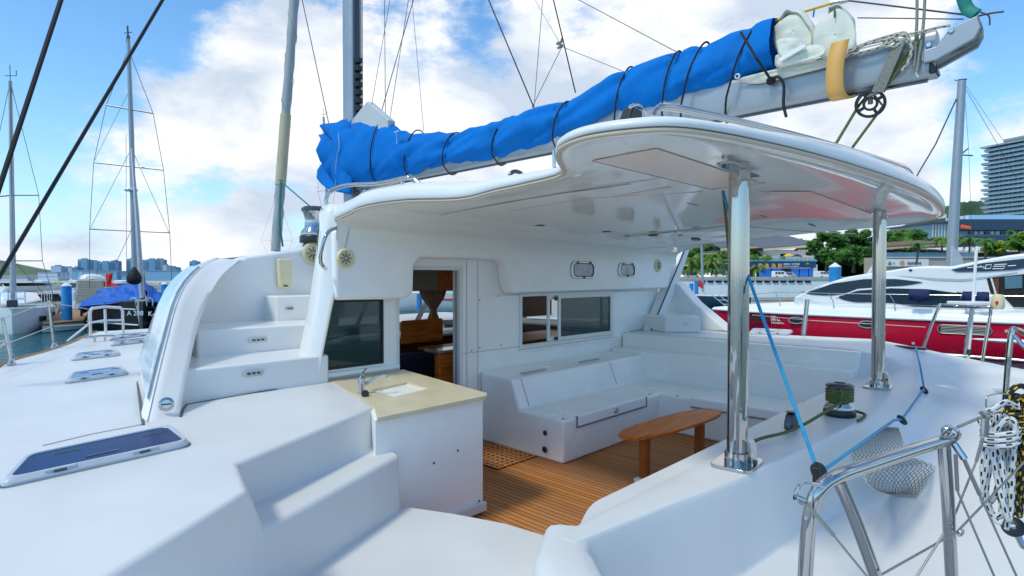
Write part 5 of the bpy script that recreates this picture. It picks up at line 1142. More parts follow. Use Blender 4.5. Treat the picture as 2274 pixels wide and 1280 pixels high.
# ---- ropes over the aft coaming
br = thing('blue_furling_line', tuple(atZ(1823, 1050, .75)), 'thin bright blue line led from the hardtop down to a block and along the stern', 'rope')
ftop = atD(1605, 425, 3.4); fblk = atD(1818, 1052, 2.45)
MB().tube([ftop, atD(1660, 610, 3.1), fblk], .0085, 8).build('line_part', 'blue_rope', br, smooth=True)
pts = [fblk, deckz(1985, 950) + V(0, 0, .05), deckz(2003, 941) + V(0, 0, .03), deckz(2052, 873) + V(0, 0, .04), deckz(2043, 826) + V(0, 0, .06), deckz(2036, 795) + V(0, 0, .06), deckz(2034, 779) + V(0, 0, .05)]
MB().tube(pts, .0085, 8).build('line_part', 'blue_rope', br, smooth=True)
c = fblk + V(0, 0, .0); o = thing('turning_block', tuple(c), 'black turning block where the blue line bends beside the gate rail', 'pulley')
MB().lathe([(0, -.016), (.034, -.014), (.04, 0), (.034, .014), (0, .016)], c + V(0, 0, .01), (.8, -.5, .1), 20).build('cheek', 'black', o, smooth=50); MB().obox(c + V(-.01, 0, -.02), V(.012, 0, 0), V(0, .02, 0), V(0, 0, .05)).build('block_strap', 'black', o, bevel=.006)
for i, (px, py) in enumerate(((2003, 941), (2052, 873))):
    c = deckz(px, py) + V(0, 0, .025); o = ring_(c, .030, .011, (.6, -.6, .55), None, "fairlead_ring"); o.data.materials[0] = M['black']; tag(o, ['black fairlead ring on the blue line beside the net bag', 'black fairlead ring on the blue line nearer the starboard post'][i], 'fairlead', 'black fairlead rings along the coaming')
# green rope from the post to the winch through a cam cleat
gp = atZ(1757, 950, .78)
wr = thing('green_sheet', tuple(wb), 'green flecked sheet wound on the cockpit winch and led through a clutch', 'rope')
m = MB()
for k in range(5): m.tube([wb + V(math.cos(a) * .085, math.sin(a) * .085, .105 + k * .019 + a * .0025) for a in [j * math.pi / 12 for j in range(25)]], .0105, 7)
m.build('rope_turn', 'green_rope', wr, smooth=True)
MB().tube(smooth_path([wb + V(-.08, -.04, .12), atZ(1800, 935, .83), atZ(1770, 950, .80), atZ(1740, 962, .80), atZ(1680, 978, .80), V(P1.x + .05, P1.y + .03, .80)], 5), .0105, 8).build('rope_tail', 'green_rope', wr, smooth=True)
MB().tube(smooth_path([wb + V(-.09, -.02, .13), wb + V(-.125, -.04, .15), wb + V(-.12, -.05, .19), wb + V(-.08, -.03, .205)], 5), .0105, 8).build('rope_tail', 'green_rope', wr, smooth=True)
MB().tube(smooth_path([wb + V(.10, .02, .04), atZ(1915, 918, .79), atZ(1920, 925, .785), atZ(1905, 935, .78)], 5), .0100, 8).build('rope_tail', 'green_rope', wr, smooth=True)
gd = (V(P1.x, P1.y, .8) - wb); gd.z = 0; gd.normalize(); gs = V(-gd.y, gd.x, 0)
c = V(gp.x, gp.y, .772); m = MB(); m.prism([c + gd * a + V(0, 0, z) - gs * .028 for a, z in ((-.06, 0), (.06, 0), (.058, .05), (.03, .10), (-.01, .115), (-.05, .09), (-.06, .05))], gs * .056); o = m.build('rope_clutch', 'dark_metal', cat, bevel=.012)
MB().box(c + V(-.03, -.03, .112), c + V(.03, .03, .119)).build('clutch_lever', 'black', o, bevel=.004)
# second green line along the post
MB().tube(smooth_path([atD(1606, 424, 3.45), atD(1612, 480, 3.42), atD(1617, 540, 3.4), atD(1624, 590, 3.38), atD(1637, 680, 3.34), atD(1638, 900, 3.3), atD(1640, 1000, 3.28)], 5), .009, 7).build('rope_tail', 'green_rope', wr, smooth=True)
# ---- net bag
def netbag():
    m = MB(); nu, nv = 26, 30
    c = [deckz(1900, 1020), deckz(2040, 1000)]
    O1 = [(1962, 948), (1940, 962), (1905, 990), (1888, 1012), (1895, 1035), (1915, 1045), (1920, 1068), (1940, 1088), (1975, 1098)]
    O2 = [(1995, 950), (2003, 970), (2008, 985), (2018, 1005), (2035, 1018), (2074, 1034), (2070, 1052), (2052, 1082), (2035, 1104)]
    A = smooth_path([atD(x, y, 0) if 0 else V(x, y, 0) for x, y in O1], 4); B = smooth_path([V(x, y, 0) for x, y in O2], 4); n = len(A)
    grid = []
    for i in range(n):
        row = []
        for j in range(nv + 1):
            q = A[i].lerp(B[i], j / nv); p = deckz(q.x, q.y); d = .035 + .03 * noise.noise(V(i * .12, j * .12, 0)) + .04 * math.sin(math.pi * j / nv) * math.sin(math.pi * i / n); p = p + (CAM - p).normalized() * d; row.append(p)
        grid.append(row)
    for i in range(n - 2):
        for j in range(0, nv - 1, 1):
            if (i + j) % 2: continue
            a, b, c_, d_ = grid[i][j + 1], grid[i + 1][j], grid[i + 1][j + 2], grid[i + 2][j + 1]
            for p, q in ((a, b), (a, c_)):
                m.tube([p, q], .0026, 3, caps=False)
            if i + 2 == n - 1 or 1:
                m.tube([b, d_], .0026, 3, caps=False); m.tube([c_, d_], .0026, 3, caps=False)
    return m
nb = netbag().build('net_bag', 'net_grey', None, smooth=True, fix=False); tag(nb, 'limp grey knotted net bag hanging from the blue line over the stern coaming', 'net bag')
# ---- rope coils at the right edge
def coil(name, px, py, D_, w, h, m_, loops, label, seed, r):
    rnd = random.Random(seed); c = atD(px, py, D_); t = thing(name, tuple(c), label, 'rope coil')
    for k in range(loops):
        ww = w * rnd.uniform(.6, 1.05); hh = h * rnd.uniform(.86, 1.03); off = RX * rnd.uniform(-.22, .22) * w + HX * rnd.uniform(-.03, .03); P = []
        for j in range(16):
            a = 2 * math.pi * j / 16; P.append(c + off + RX * ww * math.sin(a) * .5 * (1 + .25 * math.sin(a * 2 + k)) + V(0, 0, math.cos(a) * hh * .5 - hh * .5) + HX * .015 * math.sin(a * 2 + k * 1.3))
        MB().tube(smooth_path(P, 5, True), r, 8, cyc=True).build('coiled_rope', m_, t, smooth=True)
    return c, t
ROPE_UV.add('rope_hitch')
c, t = coil('rope_coil', 2222, 925, 1.80, .060, .335, 'white_fleck_rope', 5, 'white rope coil flecked with black, hanging from the guard wire', 3, .0082)
q = MB()
for k in range(3): q.tube(smooth_path([c + RX * (.048 * math.cos(a)) + HX * (.035 * math.sin(a)) + V(0, 0, -.045 - k * .018 + .01 * math.cos(a)) for a in [j * math.pi / 6 for j in range(12)]], 3, True), .0082, 8, cyc=True)
q.build('rope_hitch', 'white_fleck_rope', t, smooth=True)
q = MB(); q.tube(smooth_path([c + RX * .05 + V(0, 0, .03), c + RX * .0 + V(0, 0, .05) - HX * .02, c - RX * .04 + V(0, 0, .035) - HX * .03, c - RX * .065 + V(0, 0, .0), c - RX * .055 + V(0, 0, -.03)], 6), .0085, 8)
q.tube(smooth_path([c + RX * .03 + V(0, 0, -.10), c + RX * .03 + V(0, 0, -.25), c + RX * .028 + V(0, 0, -.34), c + RX * .026 + V(0, 0, -.36)], 6), .0080, 8); q.build('rope_hitch', 'white_fleck_rope', t, smooth=True)
c, t = coil('rope_coil', 2262, 880, 1.95, .075, .40, 'yellow_fleck_rope', 6, 'black rope coil flecked with yellow at the right edge, behind the white one', 8, .0095)
q = MB()
for k in range(4): q.tube(smooth_path([c + RX * (.06 * math.cos(a)) + HX * (.045 * math.sin(a)) + V(0, 0, -.06 - k * .02 + .012 * math.cos(a + 1)) for a in [j * math.pi / 6 for j in range(12)]], 3, True), .0095, 8, cyc=True)
q.tube(smooth_path([c - RX * .02 + V(0, 0, -.05), c - RX * .035 + V(0, 0, .0), c + V(0, 0, .035), c + RX * .05 + V(0, 0, .01), c + RX * .04 + V(0, 0, -.05)], 5), .0095, 8)
q.build('rope_hitch', 'yellow_fleck_rope', t, smooth=True)
# ---- cockpit table
tt = [atZ(x, y, .45) for x, y in ((1388, 962), (1400, 948), (1450, 925), (1520, 903), (1560, 899), (1588, 904), (1590, 916), (1560, 932), (1500, 955), (1440, 970), (1405, 972))]
tb = thing('cockpit_table', (tt[2].x, tt[2].y, 0), 'low oval orange varnished wooden table on two legs in the cockpit', 'table')
ctr_ = sum(tt, V(0, 0, 0)) / len(tt); La = (tt[5] - tt[0]); La.z = 0; L_ = La.length; La.normalize(); Wa = V(-La.y, La.x, 0)
mid = (tt[0] + tt[5]) / 2; mid = V((tt[0].x + tt[6].x) / 2, (tt[0].y + tt[6].y) / 2, .45)
wd = max(abs((p - mid).dot(Wa)) for p in tt)
P = [mid + La * (L_ / 2) * math.copysign(abs(math.cos(a)) ** .75, math.cos(a)) + Wa * .185 * math.copysign(abs(math.sin(a)) ** .8, math.sin(a)) for a in [k * 2 * math.pi / 48 for k in range(48)]]
MB().prism([p + V(0, 0, -.025) for p in P], (0, 0, .03)).build('tabletop', 'orange_wood', tb, bevel=.010)
for s_ in (-.30, .30):
    b = mid + La * L_ * s_; b.z = 0; o = MB().obox(b + V(0, 0, .21), La * .038, Wa * .038, V(0, 0, .205)).build('leg', 'dark_orange_wood', tb, bevel=.008); MB().lathe([(.095, 0), (.095, .012), (.06, .03), (.05, .035)], b, (0, 0, 1), 28).build('foot_plate', 'yacht_white', o, smooth=50)
# ================================================================ saloon seen through door and windows
cab = MB(); cab.box((2.9, BY + .07, -.5), (7.0, 7.4, -.45)); cab.build('saloon_floor', 'dark_orange_wood', cat)
m = MB(); m.add([(2.86, BY + .065, 2.12), (7.1, BY + .065, 2.12), (7.0, 6.9, 1.98), (2.9, 6.9, 1.98)], [(0, 1, 2, 3)]); m.build('headliner', 'headliner', cat)
m = MB(); m.prism([(2.88, BY + .06, -.45), (2.88, 6.7, -.45), (2.88, 6.7, .95), (2.88, BY + .06, .95)], (.03, 0, 0)); m.build('cabin_lining', 'brown_wood', cat)
m = MB(); m.prism([(6.95, BY + .06, -.45), (6.95, 6.8, -.45), (6.95, 6.8, 1.02), (6.95, BY + .06, 1.02)], (.03, 0, 0)); m.build('cabin_lining', 'brown_wood', cat)
MB().box((6.93, BY + .06, 1.02), (7.9, 6.8, 1.04)).build('window_shelf', 'headliner', cat)
m = MB(); m.box((2.9, 6.78, -.45), (6.95, 6.82, .93)); m.build('cabin_lining', 'brown_wood', cat)
m = MB(); m.box((2.9, 6.55, .93), (6.95, 7.35, .96)); m.build('window_shelf', 'headliner', cat)
cp = atY(948, 735, 6.3)
o = MB().box((cp.x - .42, 6.28, cp.z - .16), (cp.x + .28, 6.34, cp.z + .16)).build('seat_back', 'orange_wood', None, bevel=.06); tag(o, 'orange wooden seat back seen through the saloon door', 'seat back')
cp = atY(930, 805, 6.0)
so_ = thing('saloon_sofa', (cp.x, 6, -.45), 'dark navy sofa just inside the saloon door', 'sofa')
MB().box((cp.x - .45, 5.95, -.4), (cp.x + .75, 6.15, .82)).build('backrest', 'navy_cushion', so_, bevel=.05)
MB().box((cp.x - .5, 5.4, -.45), (cp.x + .75, 5.95, .25)).build('seat', 'navy_cushion', so_, bevel=.05)
o = MB().box((cp.x + .12, 5.94, .83), (cp.x + .75, 6.18, .87)).build('shelf', 'orange_wood', so_, bevel=.01)
a = atY(975, 785, 5.0); b = atY(1022, 860, 5.0)
gc = thing('galley_cabinet', (a.x, 5, -.45), 'orange wooden galley cabinet beside the door jamb', 'cabinet')
MB().box((a.x, 5.0, -.4), (a.x + .55, 5.10, a.z)).build('carcass', 'orange_wood', gc, bevel=.03); MB().box((a.x - .04, 4.96, a.z), (a.x + .6, 5.22, a.z + .03)).build('worktop', 'basin', gc, bevel=.01)
q = MB()
for k in range(9): q.box((a.x + .12, 4.995, .36 + k * .028), (a.x + .45, 5.0, .372 + k * .028))
q.build('vent_louvre', 'brown_wood', gc); MB().box((a.x + .28, 4.99, .72), (a.x + .40, 5.0, .80)).build('socket', 'black', gc)
a = atY(1010, 640, 5.7); o = MB().box((a.x - .12, 5.6, 1.62), (a.x + .5, 5.9, 2.05)).build('wall_locker', 'orange_wood', None, bevel=.01); tag(o, 'orange wooden wall locker high inside the saloon door', 'locker')
# curtain gathered at the waist
c = atY(962, 648, 6.5); t_ = atY(962, 690, 6.5); z0_ = atY(962, 698, 6.5).z; rows = []
for z, w in ((c.z + .02, .25), (c.z - .1, .19), (c.z - .2, .09), (t_.z, .035), (z0_ - .02, .07), (z0_ - .10, .11)):
    rows.append([V(c.x + w * (k / 20 - .5) * 2, 6.5 + .03 * math.sin(k * 1.9), z) for k in range(21)])
o = MB().loft(rows, False, False).build('curtain', 'curtain', None, smooth=80, solid=.006); tag(o, 'brown curtain gathered at its middle in the saloon window', 'curtain')
# galley behind the sliding window
a = atY(1165, 745, 5.2)
gl = thing('galley_worktop', (5.7, 5.3, -.45), 'brown wooden galley worktop with dish rack behind the sliding window', 'worktop')
MB().box((4.95, 5.15, -.4), (6.9, 5.75, .95)).build('carcass', 'brown_wood', gl, bevel=.02); MB().box((5.0, 5.0, .95), (6.9, 5.8, .975)).build('top', 'dark_orange_wood', gl, bevel=.006)
q = MB()
for k in range(7): q.tube([(5.25 + k * .05, 5.35, .98), (5.25 + k * .05, 5.35, 1.12), (5.25 + k * .05, 5.6, 1.12)], .004, 5)
q.tube([(5.2, 5.35, 1.05), (5.6, 5.35, 1.05)], .004, 5); q.build('dish_rack', 'steel', gl)
q = MB()
for k in range(3): q.lathe([(.05, 0), (.07, .05), (.065, .055), (.045, .005)], (5.3 + k * .11, 5.48, .99), (0, 0, 1), 14)
q.build('crockery', 'basin', gl, smooth=True)
o = MB().box((5.9, 6.2, .5), (6.0, 6.25, 1.95)); o.box((6.15, 5.8, 1.2), (6.9, 6.2, 1.6)); o = o.build('tall_locker', 'brown_wood', None, bevel=.01); tag(o, 'dark wooden locker behind the closed pane of the galley window', 'locker')
MB().box((2.9, 6.5, 1.60), (6.9, 6.56, 2.02)).build('valance', 'headliner', cat, bevel=.02)
# ================================================================ harbour: shore, boats, buildings, trees
def struct(o): o['kind'] = 'structure'; return o
def gd_(px, D_, z=WZ): p = atD(px, 615, D_); p.z = z; return p
def zat(py, D_, px=1137): return atD(px, py, D_).z
class Fr:
    """local frame: x along the heading, y to its left"""
    def __init__(s, o, ux): s.o = Vector(o); s.ux = Vector(ux).normalized(); s.uy = V(-s.ux.y, s.ux.x, 0)
    zs = 1.0
    def __call__(s, x, y, z): return s.o + s.ux * x + s.uy * y + V(0, 0, z * s.zs)
def hullmesh(F, L, B, H, rake=.8, sheer=.25, full=.55, n=14):
    """bow at x = L, stern at 0, z from the water"""
    rings = []
    for i in range(n + 1):
        t = i / n; x = L * t; w = B / 2 * (1 - max(0, (t - full) / (1 - full)) ** 2.1) if t > full else B / 2 * (.88 + .12 * t / full)
        w = max(w, .03); h = H * (1 + sheer * max(0, t - .3)); r = []
        for yy, zz in ((-1, 1), (-.99, .75), (-.93, .35), (-.80, 0), (-.5, -.25), (.5, -.25), (.80, 0), (.93, .35), (.99, .75), (1, 1)):
            k = 1 - zz; xx = x - rake * k * (t > .9) * (t - .9) * 10; r.append(F(xx, w * yy, h * zz))
        rings.append(r)
    m = MB(); m.loft(rings, True, True); return m
def mastset(par, F, x, h, r=.1, spreaders=(), m_='alu', top=True, stay=None, halfb=1.6, zdeck=1.2, lean=0, y=0):
    a, b = F(x, y, zdeck), F(x, y, h) + RX * lean; mm_ = MB().tube([a, b], [r, r * .75], 12).build('mast', m_, par, smooth=True)
    tips = [(F(x, y + halfb, zdeck), F(x, y - halfb, zdeck))]
    for z, w in spreaders:
        t = (z - zdeck) / (h - zdeck); c = a.lerp(b, t); p, q = c + SPD * w, c - SPD * w + V(0, 0, -.15); MB().tube([p, c], .035, 6).tube([c, q], .035, 6).build('spreader', 'wire', mm_); tips.append((p, q))
    tips.append((b, b)); q = MB()
    for s_ in (0, 1):
        q.tube([t[s_] for t in tips], .016, 4)
        if len(tips) > 2: q.tube([tips[0][s_], a.lerp(b, (tips[1][s_].z - a.z) / (b.z - a.z))], .013, 4)
    q.build('shroud', 'wire', mm_)
    if stay: q = MB(); [q.tube([b, s], .018, 4) for s in stay]; q.build('forestay', 'wire', mm_)
    if top:
        q = MB(); q.tube([b, b + V(0, 0, .9)], .02, 4); q.tube([b + V(0, 0, .3) - RX * .3, b + V(0, 0, .3) + RX * .35], .02, 4); q.tube([b + V(0, 0, .3) + RX * .35, b + V(0, 0, .6) + RX * .35], .02, 4); q.build('wind_vane', 'wire', mm_)
    return mm_
SPD = RX
# ---- hills
def hill(sil, D_, depth, name, m_, label=None):
    rows = []; P = smooth_path([V(x, y, 0) for x, y in sil], 6)
    for k in range(7):
        t = k / 6; rows.append([])
        for i, p in enumerate(P):
            g = gd_(p.x, D_ * (1 - .12 * (1 - t)) , WZ - 2); h = zat(p.y, D_); z = lerp(WZ - 2, h, math.sin(t * math.pi / 2)) + noise.noise(V(i * .5, t * 6, 1)) * (h - WZ) * .05; rows[-1].append(V(g.x, g.y, z))
    rows.append([V(p.x, p.y, WZ) + HX * depth for p in rows[-1]])
    o = MB().loft(rows, False, False).build(name, m_, None, smooth=True); return struct(o)
mat('hill_green', (.10, .16, .09), .9, var=.35, vs=.012); mat('hill_far', (.17, .24, .22), .9, var=.2, vs=.006); mat('hill_wood', (.035, .085, .03), .9, var=.5, vs=.03)
hill([(-160, 560), (-60, 566), (0, 579), (50, 594), (80, 603), (113, 616), (160, 622), (230, 626), (260, 615), (300, 616), (360, 628), (395, 608), (430, 598), (480, 600), (700, 612), (1100, 613)], 2600, 500, 'hills', 'hill_green')
hill([(1950, 520), (2030, 492), (2075, 470), (2120, 452), (2150, 447), (2180, 448), (2230, 440), (2330, 430), (2500, 440)], 620, 300, 'hills', 'hill_wood')
# ---- apartment towers across the bay
TW = [(62, 92, 618, 'facade_pale', 'low pale apartment block at the foot of the green hill'), (113, 136, 592, 'facade_pale', 'pale blue apartment block left of the blue mooring pile top, nearest the hill'), (136, 160, 595, 'facade_pale', 'pale ribbed apartment block beside the deep blue slab'), (160, 172, 595, 'facade_deep', 'slim deep blue slab block left of the tallest pair'),
      (173, 194, 577, 'facade_blue', 'tall tower with pale balconies behind the blue pile'), (194, 216, 581, 'facade_blue', 'tall blue tower joined to the balcony tower, right half'), (220, 241, 583, 'facade_blue', 'blue tower behind the red triangular flag'), (241, 250, 582, 'facade_pale', 'narrow white striped tower right of the red flag'),
      (250, 258, 580, 'facade_deep', 'thin dark blue tower edge right of the striped tower'), (264, 276, 609, 'facade_pale', 'small low tower in the gap before the black canvas bag'), (281, 304, 576, 'facade_blue', 'tower behind the catamaran mast and black bag'), (304, 322, 580, 'facade_blue', 'tower just right of the catamaran mast'),
      (324, 344, 577, 'facade_blue', 'broad blue tower right of the furled sail'), (344, 352, 577, 'facade_pale', 'narrow white striped tower near the cabin cover'), (352, 360, 577, 'facade_deep', 'dark edge tower beside the white striped one'), (362, 370, 590, 'facade_pale', 'low striped tower in front of the last blue block'),
      (370, 391, 594, 'facade_blue', 'last low blue tower before the cabin cover'), (421, 436, 581, 'facade_blue', 'small tower top showing above the white cabin fin')]
for i, (x0, x1, yt, m_, lab) in enumerate(TW):
    D_ = 1500 + 60 * (i % 3); a = gd_(x0, D_); b = gd_(x1, D_); h = zat(yt, D_) - WZ; t = thing('apartment_tower', tuple(a), lab, 'apartment tower', 'apartment towers across the bay')
    w = b - a; MB().prism([a, b, b + HX * 24, a + HX * 24], (0, 0, h)).build('facade', m_, t)
    q = MB(); c = (a + b) / 2 + HX * 8 + V(0, 0, h); q.obox(c + V(0, 0, 2), w * .22, HX * 4, V(0, 0, 2)); q.obox(c + V(0, 0, .6) , w * .46, HX * 7, V(0, 0, .6)); q.build('roof_plant', 'tower_slab', t)
    if m_ == 'facade_blue':
        q = MB(); nfl = int(h / 3.3)
        for k in range(2, nfl): q.obox(a + w * .14 + V(0, 0, k * 3.3) - HX * .8, w * .13, HX * .8, V(0, 0, .35))
        q.build('balconies', 'tower_slab', t)
# ---- foliage
def leaves(m, c, rad, n, size, rnd, flat=1.0):
    for _ in range(n):
        d = V(rnd.gauss(0, 1), rnd.gauss(0, 1), rnd.gauss(0, 1)); d.normalize(); r = rnd.random() ** .45; p = c + V(d.x * rad, d.y * rad, d.z * rad * flat) * r
        u = V(rnd.gauss(0, 1), rnd.gauss(0, 1), rnd.gauss(0, .6)).normalized(); v = u.orthogonal().normalized(); s = size * rnd.uniform(.6, 1.3)
        n0 = len(m.v); m.v += [p - u * s, p + v * s * .45, p + u * s, p - v * s * .45]; m.f.append((n0, n0 + 1, n0 + 2, n0 + 3))
def tree(px, pyb, pyt, D_, w_px, label, mats=('leaf_dark', 'leaf_mid'), n=26, seed=1, leaf=.42, zb=None):
    rnd = random.Random(seed); b = gd_(px, D_, zb if zb is not None else zat(pyb, D_)); H = zat(pyt, D_) - b.z; Rr = w_px * D_ / 1274 / 2
    t = thing('broadleaf_tree', tuple(b), label, 'tree', 'trees on the shore')
    q = MB(); q.tube([b, b + V(.1, 0, H * .25), b + V(0, .2, H * .5)], [H * .035, H * .028, H * .015], 8); cs = []
    for k in range(n):
        a = rnd.uniform(0, 6.28); rr = Rr * rnd.random() ** .5 * .8; z = rnd.uniform(.30, .90); f_ = math.sqrt(max(.1, 1 - ((z - .55) / .55) ** 2)); c = b + RX * rr * math.cos(a) * f_ + HX * rr * math.sin(a) * f_ + V(0, 0, H * z); cs.append((c, Rr * rnd.uniform(.16, .32)))
        if k % 3 == 0: q.tube([b + V(0, .1, H * .3), b.lerp(c, .6) + V(0, 0, H * .1), c], [H * .015, H * .010, H * .004], 5)
    q.build('trunk', 'bark', t, smooth=True)
    for j, m_ in enumerate(mats):
        m = MB()
        for i, (c, r) in enumerate(cs):
            if i % len(mats) == j: leaves(m, c, r, int(150 * (r / Rr / .25) ** 2), leaf, rnd, .75)
        m.build('crown', m_, t, fix=False)
    return t
def palm(px, pyb, pyt, D_, label, seed=1, m_='leaf_light', s=1):
    rnd = random.Random(seed); b = gd_(px, D_, zat(pyb, D_)); H = zat(pyt, D_) - b.z
    t = thing('palm_tree', tuple(b), label, 'palm', 'palm trees on the shore'); top = b + V(0, 0, H * .86) + RX * rnd.uniform(-.3, .3)
    MB().tube(smooth_path([b, b.lerp(top, .5) + RX * .15, top], 4), .14, 8).build('trunk', 'bark', t, smooth=True); m = MB()
    for k in range(18):
        a = k * 2.4 + rnd.random(); L_ = rnd.uniform(1.7, 2.5) * s; up = rnd.uniform(.1, 1.1); d = RX * math.cos(a) + HX * math.sin(a); side = V(-d.y, d.x, 0); pr = None
        for j in range(9):
            u = j / 8; p = top + d * L_ * u + V(0, 0, L_ * (up * u - 1.15 * u * u)); 
            if pr is not None:
                w = .42 * s * math.sin(math.pi * min(1, u * .9 + .12))
                for sg in (-1, 1):
                    n0 = len(m.v); m.v += [pr, pr.lerp(p, .55), p + side * sg * w + V(0, 0, -w * .55)]; m.f.append((n0, n0 + 1, n0 + 2))
                    n0 = len(m.v); m.v += [pr.lerp(p, .5), p, p + (p - pr) * .4 + side * sg * w + V(0, 0, -w * .6)]; m.f.append((n0, n0 + 1, n0 + 2))
            pr = p
    m.build('crown', m_, t, fix=False); return t
# low bright shrubs on the far left shore
def hedge(x0, x1, yt, yb, D_, m_, seed, name='shrub_belt'):
    rnd = random.Random(seed); m = MB(); n = int((x1 - x0) * .9)
    for k in range(n):
        px = rnd.uniform(x0, x1); h = zat(yt + rnd.uniform(-1, 3), D_) ; c = gd_(px, D_ + rnd.uniform(0, 6), lerp(zat(yb, D_), h, rnd.uniform(.2, .9))); leaves(m, c, D_ * .0035, 26, D_ * .0016, rnd)
    o = m.build(name, m_, None, fix=False); o['kind'] = 'stuff'; o['label'] = 'dense greenery along the shore'; return o
hedge(62, 140, 629, 641, 156, 'leaf_yellow', 1); hedge(250, 400, 631, 641, 160, 'leaf_light', 2)
MB().prism([gd_(-200, 150), gd_(420, 150), gd_(420, 620), gd_(-200, 620)], (0, 0, .9)).build('far_shore', 'concrete', None)['kind'] = 'structure'
# ---- mooring piles
def pile(px0, px1, yt, D_, label, yb=None, zb=WZ - 1, cap=True):
    c = gd_((px0 + px1) / 2, D_, zb); r = (px1 - px0) * D_ / 1274 / 2; h = zat(yt + (4 if cap else 0), D_) - zb; t = thing('mooring_pile', tuple(c), label, 'mooring pile', 'blue mooring piles')
    MB().lathe([(r, 0), (r, h * .62), (r * 1.015, h * .62), (r * 1.015, h * .63), (r, h * .635), (r, h)], c, (0, 0, 1), 28).build('sleeve', 'pile_blue', t, smooth=40)
    if cap: MB().lathe([(r * 1.04, 0), (r * 1.04, r * .12), (r * .1, r * .85), (0, r * .9)], c + V(0, 0, h), (0, 0, 1), 28).build('cap', 'pile_white', t, smooth=30)
pile(138, 157, 632, 33, 'tall bright blue mooring pile with a white cap standing in the pontoon on the left')
pile(162, 174, 651, 55, 'shorter blue mooring pile just behind the tall one'); pile(108, 116, 658, 70, 'small blue pile left of the tall capped pile', cap=True)
pile(358, 372, 628, 60, 'blue pile with white cap beside the curved cabin cover'); pile(1542, 1551, 624, 60, 'thin blue pile in front of the quay left of the near steel post', cap=False); pile(1531, 1540, 630, 62, 'stubby blue pile beside the thin one at the quay', cap=False)
pile(1842, 1866, 590, 52, 'fat bright blue pile with white conical cap above the red yacht')
# ---- pontoons
def pontoon(pts, z, label=None):
    o = MB().prism([V(p.x, p.y, WZ + z) for p in pts], (0, 0, -.12)).build('pontoon', 'pontoon_wood', None); MB().prism([V(p.x, p.y, WZ + z - .125) for p in pts], (0, 0, -.35)).build('float', 'concrete_light', o); tag(o, label, 'pontoon')
pontoon([gd_(92, 30.5), gd_(184, 33), gd_(212, 60), gd_(172, 60)], .5, 'brown decked pontoon under the tall blue pile on the left')
pontoon([gd_(1480, 62), gd_(2000, 62), gd_(2000, 64.5), gd_(1480, 64.5)], .45, 'long pale pontoon in front of the quay wall on the right')
# ---- boats on the left
F = Fr(gd_(26, 29.5), V(-gd_(26, 29.5).x, -gd_(26, 29.5).y, 0)); F.o = F.o - F.ux * 12.2
F = Fr(F.o, F.ux - F.uy * .02); F.o = gd_(26, 29.5) - F.ux * 12.2
t = thing('sailing_yacht', tuple(F(6, 0, 0)), 'white sailing yacht with tall grey mast moored bow on at the far left', 'sailing yacht')
hullmesh(F, 12.2, 4.0, 1.15, rake=.4).build('hull', 'yacht_white', t, smooth=50); MB().loft([[F(x, y, z) for x, y, z in ((2, -1.3, 1.4), (2, 1.3, 1.4), (9, .6, 1.5), (9, -.6, 1.5))], [F(x, y, z) for x, y, z in ((2.4, -1.0, 2.0), (2.4, 1.0, 2.0), (8, .4, 1.85), (8, -.4, 1.85))]]).build('coachroof', 'yacht_white', t, bevel=.08)
for s_ in (-1, 1):
    MB().obox(F(9.0, s_ * 1.66, .86), (F.ux * .45 - F.uy * s_ * .10), F.uy * .06, V(0, 0, .11)).build('hull_window', 'window_dark', t); text_mesh('BET', .40, 'black', 'name_lettering', t, F(10.5, 1.12, .55), F(9.4, 1.58, 0) - F(10.5, 1.10, 0), V(0, 0, 1), .05) if s_ > 0 else None
MB().obox(F(12.0, 0, 1.62), F.ux * .25, F.uy * .22, V(0, 0, .18)).build('anchor_locker', 'dark_metal', t, bevel=.03)
mastset(t, F, 8.3, 14.0, .12, ((3.9, 1.65), (7.6, 1.5)), halfb=1.9, stay=[F(12, 0, 1.5)]); MB().tube([F(12, 0, 1.6), F(8.3, 0, 13.4)], .085, 8).build('furled_jib', 'alu', t, smooth=True)
q = MB()
for s_ in (-1, 1):
    q.tube([F(11.2, s_ * .5, 1.5), F(11.2, s_ * .5, 2.2), F(12.1, s_ * .15, 2.2), F(12.1, s_ * .15, 1.6)], .03, 6)
    for k in range(5): q.tube([F(10.2 - k * 2, s_ * (1.2 + k * .15), 1.4), F(10.2 - k * 2, s_ * (1.2 + k * .15), 2.1)], .02, 5)
    q.tube([F(11.2, s_ * .5, 2.2)] + [F(10.2 - k * 2, s_ * (1.2 + k * .15), 2.1) for k in range(5)], .012, 4)
q.build('pulpit', 'white_alu', t)
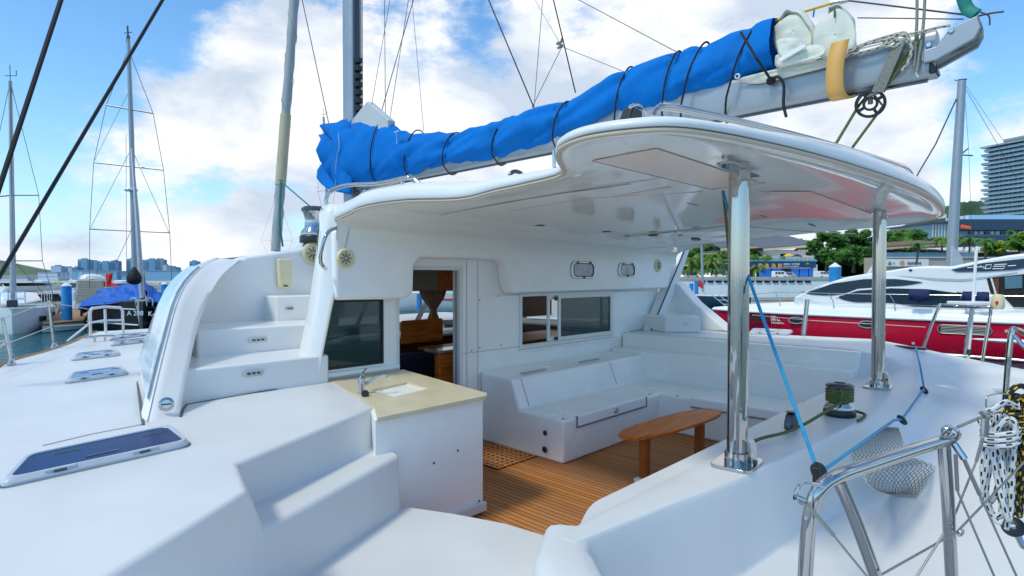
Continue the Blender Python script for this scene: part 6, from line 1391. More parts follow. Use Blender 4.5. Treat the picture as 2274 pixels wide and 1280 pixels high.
# motor catamaran behind it with flybridge
F = Fr(gd_(-30, 47), RX * .98 - HX * .2); F.zs = .58
def fly_cat(F, label):
    t = thing('motor_catamaran', tuple(F.o), label, 'motor yacht'); hullmesh(F, 7, 5.5, 1.5, full=.7).build('hull', 'yacht_white', t, smooth=50)
    MB().prism([F(.4, -2.2, 1.5), F(5.2, -2.2, 1.5), F(4.5, -2.2, 2.9), F(.4, -2.2, 2.9)], F.uy * 4.4).build('cabin', 'window_dark', t, bevel=.05); MB().prism([F(-.2, -2.5, 2.9), F(5.6, -2.5, 2.75), F(5.4, -2.5, 3.05), F(-.2, -2.5, 3.15)], F.uy * 5).build('cabin_roof', 'yacht_white', t, bevel=.05)
    MB().prism([F(.5, -2.0, 3.15), F(4.2, -2.0, 3.15), F(4.7, -2.0, 3.9), F(.5, -2.0, 3.8)], F.uy * 4).build('flybridge', 'yacht_white', t, bevel=.05); MB().prism([F(.6, -1.9, 3.9), F(4.4, -1.9, 3.9), F(4.0, -1.9, 4.3), F(.6, -1.9, 4.3)], F.uy * 3.8).build('fly_screen', 'window_dark', t, bevel=.03)
    for x in (.4, 4.9):
        for y in (-1.9, 1.9): MB().tube([F(x, y, 3.8), F(x, y, 5.2)], .05, 6).build('top_post', 'brushed_steel', t)
    q = MB(); MB().prism([F(.0, -2.1, 5.2), F(5.1, -2.1, 5.15), F(5.1, -2.1, 5.25), F(.0, -2.1, 5.3)], F.uy * 4.2).build('fly_top', 'beige_trim', t, bevel=.02); return t
fly_cat(F, 'white motor yacht with dark windows and flybridge behind the left sailing yacht')
# stern-to motor yacht with cream louvred stern
F = Fr(gd_(200, 46), V(gd_(200, 46).x, gd_(200, 46).y, 0))
t = thing('motor_yacht', tuple(F.o), 'cream motor yacht moored stern on, with slatted stern, behind the brown pontoon', 'motor yacht')
MB().prism([F(0, -1.0, 0), F(0, 1.1, 0), F(8, 1.1, 0), F(8, -1.0, 0)], (0, 0, 1.0)).build('hull', 'yacht_white', t, bevel=.08); q = MB()
for k in range(9): q.obox(F(.1 + k * .12, 0, 1.0 + k * .2), F.ux * .15, F.uy * (.95 - .02 * k), V(0, 0, .085))
q.build('stern_slats', 'concrete_beige', t, bevel=.02); MB().prism([F(1.4, -.9, 1), F(1.4, .9, 1), F(7, .8, 1), F(7, -.8, 1)], (0, 0, 1.75)).build('cabin', 'beige_trim', t, bevel=.08); MB().lathe([(.9, 0), (.85, .2), (.5, .4), (0, .45)], F(2.4, -.1, 2.8), (0, 0, 1), 20).build('radar_dome', 'yacht_white', t, smooth=60)
MB().obox(F(1.0, 1.05, .85), F.ux * .5, F.uy * .12, V(0, 0, 1.0)).build('side_fin', 'yacht_white', t, bevel=.08); MB().tube([F(1.2, .9, 1.7), F(1.6, .6, 3.4)], .05, 6).tube([F(1.6, .6, 3.4), F(1.6, -1.6, 3.3)], .04, 6).build('rail_arch', 'brushed_steel', t)
for px, D_, lab, zt in ((240, 47, 'red triangular flag flying behind the blue tarpaulin', 608), (206, 48, 'small dark red flag left of the bigger red one', 616)):
    b = gd_(px - 5, D_, zat(640, D_)); o = thing('flag', tuple(b), lab, 'flag', None); MB().tube([b, V(b.x, b.y, zat(zt, D_))], .025, 6).build('pole', 'white_alu', o); z = zat(zt, D_); k = .55 if px == 240 else .35; b.z = z
    MB().grid(lambda u, v: b + RX * u * k * (1 - .3 * v) + V(0, 0, -k * 1.6 * v - .2 * k * (1 - u) * 0 + k * .3 * (u - 1) * -v) + HX * .06 * math.sin(u * 7 + v * 2), 6, 6).build('cloth', 'red_cloth', o, smooth=80, solid=.01)
b = gd_(235, 49, zat(637, 49)); o = MB().lathe([(1.05, 0), (.7, .25), (.25, .42), (0, .5)], b, (0, 0, 1), 10).build('parasol', 'red_cloth', None); tag(o, 'low red sunshade top behind the blue tarpaulin', 'sunshade')
for px, w, D_, lab in ((172, 12, 90, 'distant white cruiser between the blue piles'), (275, 14, 85, 'distant white cruiser behind the tarpaulin tent'), (95, 9, 95, 'distant white cruiser beyond the small blue pile')):
    F = Fr(gd_(px - w, D_), RX); t = thing('distant_cruiser', tuple(F.o), lab, 'motor boat'); hullmesh(F, w * 2 * D_ / 1274, 2, 1.2).build('hull', 'yacht_white', t, smooth=50); MB().prism([F(.3, -.8, 1.2), F(1.2, -.8, 1.2), F(1.0, -.8, 2.0), F(.3, -.8, 2.0)], F.uy * 1.6).build('cabin', 'window_dark', t); MB().prism([F(.1, -.9, 2.0), F(1.3, -.9, 2.0), F(1.2, -.9, 2.4), F(.1, -.9, 2.5)], F.uy * 1.8).build('roof', 'yacht_white', t, bevel=.05)
# black catamaran under a blue tarpaulin
O_ = gd_(316, 31.5); F = Fr(O_, -HX)
t = thing('black_catamaran', tuple(O_), 'black hulled catamaran with twin masts moored bow on under a blue tarpaulin', 'catamaran')
for s_, x0, x1 in ((-1, 200, 312), (1, 322, 400)):
    a, b = gd_(x0, 33), gd_(x1, 31); P0 = [V(a.x, a.y, WZ + .1), V(b.x, b.y, WZ + .05)]
    m = MB(); bk = V(a.x, a.y, 0).normalized() * 7
    m.loft([[a + V(0, 0, 0), b, b + bk, a + bk], [a + V(0, 0, .35) - RX * .1, b + V(0, 0, .35) - HX * .15, b + bk + V(0, 0, .35), a + bk + V(0, 0, .35)], [a + V(0, 0, 1.45) - RX * .15, b + V(0, 0, 1.75) - HX * .5, b + bk + V(0, 0, 1.7), a + bk + V(0, 0, 1.5)]], True, True)
    o = m.build('hull', 'black', t, bevel=.06); q = MB(); q.tube([a + V(0, 0, .42) - RX * .14 - HX * .05, b + V(0, 0, .40) - HX * .24], .045, 6); q.build('hull_stripe', 'yacht_white', o); q = MB(); q.tube([a + V(0, 0, 1.30) - RX * .18 - HX * .1, b + V(0, 0, 1.25) - HX * .45], .035, 6); q.build('hull_stripe', 'yacht_white', o)
text_mesh('A 208', .36, 'sign_white', 'name_lettering', t, gd_(281, 30.6, zat(701, 30.6)), RX, V(0, 0, 1), .02); text_mesh('K-8', .34, 'sign_white', 'name_lettering', t, gd_(328, 30.2, zat(702, 30.2)), RX, V(0, 0, 1), .02)
MB().obox(gd_(317, 31, zat(712, 31)), RX * .10, HX * .2, V(0, 0, 1.05)).build('bow_post', 'dark_metal', t, bevel=.03)
m1 = MB().tube([atD(300, 640, 34), atD(292, 300, 34), atD(285, 88, 34)], [.16, .14, .10], 12).build('mast', 'alu', t, smooth=True)
MB().tube([atD(316, 664, 31.3), atD(303, 470, 32.5), atD(292, 330, 33.7)], [.14, .12, .06], 12).build('furled_jib', 'alu', t, smooth=True)
for y0_, x0, x1, y1_ in ((234, 236, 340, 252), (361, 208, 363, 378), (509, 199, 377, 517)): MB().tube([atD(x0, y0_, 34), atD(x1, y1_, 34)], .045, 6).build('spreader', 'wire', m1)
q = MB(); mp_ = atD(285, 110, 34)
q.tube([mp_, atD(236, 234, 34), atD(208, 361, 34), atD(199, 509, 34), atD(199, 640, 34)], .018, 4); q.tube([mp_, atD(340, 252, 34), atD(363, 378, 34), atD(377, 517, 34), atD(382, 640, 34)], .018, 4)
q.tube([atD(292, 330, 34), atD(200, 508, 34)], .014, 4); q.tube([atD(292, 330, 34), atD(375, 516, 34)], .014, 4); q.tube([atD(288, 200, 34), atD(208, 360, 34)], .012, 4); q.tube([atD(280, 300, 34.2), atD(281, 640, 34.2)], .012, 4); q.tube([atD(297, 500, 33), atD(255, 590, 30)], .014, 4); q.build('shroud', 'wire', m1)
q = MB(); q.tube([atD(285, 88, 34), atD(283, 58, 34)], .05, 6); q.tube([atD(276, 74, 34), atD(293, 72, 34)], .025, 5); q.tube([atD(284, 95, 34), atD(285, 80, 34)], .1, 6); q.build('wind_vane', 'wire', m1); MB().lathe([(.32, -.08), (.36, 0), (.32, .08)], atD(291, 422, 33.8), (0, 0, 1), 14).build('radar', 'yacht_white', m1, smooth=True)
for x0, x1 in ((291, 302), (326, 338)): MB().tube(smooth_path([atD(x0, 680, 31), atD(x0, 664, 31), atD(x1, 664, 31), atD(x1 + 1, 680, 31)], 3), .03, 6).build('pulpit', 'white_alu', t, smooth=True)
top_ = [(176, 678), (198, 662), (228, 642), (262, 636), (288, 627), (305, 615), (317, 606), (328, 630), (345, 643), (362, 652), (380, 668)]; bo_ = [(176, 681), (205, 678), (240, 676), (270, 671), (290, 668), (305, 666), (317, 645), (330, 664), (345, 672), (362, 674), (380, 676)]
A = smooth_path([V(x, y, 0) for x, y in top_], 5); B = smooth_path([V(x, y, 0) for x, y in bo_], 5); rows = []
for k in range(15):
    u = k / 14; rows.append([atD(lerp(a.x, b.x, u), lerp(a.y, b.y, u) + .0, 33.2 - 1.9 * u - .0) + HX * (.16 * math.sin(a.x * .19 + u * 4) + .10 * math.sin(a.x * .53 - u * 5)) + V(0, 0, -.25 * math.sin(math.pi * u)) for a, b in zip(A, B)])
rows = [[p + (p - CAM) * .10 + V(0, 0, -.8) for p in rows[0]]] + [[p + (p - CAM) * .05 for p in rows[0]]] + rows
o = MB().loft(rows, False, False).build('tarpaulin', 'tarp_blue', None, smooth=80, solid=.02); tag(o, 'bright blue tarpaulin tented over the black catamaran deck', 'tarpaulin')
c = atD(298, 613, 30.5); m = MB(); prf = [(.02, .50), (.08, .42), (.14, .36), (.27, .14), (.36, -.10), (.33, -.32), (.20, -.44), (0, -.47)]; o = m.lathe(prf, c, (.0, 0, 1), 24).build('black_bag', 'black_rope', None, smooth=60); tag(o, 'black pear shaped canvas bag hanging before the catamaran mast', 'bag')
b = atD(318, 614, 33.4); o = MB().obox(b, RX * .09, HX * .03, V(0, 0, .28)).build('yellow_pennant', 'yellow_cloth', None, bevel=.02); tag(o, 'small yellow pennant right of the furled sail', 'pennant')
# more masts behind our deck
for px, yt, D_, r, lab, sp in ((697, 228, 55, .15, 'distant sailing boat whose mast rises left of the blue sail cover', ((405, 20),)), (592, 421, 110, .14, 'far sailing boat with a thin dark mast left of the furled headsail', ())):
    F = Fr(gd_(px, D_), HX); t = thing('distant_sailing_boat', tuple(F.o), lab, 'sailing boat', None); hullmesh(F, 9, 3, 1.1).build('hull', 'yacht_white', t, smooth=50); MB().prism([F(2, -.8, 1.1), F(2, .8, 1.1), F(6, .6, 1.1), F(6, -.6, 1.1)], (0, 0, .5)).build('cabin', 'yacht_white', t, bevel=.05)
    mastset(t, F, 5, zat(yt, D_) - WZ, r, ((zat(405, D_) - WZ, .9),) if px == 697 else ((zat(530, D_) - WZ, 3.2),), m_='alu' if px == 697 else 'wire', halfb=1.4, lean=-.6 if px == 697 else 0)
# ================================================================ right shore
QD = 84; QZ = zat(622, QD)
MB().prism([gd_(1350, QD), gd_(2100, QD), gd_(2900, QD), gd_(2900, 700), gd_(1350, 700)], (0, 0, QZ - WZ)).build('quay', 'quay_white', None)['kind'] = 'structure'
MB().prism([gd_(1352, QD - .12, QZ + .0), gd_(2898, QD - .12, QZ), gd_(2898, QD + 1.2, QZ), gd_(1352, QD + 1.2, QZ)], (0, 0, .45)).build('quay_kerb', 'concrete_beige', None)['kind'] = 'structure'
MB().prism([gd_(1352, QD + 1.3, QZ + .02), gd_(2898, QD + 1.3, QZ + .02), gd_(2898, QD + 14, QZ + .02), gd_(1352, QD + 14, QZ + .02)], (0, 0, .02)).build('quay_road', 'asphalt', None)['kind'] = 'structure'
for k in range(14):
    px = 1560 + k * 18; a = gd_(px, QD - .1, QZ - .02); o = MB().obox(a + V(0, 0, -.22), RX * .42, HX * .08, V(0, 0, .14)).build('quay_slot', 'dark_void', None, bevel=.03)  # dark boxes stand in for the dark openings below the coping
    ordn = ['first', 'second', 'third', 'fourth', 'fifth', 'sixth', 'seventh', 'eighth', 'ninth', 'tenth', 'eleventh', 'twelfth', 'thirteenth', 'fourteenth']
    tag(o, 'dark slot under the quay kerb, ' + ordn[k] + ' from the left', 'slot', 'row of dark slots under the quay kerb')
# restaurant
RD = 165; rz = QZ
def blk(x0, x1, y0, y1, D_, dp, name, m_, par, bevel=0, **k):
    a, b = gd_(x0, D_, 0), gd_(x1, D_, 0); z0, z1 = zat(y1, D_), zat(y0, D_); return MB().prism([V(p.x, p.y, z0) for p in (a, b, b + HX * dp, a + HX * dp)], (0, 0, z1 - z0)).build(name, m_, par, bevel=bevel, **k)
rs = thing('seafood_restaurant', tuple(gd_(1735, RD, rz)), 'long seafood restaurant with dark blue sign band and blue roller doors on the quay', 'restaurant')
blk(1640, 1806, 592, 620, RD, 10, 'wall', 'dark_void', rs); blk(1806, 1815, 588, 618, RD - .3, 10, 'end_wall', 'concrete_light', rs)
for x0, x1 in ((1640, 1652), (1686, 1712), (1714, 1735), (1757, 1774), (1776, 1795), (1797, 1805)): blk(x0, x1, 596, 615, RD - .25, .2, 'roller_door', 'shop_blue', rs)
sb = blk(1600, 1812, 581, 595, RD - .8, .6, 'sign_band', 'sign_navy', rs, .05); blk(1598, 1815, 578.5, 581, RD - 1.0, 1.6, 'sign_coping', 'teal_trim', rs, .03); blk(1640, 1800, 595, 596.2, RD - .7, .5, 'sign_sill', 'concrete_light', rs)
for i, ch in enumerate('富渔海鲜'): text_mesh(ch, 1.32, 'sign_yellow', 'sign_lettering', sb, gd_(1683 + i * 14.6, RD - .86, zat(594.2, RD)), RX, V(0, 0, 1), .03)
text_mesh('台', 1.0, 'sign_red', 'sign_lettering', sb, gd_(1671.5, RD - .86, zat(593.5, RD)), RX, V(0, 0, 1), .03)
text_mesh('海鲜加工 中式快餐', .56, 'sign_white', 'sign_lettering', sb, gd_(1739.5, RD - .86, zat(588.6, RD)), RX, V(0, 0, 1), .02); text_mesh('SEAFOOD  RESTAURANT', .40, 'sign_white', 'sign_lettering', sb, gd_(1739.5, RD - .86, zat(593, RD)), RX, V(0, 0, 1), .02)
q = MB(); c = gd_(1793, RD - .9, zat(590, RD))
for k in range(7): a = .3 + k * .45; q.tube([c + V(0, 0, .25), c + V(0, 0, .5) + RX * .36 * math.cos(a) + V(0, 0, .25 * math.sin(a)), c + RX * .7 * math.cos(a) + V(0, 0, .43 * math.sin(a) + .16)], .06, 4)
q.tube([c + V(0, 0, .25), c + RX * .06 + V(0, 0, -.3)], .03, 4); q.build('sign_palm_mark', 'leaf_yellow', sb)
q = MB()
for k in range(16): px = 1660 + k * 9.5; q.tube([gd_(px, RD, zat(579, RD)), gd_(px, RD, zat(571, RD))], .04, 5)
q.tube([gd_(1655, RD, zat(571, RD)), gd_(1810, RD, zat(571, RD))], .05, 5); q.build('terrace_rail', 'white_alu', rs)
blk(1655, 1810, 572.5, 579, RD + .1, .03, 'terrace_glass', 'clear_glass', rs); blk(1600, 1812, 577, 582, RD + .4, 12, 'terrace_floor', 'concrete_light', rs)
up = thing('terrace_house', tuple(gd_(1760, 178, rz)), 'white two storey house with cream eaves above the seafood restaurant', 'house')
blk(1725, 1808, 555, 580, 178, 10, 'wall', 'concrete_light', up); blk(1733, 1744, 564, 578, 177.9, .1, 'doorway', 'dark_void', up); blk(1764, 1772, 553, 558, 177.9, .1, 'window', 'red_hull', up); blk(1789, 1803, 560, 568, 177.9, .1, 'window', 'dark_void', up)
def roof(x0, y0, x1, y1, th, D_, dp, rise, name, par, m_='roof_slate'):
    a, b = atD(x0, y0, D_), atD(x1, y1, D_); MB().prism([a, b, b + HX * dp + V(0, 0, rise), a + HX * dp + V(0, 0, rise)], (0, 0, .25)).build(name, m_, par); MB().prism([a - HX * .15, b - HX * .15, b - HX * .15 + V(0, 0, -th), a - HX * .15 + V(0, 0, -th)], HX * .14).build('fascia', 'fascia_cream', par)
roof(1695, 553, 1815, 543, .62, 175, 18, 3.6, 'roof', up); 
up2 = thing('hillside_villa', tuple(gd_(1690, 202, rz)), 'villa with long slate roof and cream fascia higher behind the restaurant', 'house')
blk(1610, 1725, 552, 575, 205, 10, 'wall', 'brown_wood', up2); roof(1600, 552, 1760, 540, .85, 198, 22, 5, 'roof', up2); blk(1640, 1712, 558, 566, 204.8, .1, 'window_band', 'glass_blue', up2)
up3 = thing('hillside_villa', tuple(gd_(1545, 208, rz)), 'villa with dark slate roof among palms left of the near steel post', 'house')
blk(1500, 1625, 560, 600, 212, 10, 'wall', 'brown_wood', up3); roof(1490, 570, 1640, 556, .6, 206, 22, 5, 'roof', up3); roof(1500, 590, 1600, 582, .5, 203, 9, 2.4, 'roof', up3); blk(1520, 1600, 592, 606, 206, 1, 'window_band', 'dark_void', up3)
for i, (px, py, m_, lab) in enumerate(((1697, 570, 'orange_cloth', 'orange parasol on the restaurant terrace, leftmost'), (1751, 566, 'yellow_cloth', 'yellow parasol on the restaurant terrace'), (1769, 567, 'navy_cushion', 'dark parasol beside the yellow one'), (1787, 569, 'orange_cloth', 'orange parasol near the terrace end'))):
    b = gd_(px, 170, zat(579, 170)); t = thing('parasol', tuple(b), lab, 'parasol', 'parasols on the restaurant terrace'); z = zat(py, 170); MB().tube([b, V(b.x, b.y, z)], .04, 6).build('pole', 'white_alu', t); MB().lathe([(1.6, -.4), (1.5, -.32), (.7, .13), (0, .33)], V(b.x, b.y, z), (0, 0, 1), 8, caps=False).build('canopy', m_, t, solid=.03)
# vans and cars on the quay road
def van(px, D_, L_, Hh, label, name='parked_van', m_='car_white'):
    D_ += 56; F = Fr(gd_(px, D_, QZ + .04), RX); t = thing(name, tuple(F.o), label, 'van' if Hh > 1.7 else 'car', 'vehicles parked on the quay')
    w = .85; pr = [(0, .35), (0, Hh * .9), (.15, Hh), (L_ * .72, Hh), (L_ * .88, Hh * .62), (L_ * .98, Hh * .5), (L_, .35)]
    MB().prism([F(x, -w, z) for x, z in pr], F.uy * 2 * w).build('body', m_, t, bevel=.06)
    q = MB()
    for x0, x1 in ((.3, L_ * .24), (L_ * .27, L_ * .48), (L_ * .51, L_ * .70)): q.prism([F(x0, -w - .01, Hh * .58), F(x1, -w - .01, Hh * .58), F(x1, -w - .01, Hh * .88), F(x0, -w - .01, Hh * .88)], -F.uy * .01)
    q.build('side_windows', 'window_dark', t)
    for x in (L_ * .2, L_ * .8): MB().lathe([(.30, 0), (.33, .03), (.33, .17), (.30, .2)], F(x, -w - .02, .33), F.uy, 18).build('wheel', 'tyre', t, smooth=40)
van(1580, 92, 4.6, 2.1, 'white minibus parked on the quay left of the near steel post'); van(1716, 93, 3.6, 1.9, 'white van parked before the dark doorway of the restaurant'); van(1735, 96, 3.6, 1.7, 'grey van parked just behind the white van', m_='alu')
van(1520, 93, 3.8, 1.4, 'grey car parked at the far left end of the quay', 'parked_car', 'alu'); van(1838 - 22, 95, 3.4, 1.9, 'white box van parked at the restaurant end wall', 'parked_van')
q = MB().tube([gd_(1678, 148, QZ), gd_(1678, 148, zat(594, 148))], .13, 8).build('sign_post', 'pile_white', None, smooth=True); tag(q, 'white post with a red cap standing before the restaurant doors', 'post'); MB().obox(gd_(1677, 148, zat(592, 148)), RX * .5, HX * .1, V(0, 0, .25)).build('sign_cap', 'sign_red', q)
# mast of a yacht by the quay, boats in front
F = Fr(gd_(1567, 70), HX); t = thing('moored_sailing_boat', tuple(F.o), 'sailing boat with a plain grey mast moored at the quay by the thin blue pile', 'sailing boat'); hullmesh(F, 9, 2.8, 1.1).build('hull', 'yacht_white', t, smooth=50); MB().tube([F(1, 0, 1), F(1, 0, 7.5) - RX * .2], [.17, .15], 12).build('mast', 'alu', t, smooth=True)
F = Fr(gd_(1655, 56), RX * -.98 - HX * .1); t = thing('navy_motor_boat', tuple(F.o), 'low navy hulled boat with white folding gangway rails behind the near steel post', 'motor boat'); hullmesh(F, 7.5, 2.6, 1.05, full=.5).build('hull', 'podium_blue', t, smooth=50); MB().loft([[F(.3, -1.3, 1.05), F(.3, 1.3, 1.05), F(7.6, .1, 1.25), F(7.6, -.1, 1.25)], [F(.3, -1.25, 1.17), F(.3, 1.25, 1.17), F(7.5, .1, 1.37), F(7.5, -.1, 1.37)]]).build('deck', 'yacht_white', t)
q = MB()
for k in range(4): a = atD(1580 + k * 16, 655, 44); q.tube([a, a + RX * 1.25 - V(0, 0, 1.0)], .035, 6)
for k in range(3): q.tube([atD(1585 + k * 10, 658 + k * 9, 44), atD(1632 + k * 10, 658 + k * 9, 44)], .03, 6)
q.build('gangway_rails', 'white_alu', t)
F = Fr(gd_(1786, 68), RX); t = thing('inflatable_dinghy', tuple(F(1, 0, .5)), 'grey inflatable dinghy with outboard hauled out below the quay', 'dinghy'); q = MB()
for s_ in (-1, 1): q.tube(smooth_path([F(0, s_ * .5, .75), F(1.2, s_ * .5, .75), F(1.8, s_ * .3, .9)], 4), .2, 10)
q.build('tubes', 'alu', t, smooth=True); MB().obox(F(-.1, 0, .95), F.ux * .15, F.uy * .15, V(0, 0, .3)).build('outboard', 'dark_metal', t, bevel=.05)
F = Fr(gd_(1500, 66), RX); t = thing('moored_cruiser', tuple(F(1, 0, .5)), 'small cluttered white cruiser at the quay beside the starboard cabin fin', 'motor boat'); hullmesh(F, 3.6, 1.6, .9).build('hull', 'yacht_white', t, smooth=50); MB().obox(F(1.2, 0, 1.2), F.ux * .6, F.uy * .6, V(0, 0, .35)).build('cabin', 'window_dark', t, bevel=.08); MB().obox(F(1.2, 0, 1.62), F.ux * .75, F.uy * .7, V(0, 0, .06)).build('roof', 'yacht_white', t, bevel=.04)
b = gd_(1549, 64, zat(642, 64)); o = MB().grid(lambda u, v: b + RX * (.1 + u * .5) + V(0, 0, 1.0 - v * .7 - u * .3) + HX * .05 * math.sin(u * 6), 6, 4).build('red_flag', 'red_cloth', None, smooth=80, solid=.01); tag(o, 'small red and white flag beside the thin blue pile', 'flag')
# trees and palms
tree(1835, 604, 512, 98, 78, 'big dark green tree between the restaurant and the far steel post, left of the pair', n=40, seed=4, leaf=.40)
tree(1895, 606, 506, 102, 90, 'big dark green tree hiding behind the far steel post', n=42, seed=5, leaf=.40)
tree(1868, 606, 556, 90, 60, 'lower rounder tree in front of the two big ones', mats=('leaf_dark', 'leaf_mid', 'leaf_dark'), n=26, seed=6, leaf=.32)
tree(1935, 606, 545, 92, 50, 'dark bush like tree just left of the far steel post', n=20, seed=7, leaf=.32)
tree(1985, 560, 512, 128, 80, 'light green tree right of the far steel post head', mats=('leaf_mid', 'leaf_light'), n=24, seed=8)
tree(2030, 560, 512, 140, 70, 'mid green tree under the glass pavilion', mats=('leaf_dark', 'leaf_mid', 'leaf_light'), n=20, seed=18)
tree(2262, 572, 508, 80, 66, 'yellow green tree at the right edge above the red yacht', mats=('leaf_light', 'leaf_yellow', 'leaf_mid'), n=30, seed=9, leaf=.26)
tree(2215, 572, 535, 84, 60, 'low bright tree left of the yellow green one', mats=('leaf_mid', 'leaf_yellow'), n=22, seed=10, leaf=.26)
tree(1618, 604, 558, 108, 50, 'yellowish tree just left of the near steel post', mats=('leaf_light', 'leaf_mid'), n=20, seed=11, leaf=.3)
tree(1530, 600, 545, 150, 70, 'dark tree behind the slate roof villa', n=18, seed=12)
tree(1690, 606, 548, 215, 60, 'tree above the left end of the restaurant roof', mats=('leaf_mid', 'leaf_light'), n=22, seed=31, leaf=.8, zb=3)
tree(1660, 606, 556, 190, 60, 'tree half hidden by the near steel post on its right side', mats=('leaf_mid', 'leaf_dark'), n=22, seed=32, leaf=.7, zb=2)
tree(1790, 560, 530, 240, 60, 'tree top rising behind the roof of the terrace house', mats=('leaf_dark', 'leaf_mid'), n=22, seed=33, leaf=.9, zb=6)
tree(1560, 600, 540, 190, 70, 'bright tree behind the grey mast at the quay', mats=('leaf_mid', 'leaf_light', 'leaf_dark'), n=26, seed=34, leaf=.7, zb=2)
tree(2010, 540, 500, 175, 80, 'bright tree rising over the brown pavilion roof', mats=('leaf_mid', 'leaf_light'), n=28, seed=35, leaf=.6, zb=5)
for px, pb, pt, D_, lab, sd_ in ((1535, 612, 570, 96, 'palm at the left end of the quay', 1), (1556, 612, 564, 98, 'palm left of the grey mast', 2), (1590, 612, 562, 97, 'palm between grey mast and minibus', 3), (1606, 612, 556, 100, 'palm above the minibus', 4), (1580, 612, 575, 92, 'low palm above the minibus roof', 5),
                             (2034, 588, 535, 84, 'lone palm before the beige wall', 6), (2118, 575, 520, 96, 'palm left of the big grey mast', 7), (2090, 575, 525, 98, 'palm left of the small pair', 8), (2186, 585, 527, 82, 'palm with brown trunk right of the big mast', 9), (2150, 570, 530, 95, 'palm between big mast and brown trunked palm', 10), (1680, 618, 592, 92, 'low palm before the restaurant doors', 11)):
    palm(px, pb, pt, D_, lab, sd_, m_='leaf_light' if sd_ % 3 else 'leaf_mid', s=1.0 if D_ > 84 else .85)
hedge(1500, 1640, 596, 612, 104, 'leaf_mid', 5); hedge(1640, 1712, 566, 577, 112, 'leaf_mid', 6, 'terrace_planting')
# terrace with retaining wall and banner, right of the far post
tr = thing('retaining_wall', tuple(gd_(2050, 88, rz)), 'long beige retaining wall with glass balustrade behind the red yacht', 'wall'); blk(1945, 2230, 572, 625, 88, 3, 'wall', 'concrete_beige', tr); blk(1945, 2170, 561, 571.5, 88.3, .05, 'balustrade', 'glass_blue', tr); blk(1945, 2232, 571, 573, 87.8, .8, 'coping', 'concrete_light', tr)
o = blk(1968, 2062, 576, 592, 87.6, .12, 'banner', 'yacht_white', None); tag(o, 'white banner with black lettering hung on the beige wall', 'banner'); text_mesh('品 ×', .62, 'black', 'banner_lettering', o, gd_(1971, 87.5, zat(588, 87.5)), RX, V(0, 0, 1), .01); text_mesh('海岸咖啡', .55, 'black', 'banner_lettering', o, gd_(2014, 87.5, zat(588, 87.5)), RX, V(0, 0, 1), .01); MB().lathe([(0, .02), (.36, .02), (.36, 0)], gd_(2003, 87.55, zat(584, 87.55)), -HX, 20).build('banner_mark', 'orange_band', o)
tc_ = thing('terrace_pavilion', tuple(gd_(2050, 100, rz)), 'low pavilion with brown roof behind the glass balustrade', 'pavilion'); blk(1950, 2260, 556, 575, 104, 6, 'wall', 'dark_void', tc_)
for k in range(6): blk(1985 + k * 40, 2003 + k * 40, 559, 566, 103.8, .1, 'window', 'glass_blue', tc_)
roof(1940, 552, 2110, 541, .3, 100, 8, .8, 'roof', tc_, 'roof_brown'); roof(2120, 560, 2260, 556, .25, 100, 8, .8, 'roof', tc_, 'concrete_light')
# dark podium building and hotel tower
pd = thing('podium_building', tuple(gd_(2170, 190, rz)), 'long dark blue podium building with an orange sign under the hotel tower', 'building')
blk(2128, 2420, 487, 512, 190, 30, 'upper_block', 'podium_blue', pd, .2); blk(2068, 2128, 497, 530, 186, 20, 'glass_block', 'glass_blue', pd, .1); blk(2060, 2420, 512, 524, 192, 26, 'window_band', 'glass_blue', pd); blk(2056, 2420, 524, 560, 188, 30, 'lower_block', 'podium_blue', pd, .2); blk(2066, 2130, 494, 497.5, 185, 22, 'flat_roof', 'podium_blue', pd)
for k in range(9): blk(2070 + k * 6.6, 2070.9 + k * 6.6, 498, 529, 185.8, .2, 'mullion', 'concrete_light', pd)
for k in range(14): blk(2150 + k * 12, 2158 + k * 12, 514.5, 521, 191.7, .2, 'window', 'concrete_light' if k % 3 else 'tower_dark', pd)
c0_ = gd_(2135, 184, 0); MB().prism([atD(2136, 499, 184), atD(2158, 503, 184), atD(2157, 509, 184), atD(2135, 506, 184)], HX * .5).build('orange_sign', 'sign_orange', pd, bevel=.1)
ht_ = thing('hotel_tower', tuple(gd_(2230, 370, rz)), 'curved high rise hotel with stacked balconies at the right edge', 'hotel tower'); D_ = 370
a, b = gd_(2192, D_, 0), gd_(2480, D_ - 60, 0); wv = (b - a).normalized(); dp = V(-wv.y, wv.x, 0);
if dp.dot(HX) < 0: dp = -dp
z0, z1 = zat(500, D_), zat(330, D_); MB().prism([V(p.x, p.y, z0) for p in (a, b, b + dp * 18, a + dp * 18)], (0, 0, z1 - z0)).build('glass_core', 'tower_dark', ht_)
nf = 16
for k in range(nf + 1):
    z = lerp(zat(492, D_), zat(338, D_), k / nf); e = 3.6 if k % 2 else 2.0; P = [a - wv * e - dp * 2.2, b - dp * 2.2, b + dp * 19, a + dp * 19 - wv * e]; P = round_poly([V(p.x, p.y, z) for p in P], 2.0, 3); s_ = MB().prism(P, (0, 0, .55)).build('balcony_slab', 'tower_slab', ht_); 
    Q = [a - wv * e * .95 - dp * 2.1, b - dp * 2.1, b - dp * 2.0, a - wv * e * .95 - dp * 2.0]; MB().prism([V(p.x, p.y, z + .55) for p in Q], (0, 0, .9)).build('balcony_glass', 'glass_blue', s_)
P = [a - wv * 3.6 - dp * 3, b - dp * 3, b + dp * 19, a + dp * 19 - wv * 3]; MB().prism([V(p.x, p.y, zat(329, D_)) for p in P], (0, 0, 1.0)).build('roof_slab', 'tower_slab', ht_); MB().prism([V(p.x, p.y, zat(322, D_)) for p in (a + wv * 8, b, b + dp * 12, a + wv * 8 + dp * 12)], (0, 0, 1.6)).build('roof_canopy', 'tower_slab', ht_)
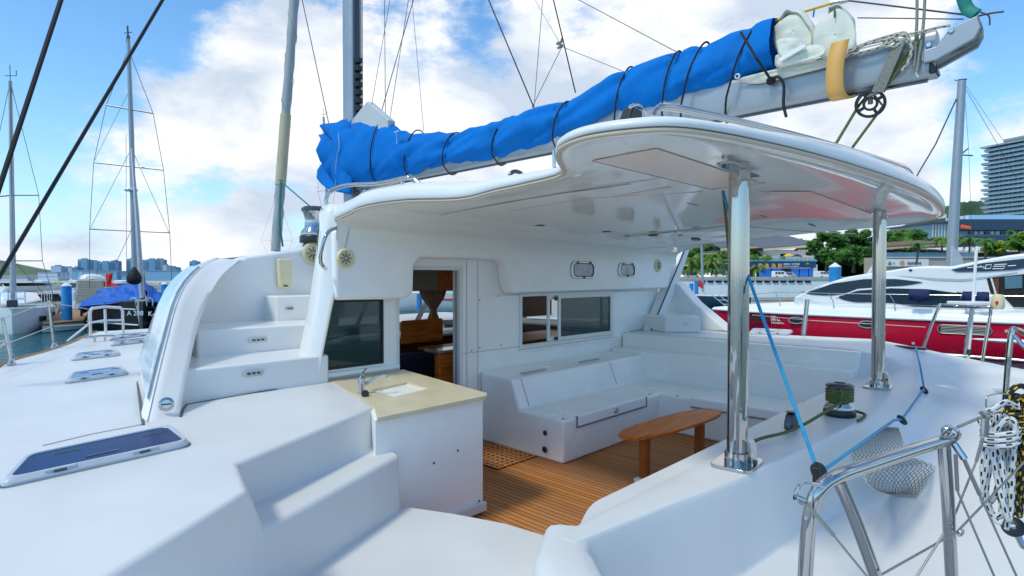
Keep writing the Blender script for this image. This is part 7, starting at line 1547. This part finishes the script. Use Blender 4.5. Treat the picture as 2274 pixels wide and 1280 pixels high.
q = MB()
for k in range(30): p = a + wv * (1 + k * 2.6) - dp * .05; q.prism([V(p.x, p.y, z0), V(p.x, p.y, z0) + wv * .35, V(p.x, p.y, z0) + wv * .35 - dp * .5, V(p.x, p.y, z0) - dp * .5], (0, 0, z1 - z0))
q.build('facade_fins', 'tower_slab', ht_)
ha = thing('hillside_apartments', tuple(gd_(2240, 230, rz)), 'low white apartment rows on the slope between podium and tower foot', 'building'); blk(2150, 2420, 478, 490, 260, 14, 'wall', 'facade_pale', ha); blk(2060, 2100, 476, 484, 420, 10, 'wall', 'concrete_light', ha)
# big mast behind the red yacht
F = Fr(gd_(2112, 46), HX * .9 - RX * .3); t = thing('sloop', tuple(F.o), 'sailing yacht with tall grey mast and white spray sail standing behind the red yacht', 'sailing yacht'); hullmesh(F, 10, 3.4, 1.2).build('hull', 'yacht_white', t, smooth=50)
mm_ = MB().tube([atD(2110, 640, 44), atD(2122, 420, 44), atD(2136, 180, 44)], [.36, .34, .27], 14).build('mast', 'alu', t, smooth=True); q = MB(); q.tube([atD(2128, 348, 44), atD(2150, 330, 44)], .05, 6); q.tube([atD(2128, 344, 44), atD(2160, 346, 44)], .05, 6); q.build('spreader', 'wire', mm_)
q = MB(); q.tube([atD(2128, 178, 44), atD(2147, 176, 44)], .05, 6); q.tube([atD(2126, 180, 44), atD(2120, 178, 44)], .03, 6); q.build('mast_head', 'dark_metal', mm_)
q = MB(); q.tube([atD(2140, 190, 44), atD(2220, 330, 44), atD(2260, 400, 44)], .02, 4); q.tube([atD(2142, 186, 44), atD(2260, 360, 44)], .015, 4); q.tube([atD(2142, 200, 44), atD(2152, 345, 44), atD(2158, 560, 44)], .012, 4); q.build('shroud', 'wire', mm_); MB().tube([atD(2124, 220, 44), atD(2078, 320, 44), atD(2040, 384, 44), atD(1990, 480, 44)], .05, 6).build('forestay', 'wire', mm_)
MB().prism([atD(2116, 545, 43), atD(2138, 572, 43), atD(2140, 600, 43), atD(2114, 600, 43)], HX * .15).build('spray_sail', 'sail_white', t)
q = MB().tube([atD(1965, 560, 60), atD(1935, 605, 60), atD(1920, 625, 60)], [.28, .32, .25], 10).build('bowsprit_roll', 'sail_white', None, smooth=True); tag(q, 'slanting white rolled sail left of the far steel post', 'rolled sail')
# ================================================================ red and white motor yacht
XP = 26.3
ry = thing('red_motor_yacht', (28.3, 3, WZ), 'sleek white motor yacht with crimson hull lying beyond the starboard rail', 'motor yacht')
sec = [(13.0, .03, .12, .6), (12.4, .35, .125, .6), (11.0, .95, .13, .55), (9, 1.5, .14, .5), (6.5, 1.85, .15, .4), (3, 2.0, .17, .3), (-1, 2.0, .20, .25), (-4.5, 1.95, .22, .25)]
def hx(y): 
    for (a, b) in zip(sec, sec[1:]):
        if b[0] <= y <= a[0]: t = (a[0] - y) / (a[0] - b[0]); return lerp(a[1], b[1], t), lerp(a[2], b[2], t)
    return sec[-1][1], sec[-1][2]
Ys = [13.0, 12.7, 12.3, 11.7, 11, 10, 9, 8, 7, 6, 5, 4, 3, 2, 1, 0, -1, -2, -3, -4.4]
rows = []; rd = []; st_ = []
for y in Ys:
    w, zs_ = hx(y); fl = 1 - .45 * ss((y - 7) / 6)
    rd.append([V(28.3 - w, y, zs_), V(28.3 - w * (.5 + .5 * fl), y - .1, lerp(zs_, WZ, .35)), V(28.3 - w * (.98 * fl + .02 * 1), y - .3 * ss((y - 9) / 4), lerp(zs_, WZ, .75)), V(28.3 - w * .9 * fl, y - .8 * ss((y - 9) / 4), WZ + .12), V(28.3 - w * .85 * fl, y - .9 * ss((y - 9) / 4), WZ - .2)])
m = MB(); m.loft(rd, False, False); m.loft([[V(56.6 - p.x, p.y, p.z) for p in r] for r in rd], False, False); m.add([rd[-1][0], rd[-1][4], V(56.6 - rd[-1][4].x, rd[-1][4].y, rd[-1][4].z), V(56.6 - rd[-1][0].x, rd[-1][0].y, rd[-1][0].z)], [(0, 1, 2, 3)]); hl = m.build('hull', 'red_hull', ry, smooth=60)
m = MB(); m.tube([r[0] + V(-.03, 0, .03) for r in rd], .055, 8); m.build('rubbing_strake', 'yacht_white', hl, smooth=True); m = MB(); m.tube([r[3] + V(-.02, 0, 0) for r in rd], .05, 6); m.build('boot_stripe', 'yacht_white', hl, smooth=True)
# topsides above the red: deck rising inward
dz_ = [(13.0, .02), (12, .12), (11, .22), (9, .35), (7, .42), (3, .40), (-1, .36), (-4.5, .34)]; dz_.sort()
rows = []
for y, r in zip(Ys, rd):
    w = 28.3 - r[0].x; d = itp(dz_, y); rows.append([r[0] + V(0, 0, .04), r[0] + V(.04, 0, .04 + d * .5), r[0] + V(w * .12, 0, .06 + d * .85), r[0] + V(w * .35, 0, .06 + d), r[0] + V(w, 0, .10 + d * 1.15)])
m = MB(); m.loft(rows, False, False); m.loft([[V(56.6 - p.x, p.y, p.z) for p in r] for r in rows], False, False); m.build('deck', 'yacht_white', ry, smooth=70)
XS = 27.05
def sp_(px, py, x=XS): return atX(px, py, x)
# superstructure silhouette seen from port, tapering in towards the roof
prof_ = [(1762, 662), (1781, 651), (1807, 640), (1846, 626), (1882, 615), (1937, 606), (1974, 601), (2025, 593), (2065, 591), (2112, 592), (2150, 584), (2200, 574), (2240, 567), (2274, 563), (2330, 558), (2330, 720), (1762, 720)]
P = [sp_(*p) for p in prof_]; base = .6
def inw(p):  # lean inboard with height
    return V(XS + .30 * max(0, (p.z - .5)), p.y * 1.0, p.z)
rings = []
for k, (dx, sc_) in enumerate(((0, 1), (.25, 1.0), (1.25, 1.015), (2.25, 1.0), (2.5, 1))):
    rings.append([V(XS + dx + (0.0), p.y, p.z + (.03 if k == 2 and p.z > 1.0 else 0)) for p in P])
MB().loft(rings).build('superstructure', 'yacht_white', ry, bevel=.10, seg=3, ang=50)
def panel(px, name, m_, x=XS, off=.012, th=.02, par=ry, bevel=.004, cv=True):
    q = [sp_(a, b, x - off) for a, b in px]; q = smooth_path(q, 4, True) if cv else q; return MB().prism(q, (-th, 0, 0)).build(name, m_, par, bevel=0)
panel([(1791, 650), (1846, 630), (1882, 624), (1937, 620), (2004, 621), (2046, 626), (2020, 633), (1970, 638), (1923, 643), (1894, 648), (1858, 655), (1825, 656)], 'saloon_window', 'yacht_glass')
panel([(1862, 660), (1903, 648), (1937, 642), (2004, 640), (2065, 642), (2110, 646), (2160, 656), (2190, 668), (2170, 685), (2100, 685), (2045, 683), (1984, 674), (1937, 672), (1894, 671)], 'hull_window', 'yacht_glass')
panel([(1790, 651), (1850, 627), (1920, 617), (1990, 617), (2048, 624), (2048, 626.5), (1990, 620), (1920, 620), (1850, 630)], 'window_brow', 'yacht_white', off=.03, th=.03, cv=False)
panel([(1856, 661), (1905, 642), (1980, 637), (2060, 639), (2125, 648), (2125, 651), (2060, 642.5), (1980, 640.5), (1905, 645.5)], 'window_brow', 'yacht_white', off=.03, th=.03, cv=False)
mk = panel([(2113, 599), (2180, 585), (2290, 573), (2290, 592), (2255, 599), (2190, 603), (2125, 604)], 'name_panel', 'podium_blue', off=.02, cv=False)
# outlined model number on the panel
def strok(pts, r=.018): return MB().tube([sp_(a, b, XS - .06) for a, b in pts], r, 6)
for pts in ([(2148, 595), (2184, 593), (2184, 597)], [(2178, 590), (2177, 594)], [(2187, 597), (2190, 589), (2202, 588), (2199, 597), (2187, 597)], [(2236, 587), (2209, 588.5), (2206, 592.5), (2232, 591.5), (2229, 597), (2204, 597.5)], [(2238, 591), (2256, 590)]):
    strok(pts).build('number_outline', 'sign_white', mk)
panel([(2018, 600), (2022, 598), (2026, 600), (2022, 603)], 'side_light', 'dark_void')
# lower crease and cockpit opening
panel([(1990, 612), (2080, 618), (2140, 620), (2200, 613), (2260, 604), (2260, 606), (2200, 617), (2140, 626), (2080, 624)], 'side_crease', 'alu_frame', cv=False, off=.01, th=.008)
panel([(2191, 618), (2300, 606), (2300, 686), (2252, 684), (2230, 660), (2200, 652)], 'cockpit_opening', 'dark_void', cv=False); panel([(2231, 615), (2270, 612), (2270, 640), (2232, 642)], 'cockpit_glass', 'glass_blue', cv=False, off=.05); panel([(2206, 620), (2218, 618), (2218, 655), (2206, 655)], 'cockpit_pillar', 'brown_wood', cv=False, off=.05)
MB().tube([sp_(2201, 618, XS - .08), sp_(2212, 655, XS - .08)], .03, 6).build('cockpit_stay', 'yacht_white', ry)
# portholes, vent grille, name on the hull
XH = 26.3
def onh(px, py, off=.03):
    p = atX(px, py, 26.3)
    for _ in range(6): w, zs_ = hx(p.y); f_ = max(0, min(1, (zs_ - p.z) / (zs_ - WZ))); p = atX(px, py, 28.3 - w * (1 - .02 * f_) - off)
    return p
for px, py in ((1768, 712), (1926, 721)):
    c = onh(px, py); q = MB(); n_ = 24; q.prism([c + V(0, .30 * math.cos(a), .125 * math.sin(a)) for a in [k * 2 * math.pi / n_ for k in range(n_)]], (-.02, 0, 0)); o = q.build('porthole', 'dark_void', hl); MB().tube([c + V(-.02, .31 * math.cos(a), .135 * math.sin(a)) for a in [k * 2 * math.pi / n_ for k in range(n_)]], .018, 6, cyc=True).build('porthole_rim', 'alu_frame', o, smooth=True)
MB().prism([onh(1660, 705), onh(1712, 704), onh(1700, 713), onh(1660, 714)], (-.02, 0, 0)).build('hull_slot', 'dark_void', hl)
ca, cb = onh(2094, 731), onh(2190, 735); n_ = 10; P = []
for k in range(n_ + 1): a = math.pi / 2 + math.pi * k / n_; P.append(ca + V(0, -.16 * math.cos(a) * 1 , .155 * math.sin(a)))
for k in range(n_ + 1): a = -math.pi / 2 + math.pi * k / n_; P.append(cb + V(0, -.16 * math.cos(a), .155 * math.sin(a)))
vg = MB().prism(P, (-.02, 0, 0)).build('vent_grille', 'dark_void', hl); MB().tube([p + V(-.02, 0, 0) for p in P], .013, 6, cyc=True).build('grille_rim', 'alu', vg, smooth=True)
q = MB()
for k in range(5): z = (k - 2) * .055; q.tube([ca + V(-.03, .06, z), cb + V(-.03, -.06, z)], .008, 5)
q.build('grille_bar', 'alu', vg)
text_mesh('梁山乐岛2', .26, 'sign_white', 'name_lettering', hl, onh(1711, 712, .04), V(0, -1, 0), V(0, 0, 1), .01); text_mesh('NANSHANLEDAO 2', .13, 'sign_white', 'name_lettering', hl, onh(1713, 719, .04), V(0, -1, 0), V(0, 0, 1), .01)
for px, py in ((2028, 763), (2235, 736)): MB().lathe([(0, .02), (.05, .02), (.06, 0)], onh(px, py), (-1, 0, 0), 12).build('through_hull', 'alu_frame', hl)
MB().tube([onh(1985, 768, .06), onh(2010, 769, .06)], .04, 8).build('spray_rail', 'yacht_white', hl, smooth=True)
# rails of the yacht
q = MB(); top_r = []
for y in (12.0, 9.5, 7.2, 5.0, 2.8, .6): w, zs_ = hx(y); top_r.append(V(28.3 - w + .1, y, zs_ + .95))
top_r[0].z -= .3
q.tube(smooth_path(top_r, 4), .014, 6); q.tube([p - V(0, 0, .4) for p in top_r], .006, 5); q.build('guard_rail', 'brushed_steel', ry, smooth=True)
for p in top_r[1:]: MB().tube(smooth_path([p, p + V(0, -.18, -.35), p + V(-.0, -.2, -.65)], 3), .02, 6).build('stanchion', 'brushed_steel', ry, smooth=True)
fp = atX(1797, 690, 25.9)
# towels over the rail, cushions, tender pole
for (x0, y0, x1, y1, lab, m_, nm) in ((2018, 645, 2064, 668, 'dark blue towel bundle hanging over the rail of the red yacht', 'blue_cushion', 'towel_bundle'), (2136, 650, 2163, 669, 'navy cushion propped left of the white aerial pole', 'blue_cushion', 'deck_cushion'), (2168, 651, 2196, 672, 'navy cushion propped right of the white aerial pole', 'blue_cushion', 'deck_cushion')):
    a, b = atX(x0, y1, 26.0), atX(x1, y0, 26.0); o = MB().grid(lambda u, v: V(26.1 - .12 * math.sin(math.pi * v) + .04 * noise.noise(V(u * 5, v * 5, x0)), lerp(a.y, b.y, u), lerp(a.z, b.z, v) + .04 * math.sin(u * 9) * (1 - v)), 14, 8).build(nm, m_, None, smooth=80, solid=.10); tag(o, lab, 'towel' if nm[0] == 't' else 'cushion')
wl_ = MB().tube([atD(1671, 700, 9), atD(1800, 712, 10), atD(2055, 727, 8)], .006, 5).build('mooring_line', 'line_white', None); tag(wl_, 'thin pale line running along in front of the red hull', 'line')
o = MB().tube([atD(1783, 756, 8.0), atD(1793, 665, 8.0)], .03, 8).build('boat_pole', 'brushed_steel', cat, smooth=True)
c = atX(2240, 758, 25.2); m = MB(); m.loft([[c + V(0, 1.1 - 0, 0)] * 8] + [[c + V(.22 * k_ * math.cos(a), 1.1 - d, .09 * k_ * math.sin(a)) for a in [j * math.pi / 4 for j in range(8)]] for d, k_ in ((.3, .4), (.9, .8), (1.8, 1), (3.0, 1), (4, .7))]); o = m.build('surfboard_fender', 'yacht_white', None, smooth=60); tag(o, 'pale pointed board lying against the red hull at the right edge', 'board')

pile(925, 937, 648, 38, 'light blue pile seen through the saloon door and front windows')
F = Fr(gd_(1060, 52), RX * -1); t = thing('white_motor_boat', tuple(F.o), 'white motor boat with a dark window strip seen through the saloon front windows', 'motor boat'); hullmesh(F, 9.5, 3, 1.5, full=.6).build('hull', 'yacht_white', t, smooth=50); MB().prism([F(.5, -1.2, 1.5), F(5.5, -1.2, 1.5), F(4.4, -1.2, 2.7), F(.5, -1.2, 2.7)], F.uy * 2.4).build('cabin', 'yacht_white', t, bevel=.08); MB().prism([F(.9, 1.21, 1.8), F(4.7, 1.21, 1.8), F(4.1, 1.21, 2.4), F(.9, 1.21, 2.4)], F.uy * .02).build('cabin_windows', 'window_dark', t); MB().tube([F(5, 1.3, 1.0), F(.5, 1.4, 1.0)], .08, 6).build('hull_stripe', 'red_cloth', t)

for i, (x0, x1, yt, m_, lab) in enumerate(((-40, 60, 617, 'facade_pale', 'low pale waterfront block at the far left edge'), (84, 128, 606, 'facade_pale', 'low pale waterfront block beside the big blue pile'), (160, 214, 601, 'facade_blue', 'low blue waterfront block between the blue piles and the flags'), (218, 259, 603, 'facade_blue', 'low blue waterfront block behind the red flag'), (270, 300, 612, 'facade_blue', 'low blue waterfront block behind the black bag'), (322, 396, 602, 'facade_blue', 'low blue waterfront block between catamaran mast and cabin cover'))):
    D_ = 300; a = gd_(x0, D_); b = gd_(x1, D_); h = zat(yt, D_) - WZ; t = thing('waterfront_block', tuple(a), lab, 'building', 'low waterfront blocks below the towers'); MB().prism([a, b, b + HX * 8, a + HX * 8], (0, 0, h)).build('facade', m_, t); MB().prism([V(p.x, p.y, WZ + h) for p in (a - HX * .3, b - HX * .3, b + HX * 8, a + HX * 8)], (0, 0, .3)).build('roof', 'tower_slab', t)
